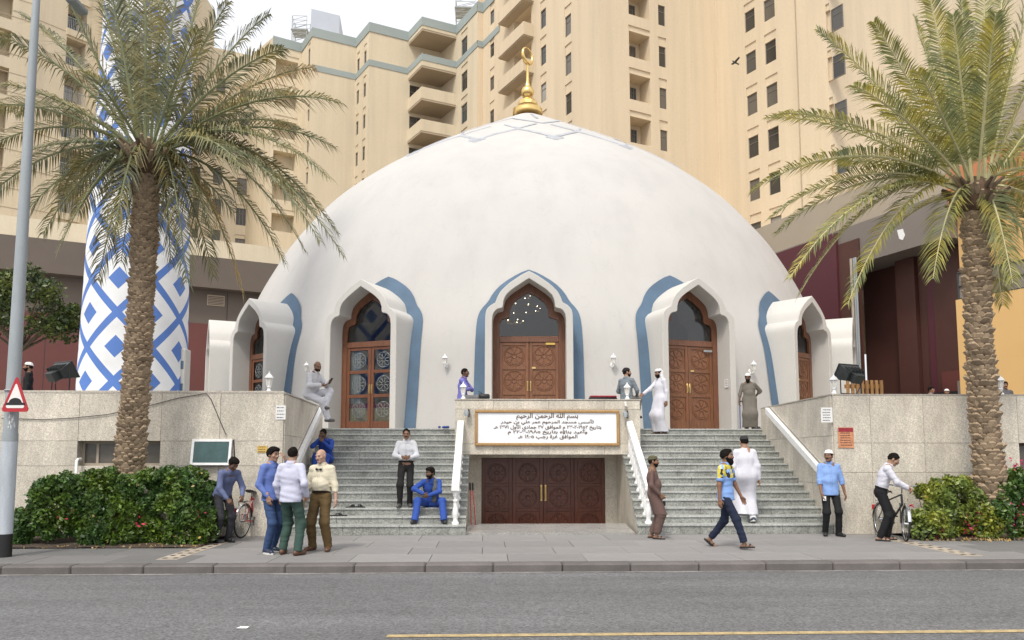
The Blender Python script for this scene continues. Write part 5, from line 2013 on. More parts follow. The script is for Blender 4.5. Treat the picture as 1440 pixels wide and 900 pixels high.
MB().fprism(tri(1), sY - .004, sY + .012).build('red_border', M['red'], t)
MB().fprism(tri(.70), sY - .007, sY).build('white_field', M['signwhite'], t)
hump = [(cx - .15, zb + .105), (cx + .15, zb + .105), (cx + .15, zb + .14), (cx + .11, zb + .145)] + [(cx + .10 * math.cos(a), zb + .145 + .075 * math.sin(a)) for a in np.linspace(0.1, math.pi - .1, 9)] + [(cx - .11, zb + .145), (cx - .15, zb + .14)]
MB().fprism(hump, sY - .0095, sY - .004).build('hump_symbol', M['black'], t)
m = MB()
for z in (zb + .12, zb + .35):
    m.torus((LX, LY, z), .114, .014, 'z', 20, 5)
m.build('strap', M['galv'], t)
MB().box(cx - .03, cx + .03, sY + .012, LY - .14, zb + .08, zb + .4).build('bracket', M['galv'], t)

# ---- slat crate, rolled rug, bag, shoes, litter pickers
X, _, Z = at(1190, 552, 17)
t = thing('slatted_crate', 'orange wooden slatted crate standing behind the right floodlight', 'crate', (X, 17, tz))
for k in range(8):
    MB().cbox(X + k * .11, X + k * .11 + .06, 16.95, 17.0, tz, tz + .98, .006).build('slat', M['slatwood'], t)
for z in (.15, .8):
    MB().cbox(X - .02, X + .86, 17.0, 17.05, tz + z, tz + z + .09, .006).build('rail', M['slatwood'], t)
X0, X1 = at(828, 557, SY + .15)[0], at(867, 557, SY + .15)[0]
t = thing('folded_mat', 'red and black folded prayer mat lying on the balcony wall', 'mat', ((X0 + X1) / 2, SY + .15, sz1))
MB().cbox(X0, X1, SY + .02, SY + .27, sz1, sz1 + .05, .02).build('lower_fold', M['black'], t, smooth=50)
MB().cbox(X0 + .02, X1 - .01, SY + .01, SY + .28, sz1 + .05, sz1 + .095, .02).build('upper_fold', M['redcloth'], t, smooth=50)
X0 = at(673, 557, SY + .12)[0]
t = thing('shoulder_bag', 'black shoulder bag standing on the balcony wall beside the man in lilac', 'bag', (X0 + .1, SY + .12, sz1))
MB().cbox(X0, X0 + .28, SY + .05, SY + .2, sz1, sz1 + .13, .03).build('bag_body', M['black'], t, smooth=50)
MB().tube([(X0 + .02, SY + .12, sz1 + .1), (X0 + .0, SY + .1, sz1 + .2), (X0 + .12, SY + .12, sz1 + .11)], .012, 5).build('strap', M['black'], t, smooth='all')


def sandal(m, x, y, z, a, L_=.27):
    T_ = Matrix.Translation((x, y, z)) @ Matrix.Rotation(a, 4, 'Z')
    q = MB()
    out = [(.045 * math.cos(b) * (1 if math.sin(b) > 0 else .8), L_ / 2 * math.sin(b)) for b in np.linspace(0, 2 * np.pi, 15)[:-1]]
    q.prism(out, 0, .022)
    q.tube([(-.045, .03, .01), (-.02, .06, .055), (.02, .06, .055), (.045, .03, .01)], .013, 6)
    q.tube([(-.045, -.02, .01), (-.0, .02, .06), (.045, -.02, .01)], .011, 6)
    q.xf(T_)
    return q


def sandals(px, py, k, lab, a=0.2, gap=.14, matn='black'):
    z = RISE0 + RISE * k if k >= 0 else 0
    x, y, _ = atz(px, py, z)
    y = Y0 + TREAD * k + .12 if k >= 0 else y
    x = at(px, py, y)[0]
    t = thing('sandals', lab, 'sandals', (x, y, z))
    for s in (-1, 1):
        sandal(None, x + s * gap / 2, y, z, a * s + random.uniform(-.2, .2)).build('sandal', M[matn], t)
    return t


sandals(501, 712, 2, 'pair of black sandals left on the lower left steps', 1.0, .2)
sandals(476, 724, 1, 'single dark pair of slippers on the left steps behind the bald man', 1.3, .1)
sandals(1071, 601, 14, 'pair of black shoes left at the top of the right stairs', 1.2, .22)
X, _, Z = at(640, 602, 20.0)
t = thing('blue_cloth', 'small crumpled blue cloth at the top of the left stairs', 'cloth', (at(622, 601, 20.2)[0], 20.2, tz))
m = MB()
xx = at(622, 601, 20.2)[0]
for k in range(9):
    m.sphere((xx + random.uniform(-.14, .14), 20.2 + random.uniform(-.05, .05), tz + .03), (random.uniform(.03, .08), .04, random.uniform(.02, .045)), 7, 5)
bluecl = pm('blue cloth', (.03, .06, .25), .9, .3, 20)
m.build('cloth_folds', bluecl, t, smooth='all')
x, y, _ = atz(663, 737, .02)
for dx, lab in ((0, 'left of two red litter pickers leaning in the basement entrance'), (.1, 'right of two red litter pickers leaning in the basement entrance')):
    t = thing('litter_picker', lab, 'litter picker', (x + dx, 17.6, .02))
    MB().tube([(x + dx, 17.6, .03), (x - .03 + dx * .6, 17.75, .82)], .011, 6).build('shaft', M['red'], t)
    MB().tube([(x - .03 + dx * .6, 17.75, .80), (x - .035 + dx * .6, 17.76, .97)], .022, 6).build('grip', M['black'], t)

# ---- bird in flight in front of the tower
bx = at(1034, 88, 44)
t = tag(MB().xf(Matrix()).sphere((0, 0, 0), (.16, .06, .06), 10, 7).sphere((.17, 0, .03), .045, 8, 6).add([(-.05, .03, .02), (.1, .03, .02), (.0, .36, .16), (-.1, .3, .14)], [(0, 1, 2, 3)]).add([(-.05, -.03, .02), (.1, -.03, .02), (.05, -.34, .2), (-.07, -.3, .17)], [(0, 1, 2, 3)]).add([(-.13, .03, 0), (-.13, -.03, 0), (-.27, -.06, .0), (-.27, .06, .0)], [(0, 1, 2, 3)]).build('pigeon', M['blackmetal'], fix=False), 'dark pigeon flying in front of the tan tower', 'bird')
t.location = bx
t.rotation_euler = (R(20), R(-15), R(200))


# ---- bicycles
def bicycle(lab, loc, heading, paint, steer=0.0, lean=0.0, mud='chrome'):
    """local +x is forward, wheels on z=0"""
    t = thing('bicycle', lab, 'bicycle', loc, rotz=heading)
    t.rotation_euler = (lean, 0, heading)
    WR_, wb = .33, 1.05

    def wheel(cx_, st, nm):
        T_ = Matrix.Translation((cx_, 0, WR_)) @ Matrix.Rotation(st, 4, 'Z')
        w_ = MB().torus((0, 0, 0), WR_ - .018, .018, 'y', 36, 7).xf(T_).build('wheel', M['rubber'], t, world=False, smooth='all')
        MB().torus((0, 0, 0), WR_ - .042, .012, 'y', 36, 5).xf(T_).build('rim', M['chrome'], w_, world=False, smooth='all')
        m = MB()
        for k in range(24):
            a = k * math.pi / 12
            m.tube([(.02 * math.cos(a + .6), .03 * (-1) ** k, .02 * math.sin(a + .6)), ((WR_ - .045) * math.cos(a), 0, (WR_ - .045) * math.sin(a))], .0018, 3)
        m.xf(T_).build('spokes', M['chrome'], w_, world=False)
        m = MB().tube([(0, -.04, 0), (0, .04, 0)], .025, 8)
        m.xf(T_).build('hub', M['chrome'], w_, world=False)
        m = MB()
        n_ = 16
        vs, fs = [], []
        for k in range(n_ + 1):
            a = R(10) + R(170) * k / n_
            for y_, rr_ in ((-.028, WR_ + .012), (0, WR_ + .028), (.028, WR_ + .012)):
                vs.append((rr_ * math.cos(a), y_, rr_ * math.sin(a)))
        fs = [(3 * k + j, 3 * k + j + 1, 3 * k + j + 4, 3 * k + j + 3) for k in range(n_) for j in (0, 1)]
        m.add(vs, fs).xf(T_).build('mudguard', M[mud], t, world=False, smooth='all')

    wheel(0, 0, 'rear')
    wheel(wb, steer, 'front')
    bb, sp, hd, hd2 = (.42, 0, .30), (.27, 0, .80), (.86, 0, .86), (.90, 0, .68)
    m = MB()
    m.tube([bb, sp], .017, 8); m.tube([(.30, 0, .72), hd], .016, 8); m.tube([bb, hd2], .019, 8); m.tube([hd, hd2], .022, 8)
    for s in (-1, 1):
        m.tube([(0, .05 * s, WR_), (.42, .03 * s, .30)], .01, 6)
        m.tube([(0, .05 * s, WR_), (.29, .02 * s, .74)], .009, 6)
    m.build('bicycle_frame', M[paint], t, world=False, smooth=50)
    St = Matrix.Translation((.9, 0, 0)) @ Matrix.Rotation(steer, 4, 'Z') @ Matrix.Translation((-.9, 0, 0))
    m = MB()
    for s in (-1, 1):
        m.tube([(.895, .04 * s, .70), (wb - .02, .05 * s, .45), (wb, .05 * s, WR_)], .012, 6)
    m.xf(St).build('fork', M[paint], t, world=False, smooth=50)
    m = MB()
    m.tube([(.85, 0, .88), (.84, 0, 1.0)], .013, 6)
    m.tube([(.70, -.30, 1.02), (.80, -.26, 1.04), (.87, -.12, 1.02), (.88, 0, 1.0), (.87, .12, 1.02), (.80, .26, 1.04), (.70, .30, 1.02)], .012, 7)
    m.xf(St).build('handlebar', M['chrome'], t, world=False, smooth=50)
    for s in (-1, 1):
        MB().tube([(.79, s * .265, 1.04), (.68, s * .305, 1.02)], .018, 7).xf(St).build('grip', M['black'], t, world=False)
    m = MB()
    n_ = 10
    vs = []
    for k in range(n_ + 1):
        u = k / n_
        wd = .09 * (1 - u) ** .6 + .02
        x = .15 + .27 * u
        for y_, z_ in ((-wd, .87), (-wd * .6, .905), (0, .91), (wd * .6, .905), (wd, .87)):
            vs.append((x, y_, z_ + .02 * math.cos(u * 5)))
    m.add(vs, [(5 * k + j, 5 * k + j + 1, 5 * k + j + 6, 5 * k + j + 5) for k in range(n_) for j in range(4)] + [(0, 1, 2, 3, 4), tuple(5 * n_ + j for j in (4, 3, 2, 1, 0))])
    m.build('saddle', M['black'], t, world=False, smooth=50)
    MB().tube([(.27, 0, .78), (.255, 0, .89)], .013, 6).build('seat_post', M['chrome'], t, world=False)
    m = MB()
    m.torus((.42, -.06, .30), .085, .008, 'y', 24, 5)
    m.tube([(.42, -.075, .30), (.53, -.085, .18)], .01, 5); m.tube([(.42, .07, .30), (.31, .085, .42)], .01, 5)
    m.tube([(.42, -.08, .30), (.42, .08, .30)], .018, 6)
    m.tube([(.42, -.065, .385), (0, -.05, .365)], .005, 4); m.tube([(.42, -.065, .215), (0, -.05, .295)], .005, 4)
    m.build('crankset', M['blackmetal'], t, world=False)
    for x, y_, z in ((.53, -.13, .18), (.31, .13, .42)):
        MB().cbox(x - .045, x + .045, y_ - .045, y_ + .045, z - .012, z + .012, .004).build('pedal', M['black'], t, world=False)
    m = MB()
    for s in (-1, 1):
        m.tube([(-.12, .07 * s, .70), (.25, .05 * s, .70)], .008, 5); m.tube([(-.1, .07 * s, .70), (0, .06 * s, WR_)], .006, 4)
    for k in range(4):
        m.tube([(-.12 + .1 * k, -.07, .70), (-.12 + .1 * k, .07, .70)], .007, 4)
    m.build('rear_rack', M['chrome'], t, world=False)
    MB().cbox(-.36, -.335, -.035, .035, .50, .60, .008).build('rear_reflector', M['red'], t, world=False)
    m = MB().tube([(.1, .06, .3), (-.05, .2, 0.0)], .01, 5)
    m.build('kickstand', M['chrome'], t, world=False)
    return t


x, y, _ = atz(339, 757, 0)
bicycle('red bicycle with chrome mudguards held by the man at the left hedge', (x, y, 0), R(80), 'bikered', R(-50), R(4))
x, y = at(1271, 700, 14.2)[0], 14.2
hd_ = R(-94)
bicycle('black bicycle held by the man at the right hedge', (x - 1.05 * math.cos(hd_), y - 1.05 * math.sin(hd_), 0), hd_, 'bikeblack', R(-14), R(-3))

# ================================================================== PALMS, HEDGES, TREE
def bez(a, b, c, d, n):
    t = np.linspace(0, 1, n)[:, None]
    a, b, c, d = map(np.array, (a, b, c, d))
    return (1 - t) ** 3 * a + 3 * (1 - t) ** 2 * t * b + 3 * (1 - t) * t * t * c + t ** 3 * d


def frond(parent, base, tip, arch, mats, dens=1.0, lmax=.42, droop=.25, roll=0.0, rl=None, w0=.016, sag=0.0, vee=.45):
    """one pinnate leaf: curved stalk and two ranks of narrow leaflets"""
    base, tip = np.array(base, float), np.array(tip, float)
    D = tip - base
    L_ = np.linalg.norm(D)
    upv = np.array([0, 0, 1.0])
    c1 = base + D * .30 + upv * arch * L_
    c2 = base + D * .72 + upv * arch * L_ * (.85 - sag)
    n = 26
    P = bez(base, c1, c2, tip, n)
    T_ = np.gradient(P, axis=0)
    T_ /= np.linalg.norm(T_, axis=1)[:, None]
    m = MB()
    rad = [.030 * (1 - i / n) ** .8 + .004 for i in range(n)]
    m.tube([tuple(p) for p in P], rad, 5, 0)
    nl = int(L_ * 27 * dens)
    h0 = np.cross(D / L_, upv)
    h0 = h0 / (np.linalg.norm(h0) + 1e-9)
    if np.linalg.norm(np.cross(D / L_, upv)) < .15:
        h0 = np.array([1.0, 0, 0])
    for k in range(nl):
        s = .16 + .84 * (k + random.uniform(-.3, .3)) / nl
        s = min(max(s, .14), .999)
        f = s * (n - 1)
        i = min(int(f), n - 2)
        p = P[i] + (P[i + 1] - P[i]) * (f - i)
        t = T_[i]
        side = h0 - t * h0.dot(t)
        side /= np.linalg.norm(side) + 1e-9
        nrm = np.cross(side, t)
        if nrm[2] < 0:
            nrm = -nrm
        cr, sr = math.cos(roll), math.sin(roll)
        side, nrm = side * cr + nrm * sr, nrm * cr - side * sr
        ll = lmax * (.5 + .5 * math.sin(math.pi * min(1, max(s - .02, 0)) ** .85)) * (1 - .35 * max(0, s - .85) / .15) * random.uniform(.85, 1.1)
        fwd = .35 + .75 * s
        for sg in (-1, 1):
            if random.random() < .04:
                continue
            d = t * fwd + side * sg * random.uniform(.8, 1.0) + nrm * random.uniform(vee - .25, vee + .2)
            d /= np.linalg.norm(d)
            mid = p + d * ll * .5
            end = p + d * ll - upv * ll * droop * random.uniform(.5, 1.4)
            wv = np.cross(d, nrm + t * random.uniform(-.5, .5))
            wv /= np.linalg.norm(wv) + 1e-9
            wv *= w0
            q = p + nrm * .0
            m.add([q - wv * .5, q + wv * .5, mid + wv, mid - wv, end], [(0, 1, 2, 3), (3, 2, 4)], 1)
    o = m.build('frond', mats, parent, fix=False)
    return o


bootm = MB()
bootm.add([(-.07, .02, -.02), (.07, .02, -.02), (-.095, -.012, .055), (.095, -.012, .055), (0, -.05, .05), (-.06, -.05, .118), (.06, -.05, .118), (0, -.075, .125), (-.035, -.025, .15), (.035, -.025, .15), (-.08, .05, .06), (.08, .05, .06)],
          [(0, 1, 4), (0, 4, 2), (1, 3, 4), (2, 4, 7, 5), (4, 3, 6, 7), (5, 7, 8), (7, 6, 9), (7, 9, 8), (2, 5, 8, 10), (3, 11, 9, 6), (8, 9, 11, 10)])
boot_mesh = bootm.mesh('leaf_base', M['boot'])


def palm(lab, base, top, r0, r1, fronds, pal, crown_r, dens, lmax, seed, bulge=1.0, bs=1.0, fdroop=.25, vee=.45, w0=.016):
    random.seed(seed)
    t = thing('palm_tree', lab, 'palm tree', tuple(base))
    base, top = Vector(base), Vector(top)
    H = top.z - base.z
    n = 40
    pts, rad = [], []
    for i in range(n + 1):
        u = i / n
        bend = (.05 if seed == 3 else -.07) * math.sin(u * math.pi) * H / 6
        p = base.lerp(top, u) + Vector((bend, 0, 0))
        pts.append(p)
        rad.append((r0 + (r1 - r0) * min(1, u * 1.6)) * (1 + .05 * math.sin(u * 23 + seed) + (.16 * max(0, 1 - u * 9))))
    tr = MB().tube(pts, rad, 18).build('trunk', M['trunk'], t, smooth='all')
    # old leaf bases in spirals round the trunk: those on the street side are parts, the rest one mass
    rl = rootloc(t)
    rest = MB()
    cand = []
    per = 11
    nrow = int(H / (.095 * bs))
    for j in range(nrow):
        u = (j + .3) / nrow
        i = min(int(u * n), n - 1)
        p = pts[i].lerp(pts[i + 1], u * n - i)
        rr_ = rad[i]
        for k in range(per):
            a = 2 * math.pi * (k + .5 * (j % 2) + random.uniform(-.12, .12)) / per + j * .03
            cand.append((p, rr_, a, u))
    front = [c for c in cand if math.sin(c[2]) < -.15]
    random.shuffle(front)
    keep = set(map(id, front[:292]))
    for c in cand:
        p, rr_, a, u = c
        s = bs * random.uniform(.75, 1.15) * (.9 + .5 * rr_)
        Mt = Matrix.Translation(p + Vector((math.cos(a) * rr_ * .97, math.sin(a) * rr_ * .97, 0))) @ Matrix.Rotation(a + math.pi / 2, 4, 'Z') @ Matrix.Rotation(random.uniform(-.15, .3), 4, 'X') @ Matrix.Diagonal((s, s * random.uniform(.8, 1.3), s * random.uniform(.8, 1.2), 1))
        if id(c) in keep:
            o = link('leaf_base', boot_mesh, tr)
            o.matrix_local = Matrix.Translation(-rl) @ Mt
        else:
            rest.add([tuple(Mt @ Vector(v)) for v in bootm.v], bootm.f)
    rest.build('leaf_base_mass', M['boot'], tr, fix=False)['kind'] = 'stuff'
    # fibrous crown head with cut stubs
    m = MB()
    m.sphere(tuple(top + Vector((0, 0, -.05))), (crown_r, crown_r, crown_r * 1.15), 18, 12)
    m.build('crown_fibre', M['fibre'], t, smooth='all')
    for k in range(40):
        a = 2.4 * k
        z = -.36 + .52 * (k % 13) / 13
        c = top + Vector((math.cos(a) * crown_r * .8, math.sin(a) * crown_r * .8, z))
        d = Vector((math.cos(a), math.sin(a), .55 + .5 * random.random())).normalized()
        MB().tube([c, c + d * .16, c + d * random.uniform(.24, .4)], [.055, .045, .03], 6).build('cut_stub', M['boot' if k % 3 else 'twig'], t)
    for (tip, arch, kind) in fronds:
        tip = Vector(tip)
        d = (tip - top)
        hd = Vector((d.x, d.y, 0))
        hd = hd.normalized() if hd.length > .05 else Vector((.3, -.3, 0))
        b = top + hd * crown_r * .55 + Vector((0, 0, random.uniform(-.05, .22)))
        dry = kind == 'd'
        mats = [M[pal[0]], M['frondDry' if dry else pal[1]]]
        frond(t, b, tip, arch, mats, dens * random.uniform(.9, 1.05), lmax * random.uniform(.85, 1.1), fdroop * (1.6 if dry else 1), random.uniform(-.35, .35), vee=vee, w0=w0)
    return t


# left palm -------------------------------------------------------------
LY_ = 14.55
lb = at(176, 690, LY_)
ltop = at(207, 222, LY_)
tips = [(-8, 50, -.4, .18), (-20, 150, .6, .16), (8, 118, -1.2, .12), (40, 212, -.9, .12), (-14, 205, .5, .20), (-30, 290, .9, .25), (38, 296, -1.0, .22), (82, 352, -1.1, .30), (90, 270, .8, .2), (138, 396, .5, .36),
        (28, 20, .8, .12), (72, -40, -.8, .08), (118, -70, .6, .06), (150, -40, -1.2, .05), (172, -120, .3, .02), (205, -110, -.9, .02), (235, -120, .7, .02), (262, -80, -.5, .05), (300, -60, .8, .06), (322, 2, -.6, .08), (378, 20, .6, .12), (398, 68, -.9, .14), (440, 95, .5, .16),
        (478, 145, -.7, .22), (472, 208, .2, .24), (484, 362, -.9, .34), (402, 372, .7, .36), (440, 295, -.2, .30), (342, 415, .6, .42), (330, 300, 1.3, .2), (262, 398, -.4, .42), (240, 372, .5, .4), (216, 330, 1.2, .35), (122, 210, 1.4, .15), (60, 130, 1.8, .12), (360, 160, 1.9, .14), (300, 130, -2.0, .12), (120, 100, -2.0, .1), (195, 20, -2.2, .12), (160, 330, -.8, .42), (250, 80, 2.4, .12), (340, 235, -1.6, .26), (100, 165, -1.6, .2), (420, 180, 1.4, .2), (20, 90, 1.4, .16),
        (280, 40, -1.4, .06), (140, 40, 1.6, .08), (215, -60, 1.8, .04), (90, 40, -1.4, .1), (350, 95, -1.2, .14), (180, 60, 2.6, .1),
        (110, 300, .9, .3), (300, 330, -.5, .36), (320, 190, -2.2, .22), (60, 200, -1.9, .2), (400, 130, 1.9, .15), (20, 160, 1.9, .16), (230, 10, -2.0, .06), (170, 0, 1.4, .06), (285, -10, 1.8, .06), (440, 240, 1.2, .25), (370, 250, .9, .28), (170, 370, .9, .4), (100, 250, -.6, .3), (476, 330, .4, .36), (450, 340, -1.2, .34), (430, 355, 1.3, .38), (300, 390, 1.4, .4), (60, 330, .3, .3), (462, 250, -.9, .28)]
fl = []
for i, (x, y, dy, ar) in enumerate(tips):
    if i in (33, 34, 36, 38, 40, 42, 44, 46, 48, 49, 53, 54, 57, 59, 60, 61):
        continue
    fl.append((at(x, y, LY_ + dy), ar * .8 + .03, 'd' if i in (28, 22) else 'g'))
palm('tall date palm with grey green drooping fronds rising from the left hedge', (lb[0], LY_, 0), ltop, .235, .19, fl, ('rachisL', 'frondL'), .36, .95, .60, 3, bs=.8, fdroop=.42, vee=.2, w0=.0125)

# right palm ------------------------------------------------------------
RY_ = 14.75
rb_ = at(1398, 735, RY_)
rtop = at(1371, 275, RY_)
tips = [(1057, 268, -.7, .30), (1082, 308, .2, .34), (1096, 160, -.3, .18), (1150, 42, .4, .10), (1078, 165, .9, .2), (1228, 30, -.9, .05), (1286, 24, .8, .04), (1300, -40, -.5, .02), (1352, -2, .2, .0), (1384, -60, -.4, .0), (1420, -80, .8, .02), (1465, -60, -.9, .04), (1520, -20, .3, .06), (1560, 60, -.5, .10),
        (1600, 130, .5, .16), (1620, 220, -.6, .22), (1600, 300, .2, .28), (1560, 380, -.3, .34), (1110, 392, -.8, .40), (1122, 418, .2, .44), (1192, 428, -.4, .46), (1090, 330, .8, .36), (1312, 392, -.5, .42), (1424, 398, -.7, .44), (1410, 430, .3, .46), (1482, 420, -.2, .42), (1500, 340, 1.2, .3), (1240, 160, 1.4, .14), (1330, 60, 1.8, .06), (1430, 60, 2.0, .06), (1500, 160, 1.6, .14),
        (1200, 120, -1.6, .12), (1400, 20, -1.8, .05), (1290, 100, -2.0, .08), (1180, 230, 1.6, .22), (1490, 240, -1.8, .2), (1250, 330, 1.0, .34), (1340, 20, -1.2, .03), (1145, 345, -.2, .38)]
fl = [(at(x, y, RY_ + dy), ar * .66 + .02, 'g') for i, (x, y, dy, ar) in enumerate(tips)]
palm('sturdy date palm with bright yellow green fronds in the right planting bed', (rb_[0], RY_, 0), rtop, .235, .19, fl, ('rachisR', 'frondR'), .38, 1.05, .55, 11, bs=1.08, fdroop=.28, vee=.3, w0=.0135)


# hedges ----------------------------------------------------------------
def leafmass(name, parent, mat, cloud, size, seed, n=None):
    rg = np.random.default_rng(seed)
    P = np.array(cloud)
    N_ = len(P)
    nrm = rg.normal(size=(N_, 3)) + np.array([0, -.5, .55])
    nrm /= np.linalg.norm(nrm, axis=1)[:, None]
    a = np.cross(nrm, rg.normal(size=(N_, 3)))
    a /= np.linalg.norm(a, axis=1)[:, None] + 1e-9
    b = np.cross(nrm, a)
    s = size * rg.uniform(.6, 1.25, N_)[:, None]
    bend = nrm * s * .22
    v = np.stack([P - a * s, P + b * s * .52 - bend * .4, P + a * s - bend, P - b * s * .52 - bend * .4], 1).reshape(-1, 3)
    rl = np.array(rootloc(parent)) if parent else 0
    me = bpy.data.meshes.new(name)
    me.from_pydata((v - rl).tolist(), [], (np.arange(N_ * 4).reshape(-1, 4)[:, [0, 1, 2]].tolist() + np.arange(N_ * 4).reshape(-1, 4)[:, [0, 2, 3]].tolist()))
    me.materials.append(mat)
    return link(name, me, parent)


def hedge(lab, x0, x1, y0, y1, hfun, mat, n, size, seed, flowers, sparse=0.0):
    rg = np.random.default_rng(seed)
    t = thing('hedge', lab, 'hedge', ((x0 + x1) / 2, (y0 + y1) / 2, 0))
    ncl = int((x1 - x0) * (85 if mat is M['leaf'] else 58))
    pts, cl = [], []
    for k in range(ncl):
        x = rg.uniform(x0, x1)
        h = hfun(x)
        edge = min(1, .30 + (x - x0) * 1.6, .30 + (x1 - x) * 1.6)
        f = rg.random()
        if f < .55:
            y, z = y0 + rg.uniform(-.06, .12) + .10 * math.sin(x * 5), rg.uniform(.08, h)
            y += max(0, z - h * .7) * .55
        else:
            y, z = rg.uniform(y0, y1), h - abs(rg.normal()) * .08
        z = z * edge if z > h * .5 else z
        r_ = rg.uniform(.09, .19)
        cl.append((x, y, z, r_))
    per = n // ncl
    for x, y, z, r_ in cl:
        q = rg.normal(size=(per, 3))
        q /= np.linalg.norm(q, axis=1)[:, None]
        q *= (r_ * rg.uniform(.5, 1.15, per) ** .6)[:, None]
        q[:, 1] *= .8
        pts.append(np.array([x, y, z]) + q)
    P = np.concatenate(pts)
    P = P[P[:, 2] > .03]
    leafmass('foliage', t, mat, P, size, seed)
    m = MB()
    for k in range(int((x1 - x0) * 9)):
        x, y = rg.uniform(x0 + .2, x1 - .2), rg.uniform(y0 + .25, y1 - .2)
        h = hfun(x) * .9
        m.tube([(x, y, 0), (x + rg.uniform(-.1, .1), y + rg.uniform(-.15, .05), h * .5), (x + rg.uniform(-.3, .3), y + rg.uniform(-.3, .1), h)], [.018, .012, .005], 4)
    m.build('stems', M['twig'], t, fix=False)['kind'] = 'stuff'
    for (fx, fz, nf) in flowers:
        q = rg.normal(size=(nf, 3)) * np.array([.08, .05, .06]) + np.array([fx, y0 - .08, fz])
        leafmass('flower', t, M['flower'], q, size * .8, seed + 5)['kind'] = 'stuff'
    nl_ = int((x1 - x0) * 260)
    q = np.stack([rg.uniform(x0, x1, nl_), y0 - .02 + rg.normal(size=nl_) * .16, np.full(nl_, .022)], 1)
    dry_ = leafmass('dry_leaf', t, M['frondDry'], np.concatenate([q[: nl_ // 2], P[rg.choice(len(P), nl_ // 2)] + rg.normal(size=(nl_ // 2, 3)) * .02]), size * .75, seed + 9)
    dry_['kind'] = 'stuff'
    return t


hx = lambda px, Y: at(px, 700, Y)[0]
hedge('dense dark green clipped hedge along the left wall', hx(26, 14.1), hx(293, 14.1), 14.05, 15.35, lambda x: 1.03 + .05 * math.sin(x * 2.3) + .04 * math.sin(x * 6.1) + .24 * min(1, max(0, (x + 8.6) / 2.6)), M['leaf'], 62000, .047, 5,
      [(hx(45, 14), .50, 16), (hx(52, 14), .56, 14), (hx(197, 14), .42, 12), (hx(92, 14), .55, 5), (hx(280, 14), .55, 5)])
hedge('loose light green bougainvillea hedge left of the right palm trunk', hx(1287, 14.6), hx(1400, 14.6), 14.5, 15.3, lambda x: .98 + .1 * math.sin(x * 4.3) + .05 * math.sin(x * 9), M['leafR'], 13000, .05, 8,
      [(hx(1322, 14.3), .16, 14), (hx(1283, 14.3), .62, 7), (hx(1370, 14.3), .2, 9), (hx(1375, 14.3), .3, 8), (hx(1383, 14.3), .48, 10)])
hedge('darker bougainvillea hedge with magenta blossoms right of the right palm trunk', hx(1380, 14.5), hx(1480, 14.5), 14.5, 15.35, lambda x: 1.16 + .08 * math.sin(x * 3.7), M['leaf'], 14000, .047, 13,
      [(hx(1406, 14.4), .36, 16), (hx(1431, 14.4), .44, 12), (hx(1424, 14.4), .26, 7), (hx(1436, 14.4), 1.42, 20), (hx(1426, 14.4), 1.4, 8), (hx(1440, 14.4), .7, 9)])

# round tree behind the lamp post -----------------------------------------
rg = np.random.default_rng(21)
tx_, _, _ = at(26, 500, 22)
tr = thing('small_tree', 'small round leafy tree on the terrace behind the lamp post', 'tree', (tx_, 22, tz))
m = MB()
m.tube([(tx_, 22, tz), (tx_ + .03, 22, tz + 1.2), (tx_ - .02, 22, tz + 2.3)], [.11, .09, .08], 9)
cents = []
for k in range(46):
    a = rg.uniform(0, 2 * math.pi)
    el = rg.uniform(-.5, 1.3)
    r_ = rg.uniform(.65, 1.15)
    c = np.array([tx_ + 1.38 * r_ * math.cos(el) * math.cos(a), 22 + 1.1 * r_ * math.cos(el) * math.sin(a), tz + 3.35 + 1.15 * r_ * math.sin(el)])
    cents.append((c, rg.uniform(.24, .42)))
    if k % 3 == 0:
        m.tube([(tx_, 22, tz + 2.2), tuple((c * .5 + np.array([tx_, 22, tz + 2.4]) * .5)), tuple(c)], [.05, .03, .01], 5)
m.build('trunk', M['twig'], tr, fix=False)
pts = []
for c, r_ in cents:
    q = rg.normal(size=(190, 3))
    q /= np.linalg.norm(q, axis=1)[:, None]
    pts.append(c + q * (r_ * rg.uniform(.35, 1.1, 190) ** .6)[:, None])
leafmass('crown', tr, M['leafT'], np.concatenate(pts), .065, 22)

# ================================================================== PEOPLE
def smin(a, b, k):
    if k <= 0:
        return np.minimum(a, b)
    h = np.clip(.5 + .5 * (b - a) / k, 0, 1)
    return b + (a - b) * h - k * h * (1 - h)


def cap(a, b, ra, rb, sq=None, flat=False, k=None):
    a, b = np.array(a, float), np.array(b, float)
    ab = b - a
    L2 = ab @ ab + 1e-12
    L_ = math.sqrt(L2)
    rm = max(ra, rb)

    def fn(p):
        v = p - a
        t0 = v @ ab / L2
        t = np.clip(t0, 0, 1)
        r = ra + (rb - ra) * t
        w_ = v - t[:, None] * ab
        q = 1.0
        if sq is not None:
            d, q = sq
            c = w_ @ d
            w_ = w_ + np.outer(c * (1 / q - 1), d)
        if flat:
            w_ = w_ - np.outer(w_ @ ab / L2, ab)
        dd = np.sqrt((w_ * w_).sum(1)) - r
        if q < 1:
            dd = dd * (.5 + .5 * q)
        if flat:
            dd = np.maximum(dd, (np.abs(t0 - .5) - .5) * L_)
        return dd
    return fn, np.minimum(a, b) - rm, np.maximum(a, b) + rm, k


def ell(c, r, Rm=None, k=None):
    c, r = np.array(c, float), np.array(r, float)
    rm = r.max()

    def fn(p):
        v = p - c
        if Rm is not None:
            v = v @ Rm
        k0 = np.sqrt(((v / r) ** 2).sum(1))
        k1 = np.sqrt(((v / (r * r)) ** 2).sum(1)) + 1e-9
        return k0 * (k0 - 1) / k1
    return fn, c - rm, c + rm, k


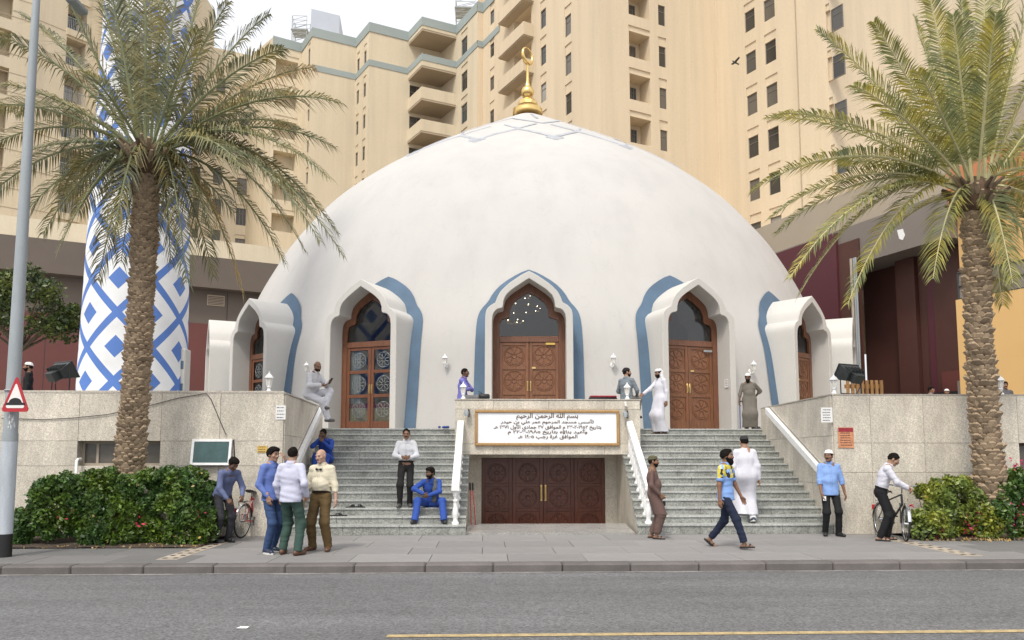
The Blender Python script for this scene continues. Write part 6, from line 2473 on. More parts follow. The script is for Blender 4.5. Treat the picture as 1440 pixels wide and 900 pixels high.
def surface_nets(f, org, h):
    s = f < 0
    nx, ny, nz = f.shape
    cs = sum(s[i:nx - 1 + i, j:ny - 1 + j, k:nz - 1 + k].astype(np.int8) for i in (0, 1) for j in (0, 1) for k in (0, 1))
    act = (cs > 0) & (cs < 8)
    I = np.argwhere(act)
    idx = -np.ones(act.shape, np.int64)
    idx[act] = np.arange(len(I))
    acc = np.zeros((len(I), 3))
    cnt = np.zeros(len(I))
    cor = [(i, j, k) for i in (0, 1) for j in (0, 1) for k in (0, 1)]
    val = {c: f[I[:, 0] + c[0], I[:, 1] + c[1], I[:, 2] + c[2]] for c in cor}
    for c in cor:
        for ax in range(3):
            if c[ax] == 0:
                e = list(c); e[ax] = 1
                a, b = val[c], val[tuple(e)]
                cr = (a < 0) != (b < 0)
                t = np.where(cr, a / np.where(cr, a - b, 1), 0)
                p = np.repeat(np.array(c, float)[None], len(I), 0)
                p[:, ax] += t
                acc[cr] += p[cr]
                cnt[cr] += 1
    V_ = (I + acc / cnt[:, None]) * h + org
    Q_ = []
    for ax in range(3):
        o1, o2 = (ax + 1) % 3, (ax + 2) % 3
        sl0 = [slice(None)] * 3; sl1 = [slice(None)] * 3
        sl0[ax] = slice(0, -1); sl1[ax] = slice(1, None)
        a, b = s[tuple(sl0)], s[tuple(sl1)]
        E_ = np.argwhere(a != b)
        sg = a[E_[:, 0], E_[:, 1], E_[:, 2]]
        ok = (E_[:, o1] > 0) & (E_[:, o2] > 0) & (E_[:, o1] < f.shape[o1] - 1) & (E_[:, o2] < f.shape[o2] - 1)
        E_, sg = E_[ok], sg[ok]
        def g(d1, d2):
            q = E_.copy(); q[:, o1] -= d1; q[:, o2] -= d2
            return idx[q[:, 0], q[:, 1], q[:, 2]]
        quad = np.stack([g(1, 1), g(0, 1), g(0, 0), g(1, 0)], 1)
        quad[~sg] = quad[~sg][:, ::-1]
        Q_.append(quad)
    return V_, np.concatenate(Q_)


def poly(prims, h, k=.02, clips=(), wr=None, grow=0.0, sub=()):
    lo = np.min([p[1] for p in prims], 0) - 3 * h - grow
    hi = np.max([p[2] for p in prims], 0) + 3 * h + grow
    n = np.ceil((hi - lo) / h).astype(int) + 1
    ax = [lo[i] + h * np.arange(n[i]) for i in range(3)]
    f = np.full(n, .5)
    for op, pl in ((0, prims), (1, sub)):
        for fn, a, b, kk in pl:
            mg = .05 + grow
            i0 = np.maximum(np.floor((a - mg - lo) / h).astype(int), 0)
            i1 = np.minimum(np.ceil((b + mg - lo) / h).astype(int) + 1, n)
            if (i1 <= i0).any():
                continue
            sl = tuple(slice(i0[i], i1[i]) for i in range(3))
            G = np.stack(np.meshgrid(*[ax[i][sl[i]] for i in range(3)], indexing='ij'), -1)
            d = fn(G.reshape(-1, 3)).reshape(G.shape[:3])
            f[sl] = smin(f[sl], d, k if kk is None else kk) if op == 0 else np.maximum(f[sl], -d)
    G = np.stack(np.meshgrid(*ax, indexing='ij'), -1).reshape(-1, 3)
    F_ = f.reshape(-1) - grow
    near = np.abs(F_) < .06
    if wr:
        F_[near] += wr(G[near])
    for c in clips:
        F_ = np.maximum(F_, c(G))
    return surface_nets(F_.reshape(n), lo, h)


def wrinkle(seed, amp=.004, vert=0.0):
    rg_ = np.random.default_rng(seed)
    K = rg_.normal(size=(7, 3)) * np.array([15, 15, 30 if not vert else 4])
    ph = rg_.uniform(0, 6.3, 7)
    K2 = rg_.normal(size=(5, 3)) * np.array([26, 26, 62 if not vert else 8])

    def fn(p):
        w1 = np.sin(p @ K.T + ph + 1.5 * np.sin(p @ K[::-1].T * .5)).sum(1) / 2.2
        w2 = np.sin(p @ K2.T + ph[:5] + 1.2 * w1[:, None]).sum(1) / 2
        return amp * (w1 + .6 * np.abs(w2))
    return fn


cmat = {}


def cloth(col, rough=.85):
    key = tuple(round(c, 3) for c in col)
    if key not in cmat:
        cmat[key] = pm('fabric', col, rough, .07, 5, .25, 160, fine=.05, spec=.25)
    return cmat[key]


def shirtcloth(col):
    """woven shirt with the seams and buttons of its front placket"""
    key = ('p',) + tuple(round(c, 3) for c in col)
    if key in cmat:
        return cmat[key]
    m_ = pm('shirt fabric', col, .85, .06, 5, .2, 160, fine=.05, spec=.2)
    t = m_.node_tree
    b = t.nodes['Principled BSDF']
    src = b.inputs['Base Color'].links[0].from_socket
    tc = nd(t, 'ShaderNodeTexCoord')
    sx = nd(t, 'ShaderNodeSeparateXYZ')
    t.links.new(tc.outputs['Object'], sx.inputs[0])

    def mt(op, a, b_):
        n = nd(t, 'ShaderNodeMath', operation=op)
        for i, v in enumerate((a, b_)):
            if isinstance(v, (int, float)):
                n.inputs[i].default_value = v
            else:
                t.links.new(v, n.inputs[i])
        return n.outputs[0]
    ax_ = mt('ABSOLUTE', sx.outputs[0], 0)
    seam = mt('LESS_THAN', mt('ABSOLUTE', mt('SUBTRACT', ax_, .017), 0), .0022)
    bz = mt('ABSOLUTE', mt('SUBTRACT', mt('FRACT', mt('MULTIPLY', sx.outputs[2], 10.5), 0), .5), 0)
    btn = mt('MULTIPLY', mt('LESS_THAN', ax_, .006), mt('LESS_THAN', bz, .06))
    f_ = mt('MULTIPLY', mt('MAXIMUM', seam, btn), mt('LESS_THAN', sx.outputs[1], -.04))
    mx = nd(t, 'ShaderNodeMix', data_type='RGBA')
    t.links.new(f_, mx.inputs['Factor']); t.links.new(src, mx.inputs['A'])
    mx.inputs['B'].default_value = (col[0] * .55, col[1] * .55, col[2] * .55, 1)
    t.links.new(mx.outputs['Result'], b.inputs['Base Color'])
    cmat[key] = m_
    return m_


def skinmat(col):
    key = ('s',) + tuple(col)
    if key not in cmat:
        m_ = pm('skin', col, .5, .08, 14, .08, 200, spec=.4)
        cmat[key] = m_
    return cmat[key]


SK = dict(brown=skinmat((.22, .115, .07)), tan=skinmat((.34, .20, .135)), pale=skinmat((.42, .26, .19)), dark=skinmat((.13, .07, .045)))
HAIR = pm('black hair', (.012, .010, .009), .9, .3, 30, .5, 120, spec=.08)
GREYHAIR = pm('grey hair', (.28, .26, .25), .6, .3, 30, .5, 120)
EYEW, IRIS = pm('eye white', (.40, .37, .34), .2, .02, 4), pm('iris', (.015, .009, .006), .1, .1, 9)
LIP = pm('lips', (.20, .085, .07), .5, .1, 20)
SHOE = {k: pm('shoe ' + k, c, .45, .12, 18, .1, 60) for k, c in dict(black=(.015, .015, .016), navy=(.02, .028, .06), brown=(.11, .05, .028), grey=(.09, .085, .08)).items()}
SOLE = pm('pale sole', (.6, .6, .58), .6, .1, 9)


def npmesh(name, parts, mat, parent):
    vs, fs, b = [], [], 0
    for v, q in parts:
        vs.append(v); fs.append(q + b); b += len(v)
    v, q = np.concatenate(vs), np.concatenate(fs)
    me = bpy.data.meshes.new(name)
    me.vertices.add(len(v)); me.vertices.foreach_set('co', v.astype(np.float32).reshape(-1))
    me.loops.add(q.size); me.loops.foreach_set('vertex_index', q.astype(np.int32).reshape(-1))
    me.polygons.add(len(q)); me.polygons.foreach_set('loop_start', np.arange(0, q.size, 4, dtype=np.int32))
    me.update(calc_edges=True)
    me.materials.append(mat)
    me.polygons.foreach_set('use_smooth', [True] * len(me.polygons))
    return link(name, me, parent)


def ik(a, b, l1, l2, hint):
    a, b, hint = np.array(a, float), np.array(b, float), np.array(hint, float)
    d = b - a
    L_ = np.linalg.norm(d)
    if L_ > (l1 + l2) * .995:
        b = a + d / L_ * (l1 + l2) * .995
        d = b - a
        L_ = np.linalg.norm(d)
    u = d / L_
    x = (l1 * l1 - l2 * l2 + L_ * L_) / (2 * L_)
    r = math.sqrt(max(l1 * l1 - x * x, 0))
    hp = hint - u * (hint @ u)
    hp /= np.linalg.norm(hp) + 1e-9
    return a + u * x + hp * r, b


def rotz(v, a):
    c, s = math.cos(a), math.sin(a)
    return np.array([v[0] * c - v[1] * s, v[0] * s + v[1] * c, v[2]])


pcount = [0]


def person(label, pos, rot, h=1.72, skin='brown', hair='short', beard=None, cap_=None, top=None, bottom=None, shoes='black', pose=None, belly=0.0, extra=None, belt=None, group=None, lod=1.0):
    """pose: joints of a 1.72 m figure facing -y; side 'a' is -x, side 'b' is +x"""
    pcount[0] += 1
    sd_ = pcount[0]
    P = dict(pel=(0, 0, .94), chest=(0, .01, 1.26), neck=(0, .02, 1.455), head=(0, -.012, 1.602), yaw=0, pitch=0, roll=0, tw=0,
             ha=(-.27, -.04, .80), hb=(.27, -.04, .80), ea=(-.3, .8, -.1), eb=(.3, .8, -.1), na=(1, 0, 0), nb=(-1, 0, 0), da=None, db=None, ca=.5, cb=.5,
             fa=(-.10, .02, .085), fb=(.10, .02, .085), ka=(-.05, -1, 0), kb=(.05, -1, 0), ta=-8, tb=8, fpa=0, fpb=0)
    P.update(pose or {})
    t = thing('person', label, 'person', pos, group=group, rotz=rot)
    t.scale = (h / 1.72,) * 3
    pel, chest, neck, head = (np.array(P[k], float) for k in ('pel', 'chest', 'neck', 'head'))
    tw = R(P['tw'])
    lat = rotz((1, 0, 0), tw)
    plat = rotz((1, 0, 0), tw * .3)
    sp = (neck - pel) / np.linalg.norm(neck - pel)
    dep = np.cross(sp, lat); dep /= np.linalg.norm(dep)
    sh = {'a': neck - lat * .168 - sp * .072, 'b': neck + lat * .168 - sp * .072}
    hip = {'a': pel - plat * .088 - np.array([0, 0, .035]), 'b': pel + plat * .088 - np.array([0, 0, .035])}
    J = {}
    for s in 'ab':
        el, wr_ = ik(sh[s], P['h' + s], .285, .255, P['e' + s])
        kn, an = ik(hip[s], P['f' + s], .435, .425, P['k' + s])
        J[s] = (el, wr_, kn, an)
    # ---- head frame
    Rh = (Matrix.Rotation(R(P['yaw']), 3, 'Z') @ Matrix.Rotation(R(P['pitch']), 3, 'X') @ Matrix.Rotation(R(P['roll']), 3, 'Y'))
    Rn = np.array(Rh)
    hp = lambda x, y, z: head + Rn @ np.array([x, y, z])
    HR3 = Rn
    hl = lambda p: (p - head) @ Rn
    E = lambda c, r, k=None: ell(hp(*c), r, Rn, k)
    Cp = lambda a, b, ra, rb, k=None: cap(hp(*a), hp(*b), ra, rb, k=k)
    skull = [E((0, .018, .022), (.074, .094, .092)), E((0, -.028, -.03), (.061, .064, .086)), E((0, -.035, -.078), (.046, .046, .036))]
    face = skull + [Cp((0, -.088, .006), (0, -.108, -.022), .009, .0145, .012), Cp((-.016, -.098, -.026), (.016, -.098, -.026), .009, .009, .01), Cp((-.036, -.080, .026), (.036, -.080, .026), .013, .013, .015),
                    Cp((-.017, -.088, -.052), (.017, -.088, -.052), .008, .008, .008), E((0, -.076, -.092), (.024, .02, .018)), E((-.045, -.058, -.02), (.022, .022, .02)), E((.045, -.058, -.02), (.022, .022, .02)),
                    E((-.076, .008, -.006), (.011, .022, .033), .006), E((.076, .008, -.006), (.011, .022, .033), .006), cap(hp(0, .022, -.05), neck - sp * .02, .054, .062, k=.02)]
    socks = [E((-.031, -.098, .008), (.019, .017, .011)), E((.031, -.098, .008), (.019, .017, .011))]
    parts = [poly(face, .0062, .018, sub=socks)]
    # ---- body
    sq = (dep, .64)
    torso = [cap(pel, chest, .145, .158, sq), cap(chest, neck - sp * .06, .158, .12, sq), cap(neck - sp * .045, sh['a'] + lat * .02, .058, .052), cap(neck - sp * .045, sh['b'] - lat * .02, .058, .052), ell(pel - np.array([0, 0, .02]), (.155, .11, .12))]
    limbs = []
    for s in 'ab':
        el, wr_, kn, an = J[s]
        limbs += [cap(sh[s], el, .05, .039), cap(el, wr_, .040, .026), cap(hip[s], kn, .082, .053), cap(kn, an, .055, .036)]
        ta = R(P['t' + s]); fd = rotz((0, -1, 0), ta)
        pit = R(P['fp' + s])
        fdn = fd * math.cos(pit) + np.array([0, 0, -math.sin(pit)])
        J[s] += (fdn,)
        toe = an + fdn * .135 + np.array([0, 0, -.055])
        heel = an - fdn * .045 + np.array([0, 0, -.045])
        limbs += [cap(heel, toe, .033, .026, (np.array([0, 0, 1.0]), .75))]
    parts.append(poly(torso + limbs, .0125, .03))
    # ---- hands
    for s in 'ab':
        el, wr_ = J[s][:2]
        d = (wr_ - el) / np.linalg.norm(wr_ - el) if P['d' + s] is None else np.array(P['d' + s], float)
        d /= np.linalg.norm(d)
        n = np.array(P['n' + s], float)
        n = n - d * (n @ d); n /= np.linalg.norm(n) + 1e-9
        th = np.cross(d, n) * (1 if s == 'a' else -1)
        cu = P['c' + s]
        pr = [cap(wr_ - d * .05, wr_ + d * .012, .026, .024)]
        for i, (fl, off) in enumerate(((.070, 1.5), (.080, .5), (.074, -.5), (.058, -1.5))):
            b0 = wr_ + d * (.086 - .005 * abs(off)) + th * off * .0195
            pr.append(cap(wr_ + d * .01 + th * off * .012, b0, .0145, .0115, k=.012))
            a1 = cu * (.55 + .1 * i)
            d1 = d * math.cos(a1) + n * math.sin(a1)
            d2 = d * math.cos(a1 * 2.2) + n * math.sin(a1 * 2.2)
            b1 = b0 + d1 * fl * .52
            pr += [cap(b0, b1, .0098, .0088, k=.004), cap(b1, b1 + d2 * fl * .5, .0088, .0072, k=.004)]
        tb_ = wr_ + d * .025 + th * .024
        t1 = tb_ + (d * .62 + th * .6 + n * .35) * .042
        pr += [cap(wr_ + d * .01 + th * .01, tb_, .016, .014, k=.01), cap(tb_, t1, .0125, .0105, k=.006), cap(t1, t1 + (d * .85 + th * .15 + n * .3) * .032, .0102, .008, k=.004)]
        parts.append(poly(pr, .0048, .006))
        J[s] += (wr_ + d * .075 + n * .02,)
    body = npmesh('body', parts, SK[skin], t)
    # eyes, brows, lips
    for x in (-.031, .031):
        e_ = MB().sphere((0, 0, 0), (.0115, .0085, .0062), 10, 7).build('eye', EYEW, t, world=False, smooth='all')
        e_.matrix_local = Matrix.Translation(hp(x, -.0825, .008)) @ Rh.to_4x4()
        i_ = MB().sphere((0, -.0052, 0), (.0056, .0042, .0056), 8, 6).build('iris', IRIS, e_, world=False, smooth='all')
    hc = GREYHAIR if hair in ('baldgrey',) else HAIR
    br = MB()
    for x in (-1, 1):
        br.tube([tuple(hp(x * .016, -.0955, .025)), tuple(hp(x * .034, -.094, .031)), tuple(hp(x * .05, -.082, .024))], [.0042, .005, .003], 5)
    br.build('eyebrows', hc, t, world=False, smooth='all')['kind'] = 'stuff'
    MB().tube([tuple(hp(-.022, -.089, -.054)), tuple(hp(-.008, -.0965, -.052)), tuple(hp(.008, -.0965, -.052)), tuple(hp(.022, -.089, -.054))], [.003, .006, .006, .003], 6).build('lips', LIP, t, world=False, smooth='all')
    wf_ = wrinkle(90 + sd_, .004)
    if hair in ('short', 'thick', 'receding', 'bald', 'baldgrey'):
        gr = {'short': .009, 'thick': .018, 'receding': .006, 'bald': .004, 'baldgrey': .004}[hair]

        def clip(p):
            q = hl(p)
            hi_ = .02 if hair == 'receding' else 0
            pl_ = np.interp(q[:, 1], [-.12, -.06, -.048, -.025, .02, .09, .13], [.075 + hi_, .066 + hi_, .030 + hi_ * .5, .0, -.018, -.06, -.06]) - q[:, 2]
            if 'bald' in hair:
                pl_ = np.maximum(pl_, q[:, 2] - .035)
                pl_ = np.maximum(pl_, -.02 - q[:, 1])
            return pl_
        npmesh('hair', [poly([E((0, .018, .022), (.074, .094, .092))] + ([E((0, -.02, .075), (.06, .06, .035))] if hair == 'thick' else []), .006, .015, clips=[clip], wr=wf_, grow=gr)], hc, t)
    if beard:
        hm = GREYHAIR if beard == 'grey' else HAIR
        if beard != 'moustache':
            dn = .02 if beard == 'long' else .006

            def bc(p):
                q = hl(p)
                lim = np.where(q[:, 1] < -.05, -.045, -.045 + (q[:, 1] + .05) * .9)
                return np.maximum(q[:, 2] - lim, q[:, 1] - .015)
            pr = [E((0, -.028, -.034), (.062, .066, .088)), E((0, -.038, -.08), (.05, .05, .04))]
            if beard == 'long':
                pr.append(E((0, -.06, -.115), (.045, .04, .05)))
            npmesh('beard', [poly(pr, .0062, .02, clips=[bc], wr=wrinkle(60 + sd_, .003), grow=.006 if beard != 'stubble' else .0025)], hm, t)
        MB().tube([tuple(hp(-.032, -.084, -.052)), tuple(hp(-.012, -.1, -.042)), tuple(hp(.012, -.1, -.042)), tuple(hp(.032, -.084, -.052))], [.004, .0085, .0085, .004], 6).build('moustache', hm, t, world=False, smooth='all')
    if cap_:
        kind, col = cap_
        if kind == 'kufi':
            npmesh('cap', [poly([E((0, .018, .03), (.076, .096, .088)), E((0, .015, .085), (.06, .075, .032))], .0065, .01, clips=[lambda p: .045 - hl(p)[:, 1] * .18 - hl(p)[:, 2]], grow=.012)], cloth(col), t)
        elif kind == 'scarf':
            pr = [E((0, .02, .03), (.078, .098, .09)), E((0, .07, -.06), (.085, .05, .12)), Cp((-.06, .05, -.02), (-.09, .03, -.16), .035, .045), Cp((.06, .05, -.02), (.09, .03, -.16), .035, .045)]
            npmesh('headscarf', [poly(pr, .0075, .03, clips=[lambda p: np.where(hl(p)[:, 1] < -.03, .05 - hl(p)[:, 2], -1)], wr=wrinkle(sd_, .003), grow=.012)], cloth(col), t)
        elif kind == 'pakol':
            npmesh('cap', [poly([E((0, .018, .055), (.085, .10, .05)), E((0, .015, .095), (.075, .085, .03))], .0065, .02, clips=[lambda p: .04 - hl(p)[:, 1] * .22 - hl(p)[:, 2]], grow=.006)], cloth(col), t)
    # ---- clothes
    col = top['col']
    kind = top['kind']
    wr_f = wrinkle(sd_ * 7, top.get('amp', .0032), top.get('vert', 0))
    fit = top.get('fit', .01 if kind != 'shirt' else .0)
    bel = [ell(pel * .42 + chest * .58 - dep * 0 + np.cross(lat, sp) * 0 - np.array([0, 0, .02]) + rotz((0, -1, 0), tw) * (.05 + belly * .5), (.135 + belly * .4, .09 + belly, .15))] if belly else []
    sq2 = (dep, .68)
    tors = [cap(pel + sp * .02, chest, .158 + fit, .170 + fit, sq2), cap(chest, neck - sp * .085, .170 + fit, .115, sq2), cap(neck - sp * .042, sh['a'] + lat * .02, .071, .063), cap(neck - sp * .042, sh['b'] - lat * .02, .071, .063), cap(neck - sp * .07 , neck + sp * .022, .098, .074, flat=True, k=.015)] + bel
    slv = []
    for s in 'ab':
        el, wr_ = J[s][0], J[s][1]
        sl = top.get('sleeve', 'long')
        if sl == 'long':
            slv += [cap(sh[s], el, .063 + fit * .5, .053 + fit * .4), cap(el, el + (wr_ - el) * .93, .054 + fit * .4, .039 + fit * .4)]
        elif sl == 'rolled':
            slv += [cap(sh[s], el, .064, .055), cap(el, el + (wr_ - el) * .35, .056, .053, flat=True)]
        else:
            slv += [cap(sh[s], sh[s] + (el - sh[s]) * .82, .070, .066, flat=True), cap(sh[s], sh[s] + (el - sh[s]) * .3, .07, .07)]
    low = []
    clips = []
    if kind == 'shirt':
        if top.get('tuck', False):
            clips.append(lambda p: -((p - (pel + sp * .05)) @ sp))
        else:
            hem = top.get('hem', .13)
            low += [cap(pel + sp * .02, pel - sp * hem * 1.5, .172 + fit, .188 + fit, (dep, .80))]
            clips.append(lambda p: -((p - (pel - sp * hem)) @ sp))
    if kind in ('robe', 'kurta'):
        hz = top['hem']
        fl = top.get('flare', .03)
        for s in 'ab':
            kn, an = J[s][2], J[s][3]
            low += [cap(hip[s], kn, .115, .10 + fl, k=.09)]
            if hz < .42:
                low += [cap(kn, an + np.array([0, 0, -.08]), .10 + fl, .115 + fl, k=.09)]
        mk = (J['a'][2] + J['b'][2]) / 2
        ma = (J['a'][3] + J['b'][3]) / 2
        low += [cap(pel, mk, .16, .15 + fl, (dep, .72), k=.08)]
        if hz < .42:
            low += [cap(mk, ma + np.array([0, 0, -.05]), .15 + fl, .165 + fl * 1.5, (dep, .75), k=.08)]
        if kind == 'kurta' and P.get('seated'):
            pass
        clips.append(lambda p: hz - p[:, 2])
    nm = {'shirt': 'shirt', 'robe': 'robe', 'kurta': 'tunic'}[kind]
    sub_ = [cap(neck + sp * .005, neck + sp * .06, .055, .058)]
    shirt = npmesh(nm, [poly(tors + slv + low, .0125 / lod, .03, clips=clips, wr=wr_f)], shirtcloth(col) if kind == 'shirt' and not top.get('plain') else cloth(col), t)
    if kind == 'shirt' and top.get('collar', True):
        cp = [cap(neck - sp * .012, neck + sp * .040, .088, .073, flat=True, k=.004)]
        fr_ = np.cross(lat, sp) if np.cross(lat, sp)[1] < 0 else -np.cross(lat, sp)
        npmesh('collar', [poly(cp, .007, .004, sub=[cap(neck - sp * .05, neck + sp * .06, .064, .060), cap(neck + fr_ * .03 + sp * .045, neck + fr_ * .11 - sp * .03, .018, .010)])], cloth(tuple(min(1, q * 1.06) for q in col)), t)
    if bottom:
        pw = wrinkle(sd_ * 11, bottom.get('amp', .0035))
        lg = [ell(pel - np.array([0, 0, .03]), (.158, .116, .13)), cap(pel, pel + sp * .07, .150, .150, (dep, .68))]
        w_ = bottom.get('wide', 0.0)
        for s in 'ab':
            kn, an = J[s][2], J[s][3]
            lg += [cap(hip[s], kn, .090 + w_, .072 + w_), cap(kn, an + (an - kn) / np.linalg.norm(an - kn) * bottom.get('len', .03), .074 + w_, .062 + w_ * .6, flat=True), ell(kn, (.074 + w_,) * 3)]
        npmesh('trousers', [poly(lg, .0125 / lod, .03, wr=pw)], cloth(bottom['col']), t)
    if belt:
        q0 = pel + sp * .055
        npmesh('belt', [poly([cap(pel, chest, .164, .18, sq2)] + bel, .010, .03, clips=[lambda p: np.abs((p - q0) @ sp) - .02], grow=.004)], cloth(belt, .4), t)
    # ---- shoes
    for s in 'ab':
        an, fdn = J[s][3], J[s][4]
        upz = np.array([0, 0, 1.0])
        upf = upz - fdn * (upz @ fdn)
        upf /= np.linalg.norm(upf)
        heel = an - fdn * .05 - upf * .042
        toe = an + fdn * .15 - upf * .052
        base = an - upf * .083
        if shoes.startswith('sandal'):
            sidev = np.cross(fdn, upf)
            m = MB()
            o_ = [(math.cos(b) * .047, math.sin(b) * .135) for b in np.linspace(0, 2 * np.pi, 15)[:-1]]
            c_ = an + fdn * .045 - upf * .085
            pts = [c_ + sidev * x + fdn * y for x, y in o_]
            m.add([tuple(p) for p in pts] + [tuple(p + upf * .024) for p in pts], [tuple(range(14))[::-1], tuple(range(14, 28))] + [(i, (i + 1) % 14, 14 + (i + 1) % 14, 14 + i) for i in range(14)])
            for y in (.10, .03):
                m.tube([tuple(an + fdn * y + sidev * x - upf * (.07 - z)) for x, z in ((-.045, 0), (-.03, .035), (0, .05), (.03, .035), (.045, 0))], .012, 6)
            m.build('sandal', SHOE['black'], t, world=False)
        else:
            pr = [cap(heel, toe, .043, .038), cap(an - upf * .01, an + fdn * .05 - upf * .04, .042, .04)]
            npmesh('shoe', [poly(pr, .0095, .03, clips=[lambda p: -((p - base) @ upf)])], SHOE[shoes.split('_')[0]], t)
            if shoes.endswith('_pale'):
                sidev = np.cross(fdn, upf)
                o_ = [(math.cos(b) * .047, math.sin(b) * .148) for b in np.linspace(0, 2 * np.pi, 15)[:-1]]
                c_ = an + fdn * .05 - upf * .086
                pts = [c_ + sidev * x + fdn * y for x, y in o_]
                MB().add([tuple(p) for p in pts] + [tuple(p + upf * .026) for p in pts], [tuple(range(14))[::-1], tuple(range(14, 28))] + [(i, (i + 1) % 14, 14 + (i + 1) % 14, 14 + i) for i in range(14)]).build('shoe_sole', SOLE, t, world=False)
    if extra:
        extra(t, J, pel, chest, neck, hp, dep, lat, sp)
    return t


def gx(px, Y):
    return at(px, 640, Y)[0]


SEAT = lambda dz=0: dict(pel=(0, 0, .16), chest=(0, .0, .48), neck=(0, -.03, .67), head=(0, -.075, .81))

# 1 man at the far left behind the wall
person('bearded man in black shirt and white cap standing behind the left wall', (gx(33, 20.3), 20.3, tz), R(-62), 1.70, 'brown', 'short', 'full', ('kufi', (.72, .70, .66)), dict(kind='shirt', col=(.014, .014, .016), sleeve='long'), dict(col=(.03, .03, .035)))

# 2 man in white seated on the left stair wall with a phone
sx_, sy_ = gx(436, 17.45), 17.45


def phone(t, J, *a):
    w_ = J['b'][-1]
    o = bpy.data.objects.new('smartphone', MB().cbox(-.036, .036, -.075, .075, -.004, .004, .003).mesh('smartphone', M['black']))
    COL.objects.link(o)
    tag(o, 'black smartphone held by the man sitting on the left stair wall', 'phone')
    o.matrix_world = Matrix.Translation(t.location) @ Matrix.Rotation(t.rotation_euler.z, 4, 'Z') @ Matrix.Diagonal((*t.scale, 1)) @ Matrix.Translation(w_ + np.array([-.01, -.045, .02])) @ Matrix.Rotation(R(-55), 4, 'X')


person('balding man in white tunic and trousers sitting on the left stair wall', (sx_, sy_, ztop), R(62), 1.66, 'brown', 'bald', 'stubble', None,
       dict(kind='shirt', col=(.56, .56, .58), fit=.015, hem=.08), dict(col=(.56, .56, .60), wide=.012),
       'grey', dict(pel=(0, 0.05, .13), chest=(0, -.04, .44), neck=(0, -.10, .62), head=(0, -.165, .755), pitch=22, yaw=-25, ha=(-.06, -.33, .30), hb=(.10, -.43, .36), ea=(-.5, .2, -.5), eb=(.5, .2, -.5), na=(.3, .3, .8), nb=(-.4, .3, .8), ca=.5, cb=.8,
                    fa=(.06, -.45, -.46), fb=(.0, -.40, -.18), ka=(-.2, -1, .6), kb=(.5, -1, .5), ta=5, tb=-20), belly=.03, extra=phone)
# 3 blue coverall man on the upper steps
k = 8
person('man in blue coverall sitting on the upper left steps resting his face on his hand', (gx(459, 18.5), 18.52, RISE0 + RISE * k), R(-5), 1.68, 'dark', 'short', 'moustache', None,
       dict(kind='shirt', col=(.028, .07, .32), hem=.05), dict(col=(.028, .07, .32)), 'black',
       dict(pel=(0, 0, .13), chest=(0, -.10, .43), neck=(0, -.19, .595), head=(-.02, -.27, .72), pitch=14, roll=8, yaw=-10, ha=(-.06, -.37, .60), hb=(.02, -.40, .52), ea=(-.7, -.2, -.8), eb=(.8, -.1, -.7), na=(.3, .8, .2), nb=(-.5, .5, .5), da=(.05, .1, 1), db=(-.5, -.1, .7), ca=.7, cb=.8,
            fa=(-.13, -.58, -.22), fb=(.13, -.58, -.22), ka=(-.15, -1, 1), kb=(.15, -1, 1)))
# 4 man in white shirt coming down the left steps
person('man in white shirt and black trousers standing on the left steps with clasped hands', (gx(571, 16.5), 16.52, RISE0 + RISE * 2), R(4), 1.67, 'brown', 'receding', 'moustache', None,
       dict(kind='shirt', col=(.56, .57, .60), tuck=True), dict(col=(.022, .02, .02)), 'grey',
       dict(head=(0, -.04, 1.598), pitch=10, ha=(-.035, -.22, 1.06), hb=(.035, -.22, 1.055), ea=(-1, .35, -.2), eb=(1, .35, -.2), na=(.5, .7, .3), nb=(-.5, .7, .3), da=(.75, -.4, .2), db=(-.75, -.4, .2), ca=.9, cb=.9, fa=(-.12, -.06, .085), fb=(.09, .05, .085), ka=(-.1, -1, 0), ta=-15, tb=10), belt=(.015, .012, .01))
# 5 seated man with grey scarf


def scarf(t, J, pel, chest, neck, hp, dep, lat, sp):
    pr = [cap(neck + np.array([.07, .04, -.0]), neck + np.array([.10, -.06, -.04]), .035, .04), cap(neck + np.array([.10, -.06, -.04]), chest + np.array([.10, -.20, -.03]), .04, .05, (dep, .6)), cap(chest + np.array([.10, -.20, -.03]), chest + np.array([.08, -.25, -.27]), .05, .055, (dep, .5)), cap(neck + np.array([-.06, .05, 0]), neck + np.array([.06, .06, 0]), .035, .035)]
    npmesh('scarf', [poly(pr, .009, .03, wr=wrinkle(5, .004))], cloth((.09, .095, .10)), t)


person('man in blue coverall with grey scarf sitting on the lower left steps', (gx(607, 16.55), 16.6, RISE0 + RISE * 2), R(0), 1.70, 'dark', 'thick', 'full', None,
       dict(kind='shirt', col=(.033, .08, .33), hem=.05), dict(col=(.033, .08, .33), wide=.01), 'black',
       dict(pel=(0, 0, .13), chest=(0, -.12, .43), neck=(0, -.20, .60), head=(-.015, -.255, .735), yaw=-38, pitch=6, ha=(-.13, -.43, .30), hb=(-.03, -.46, .27), ea=(-.9, .1, .2), eb=(.9, .1, .2), na=(.5, .5, .4), nb=(-.5, .5, .4), ca=.8, cb=.8,
            fa=(-.30, -.62, -.215), fb=(.30, -.62, -.215), ka=(-.55, -1, 1), kb=(.55, -1, 1), ta=-15, tb=15), extra=scarf)
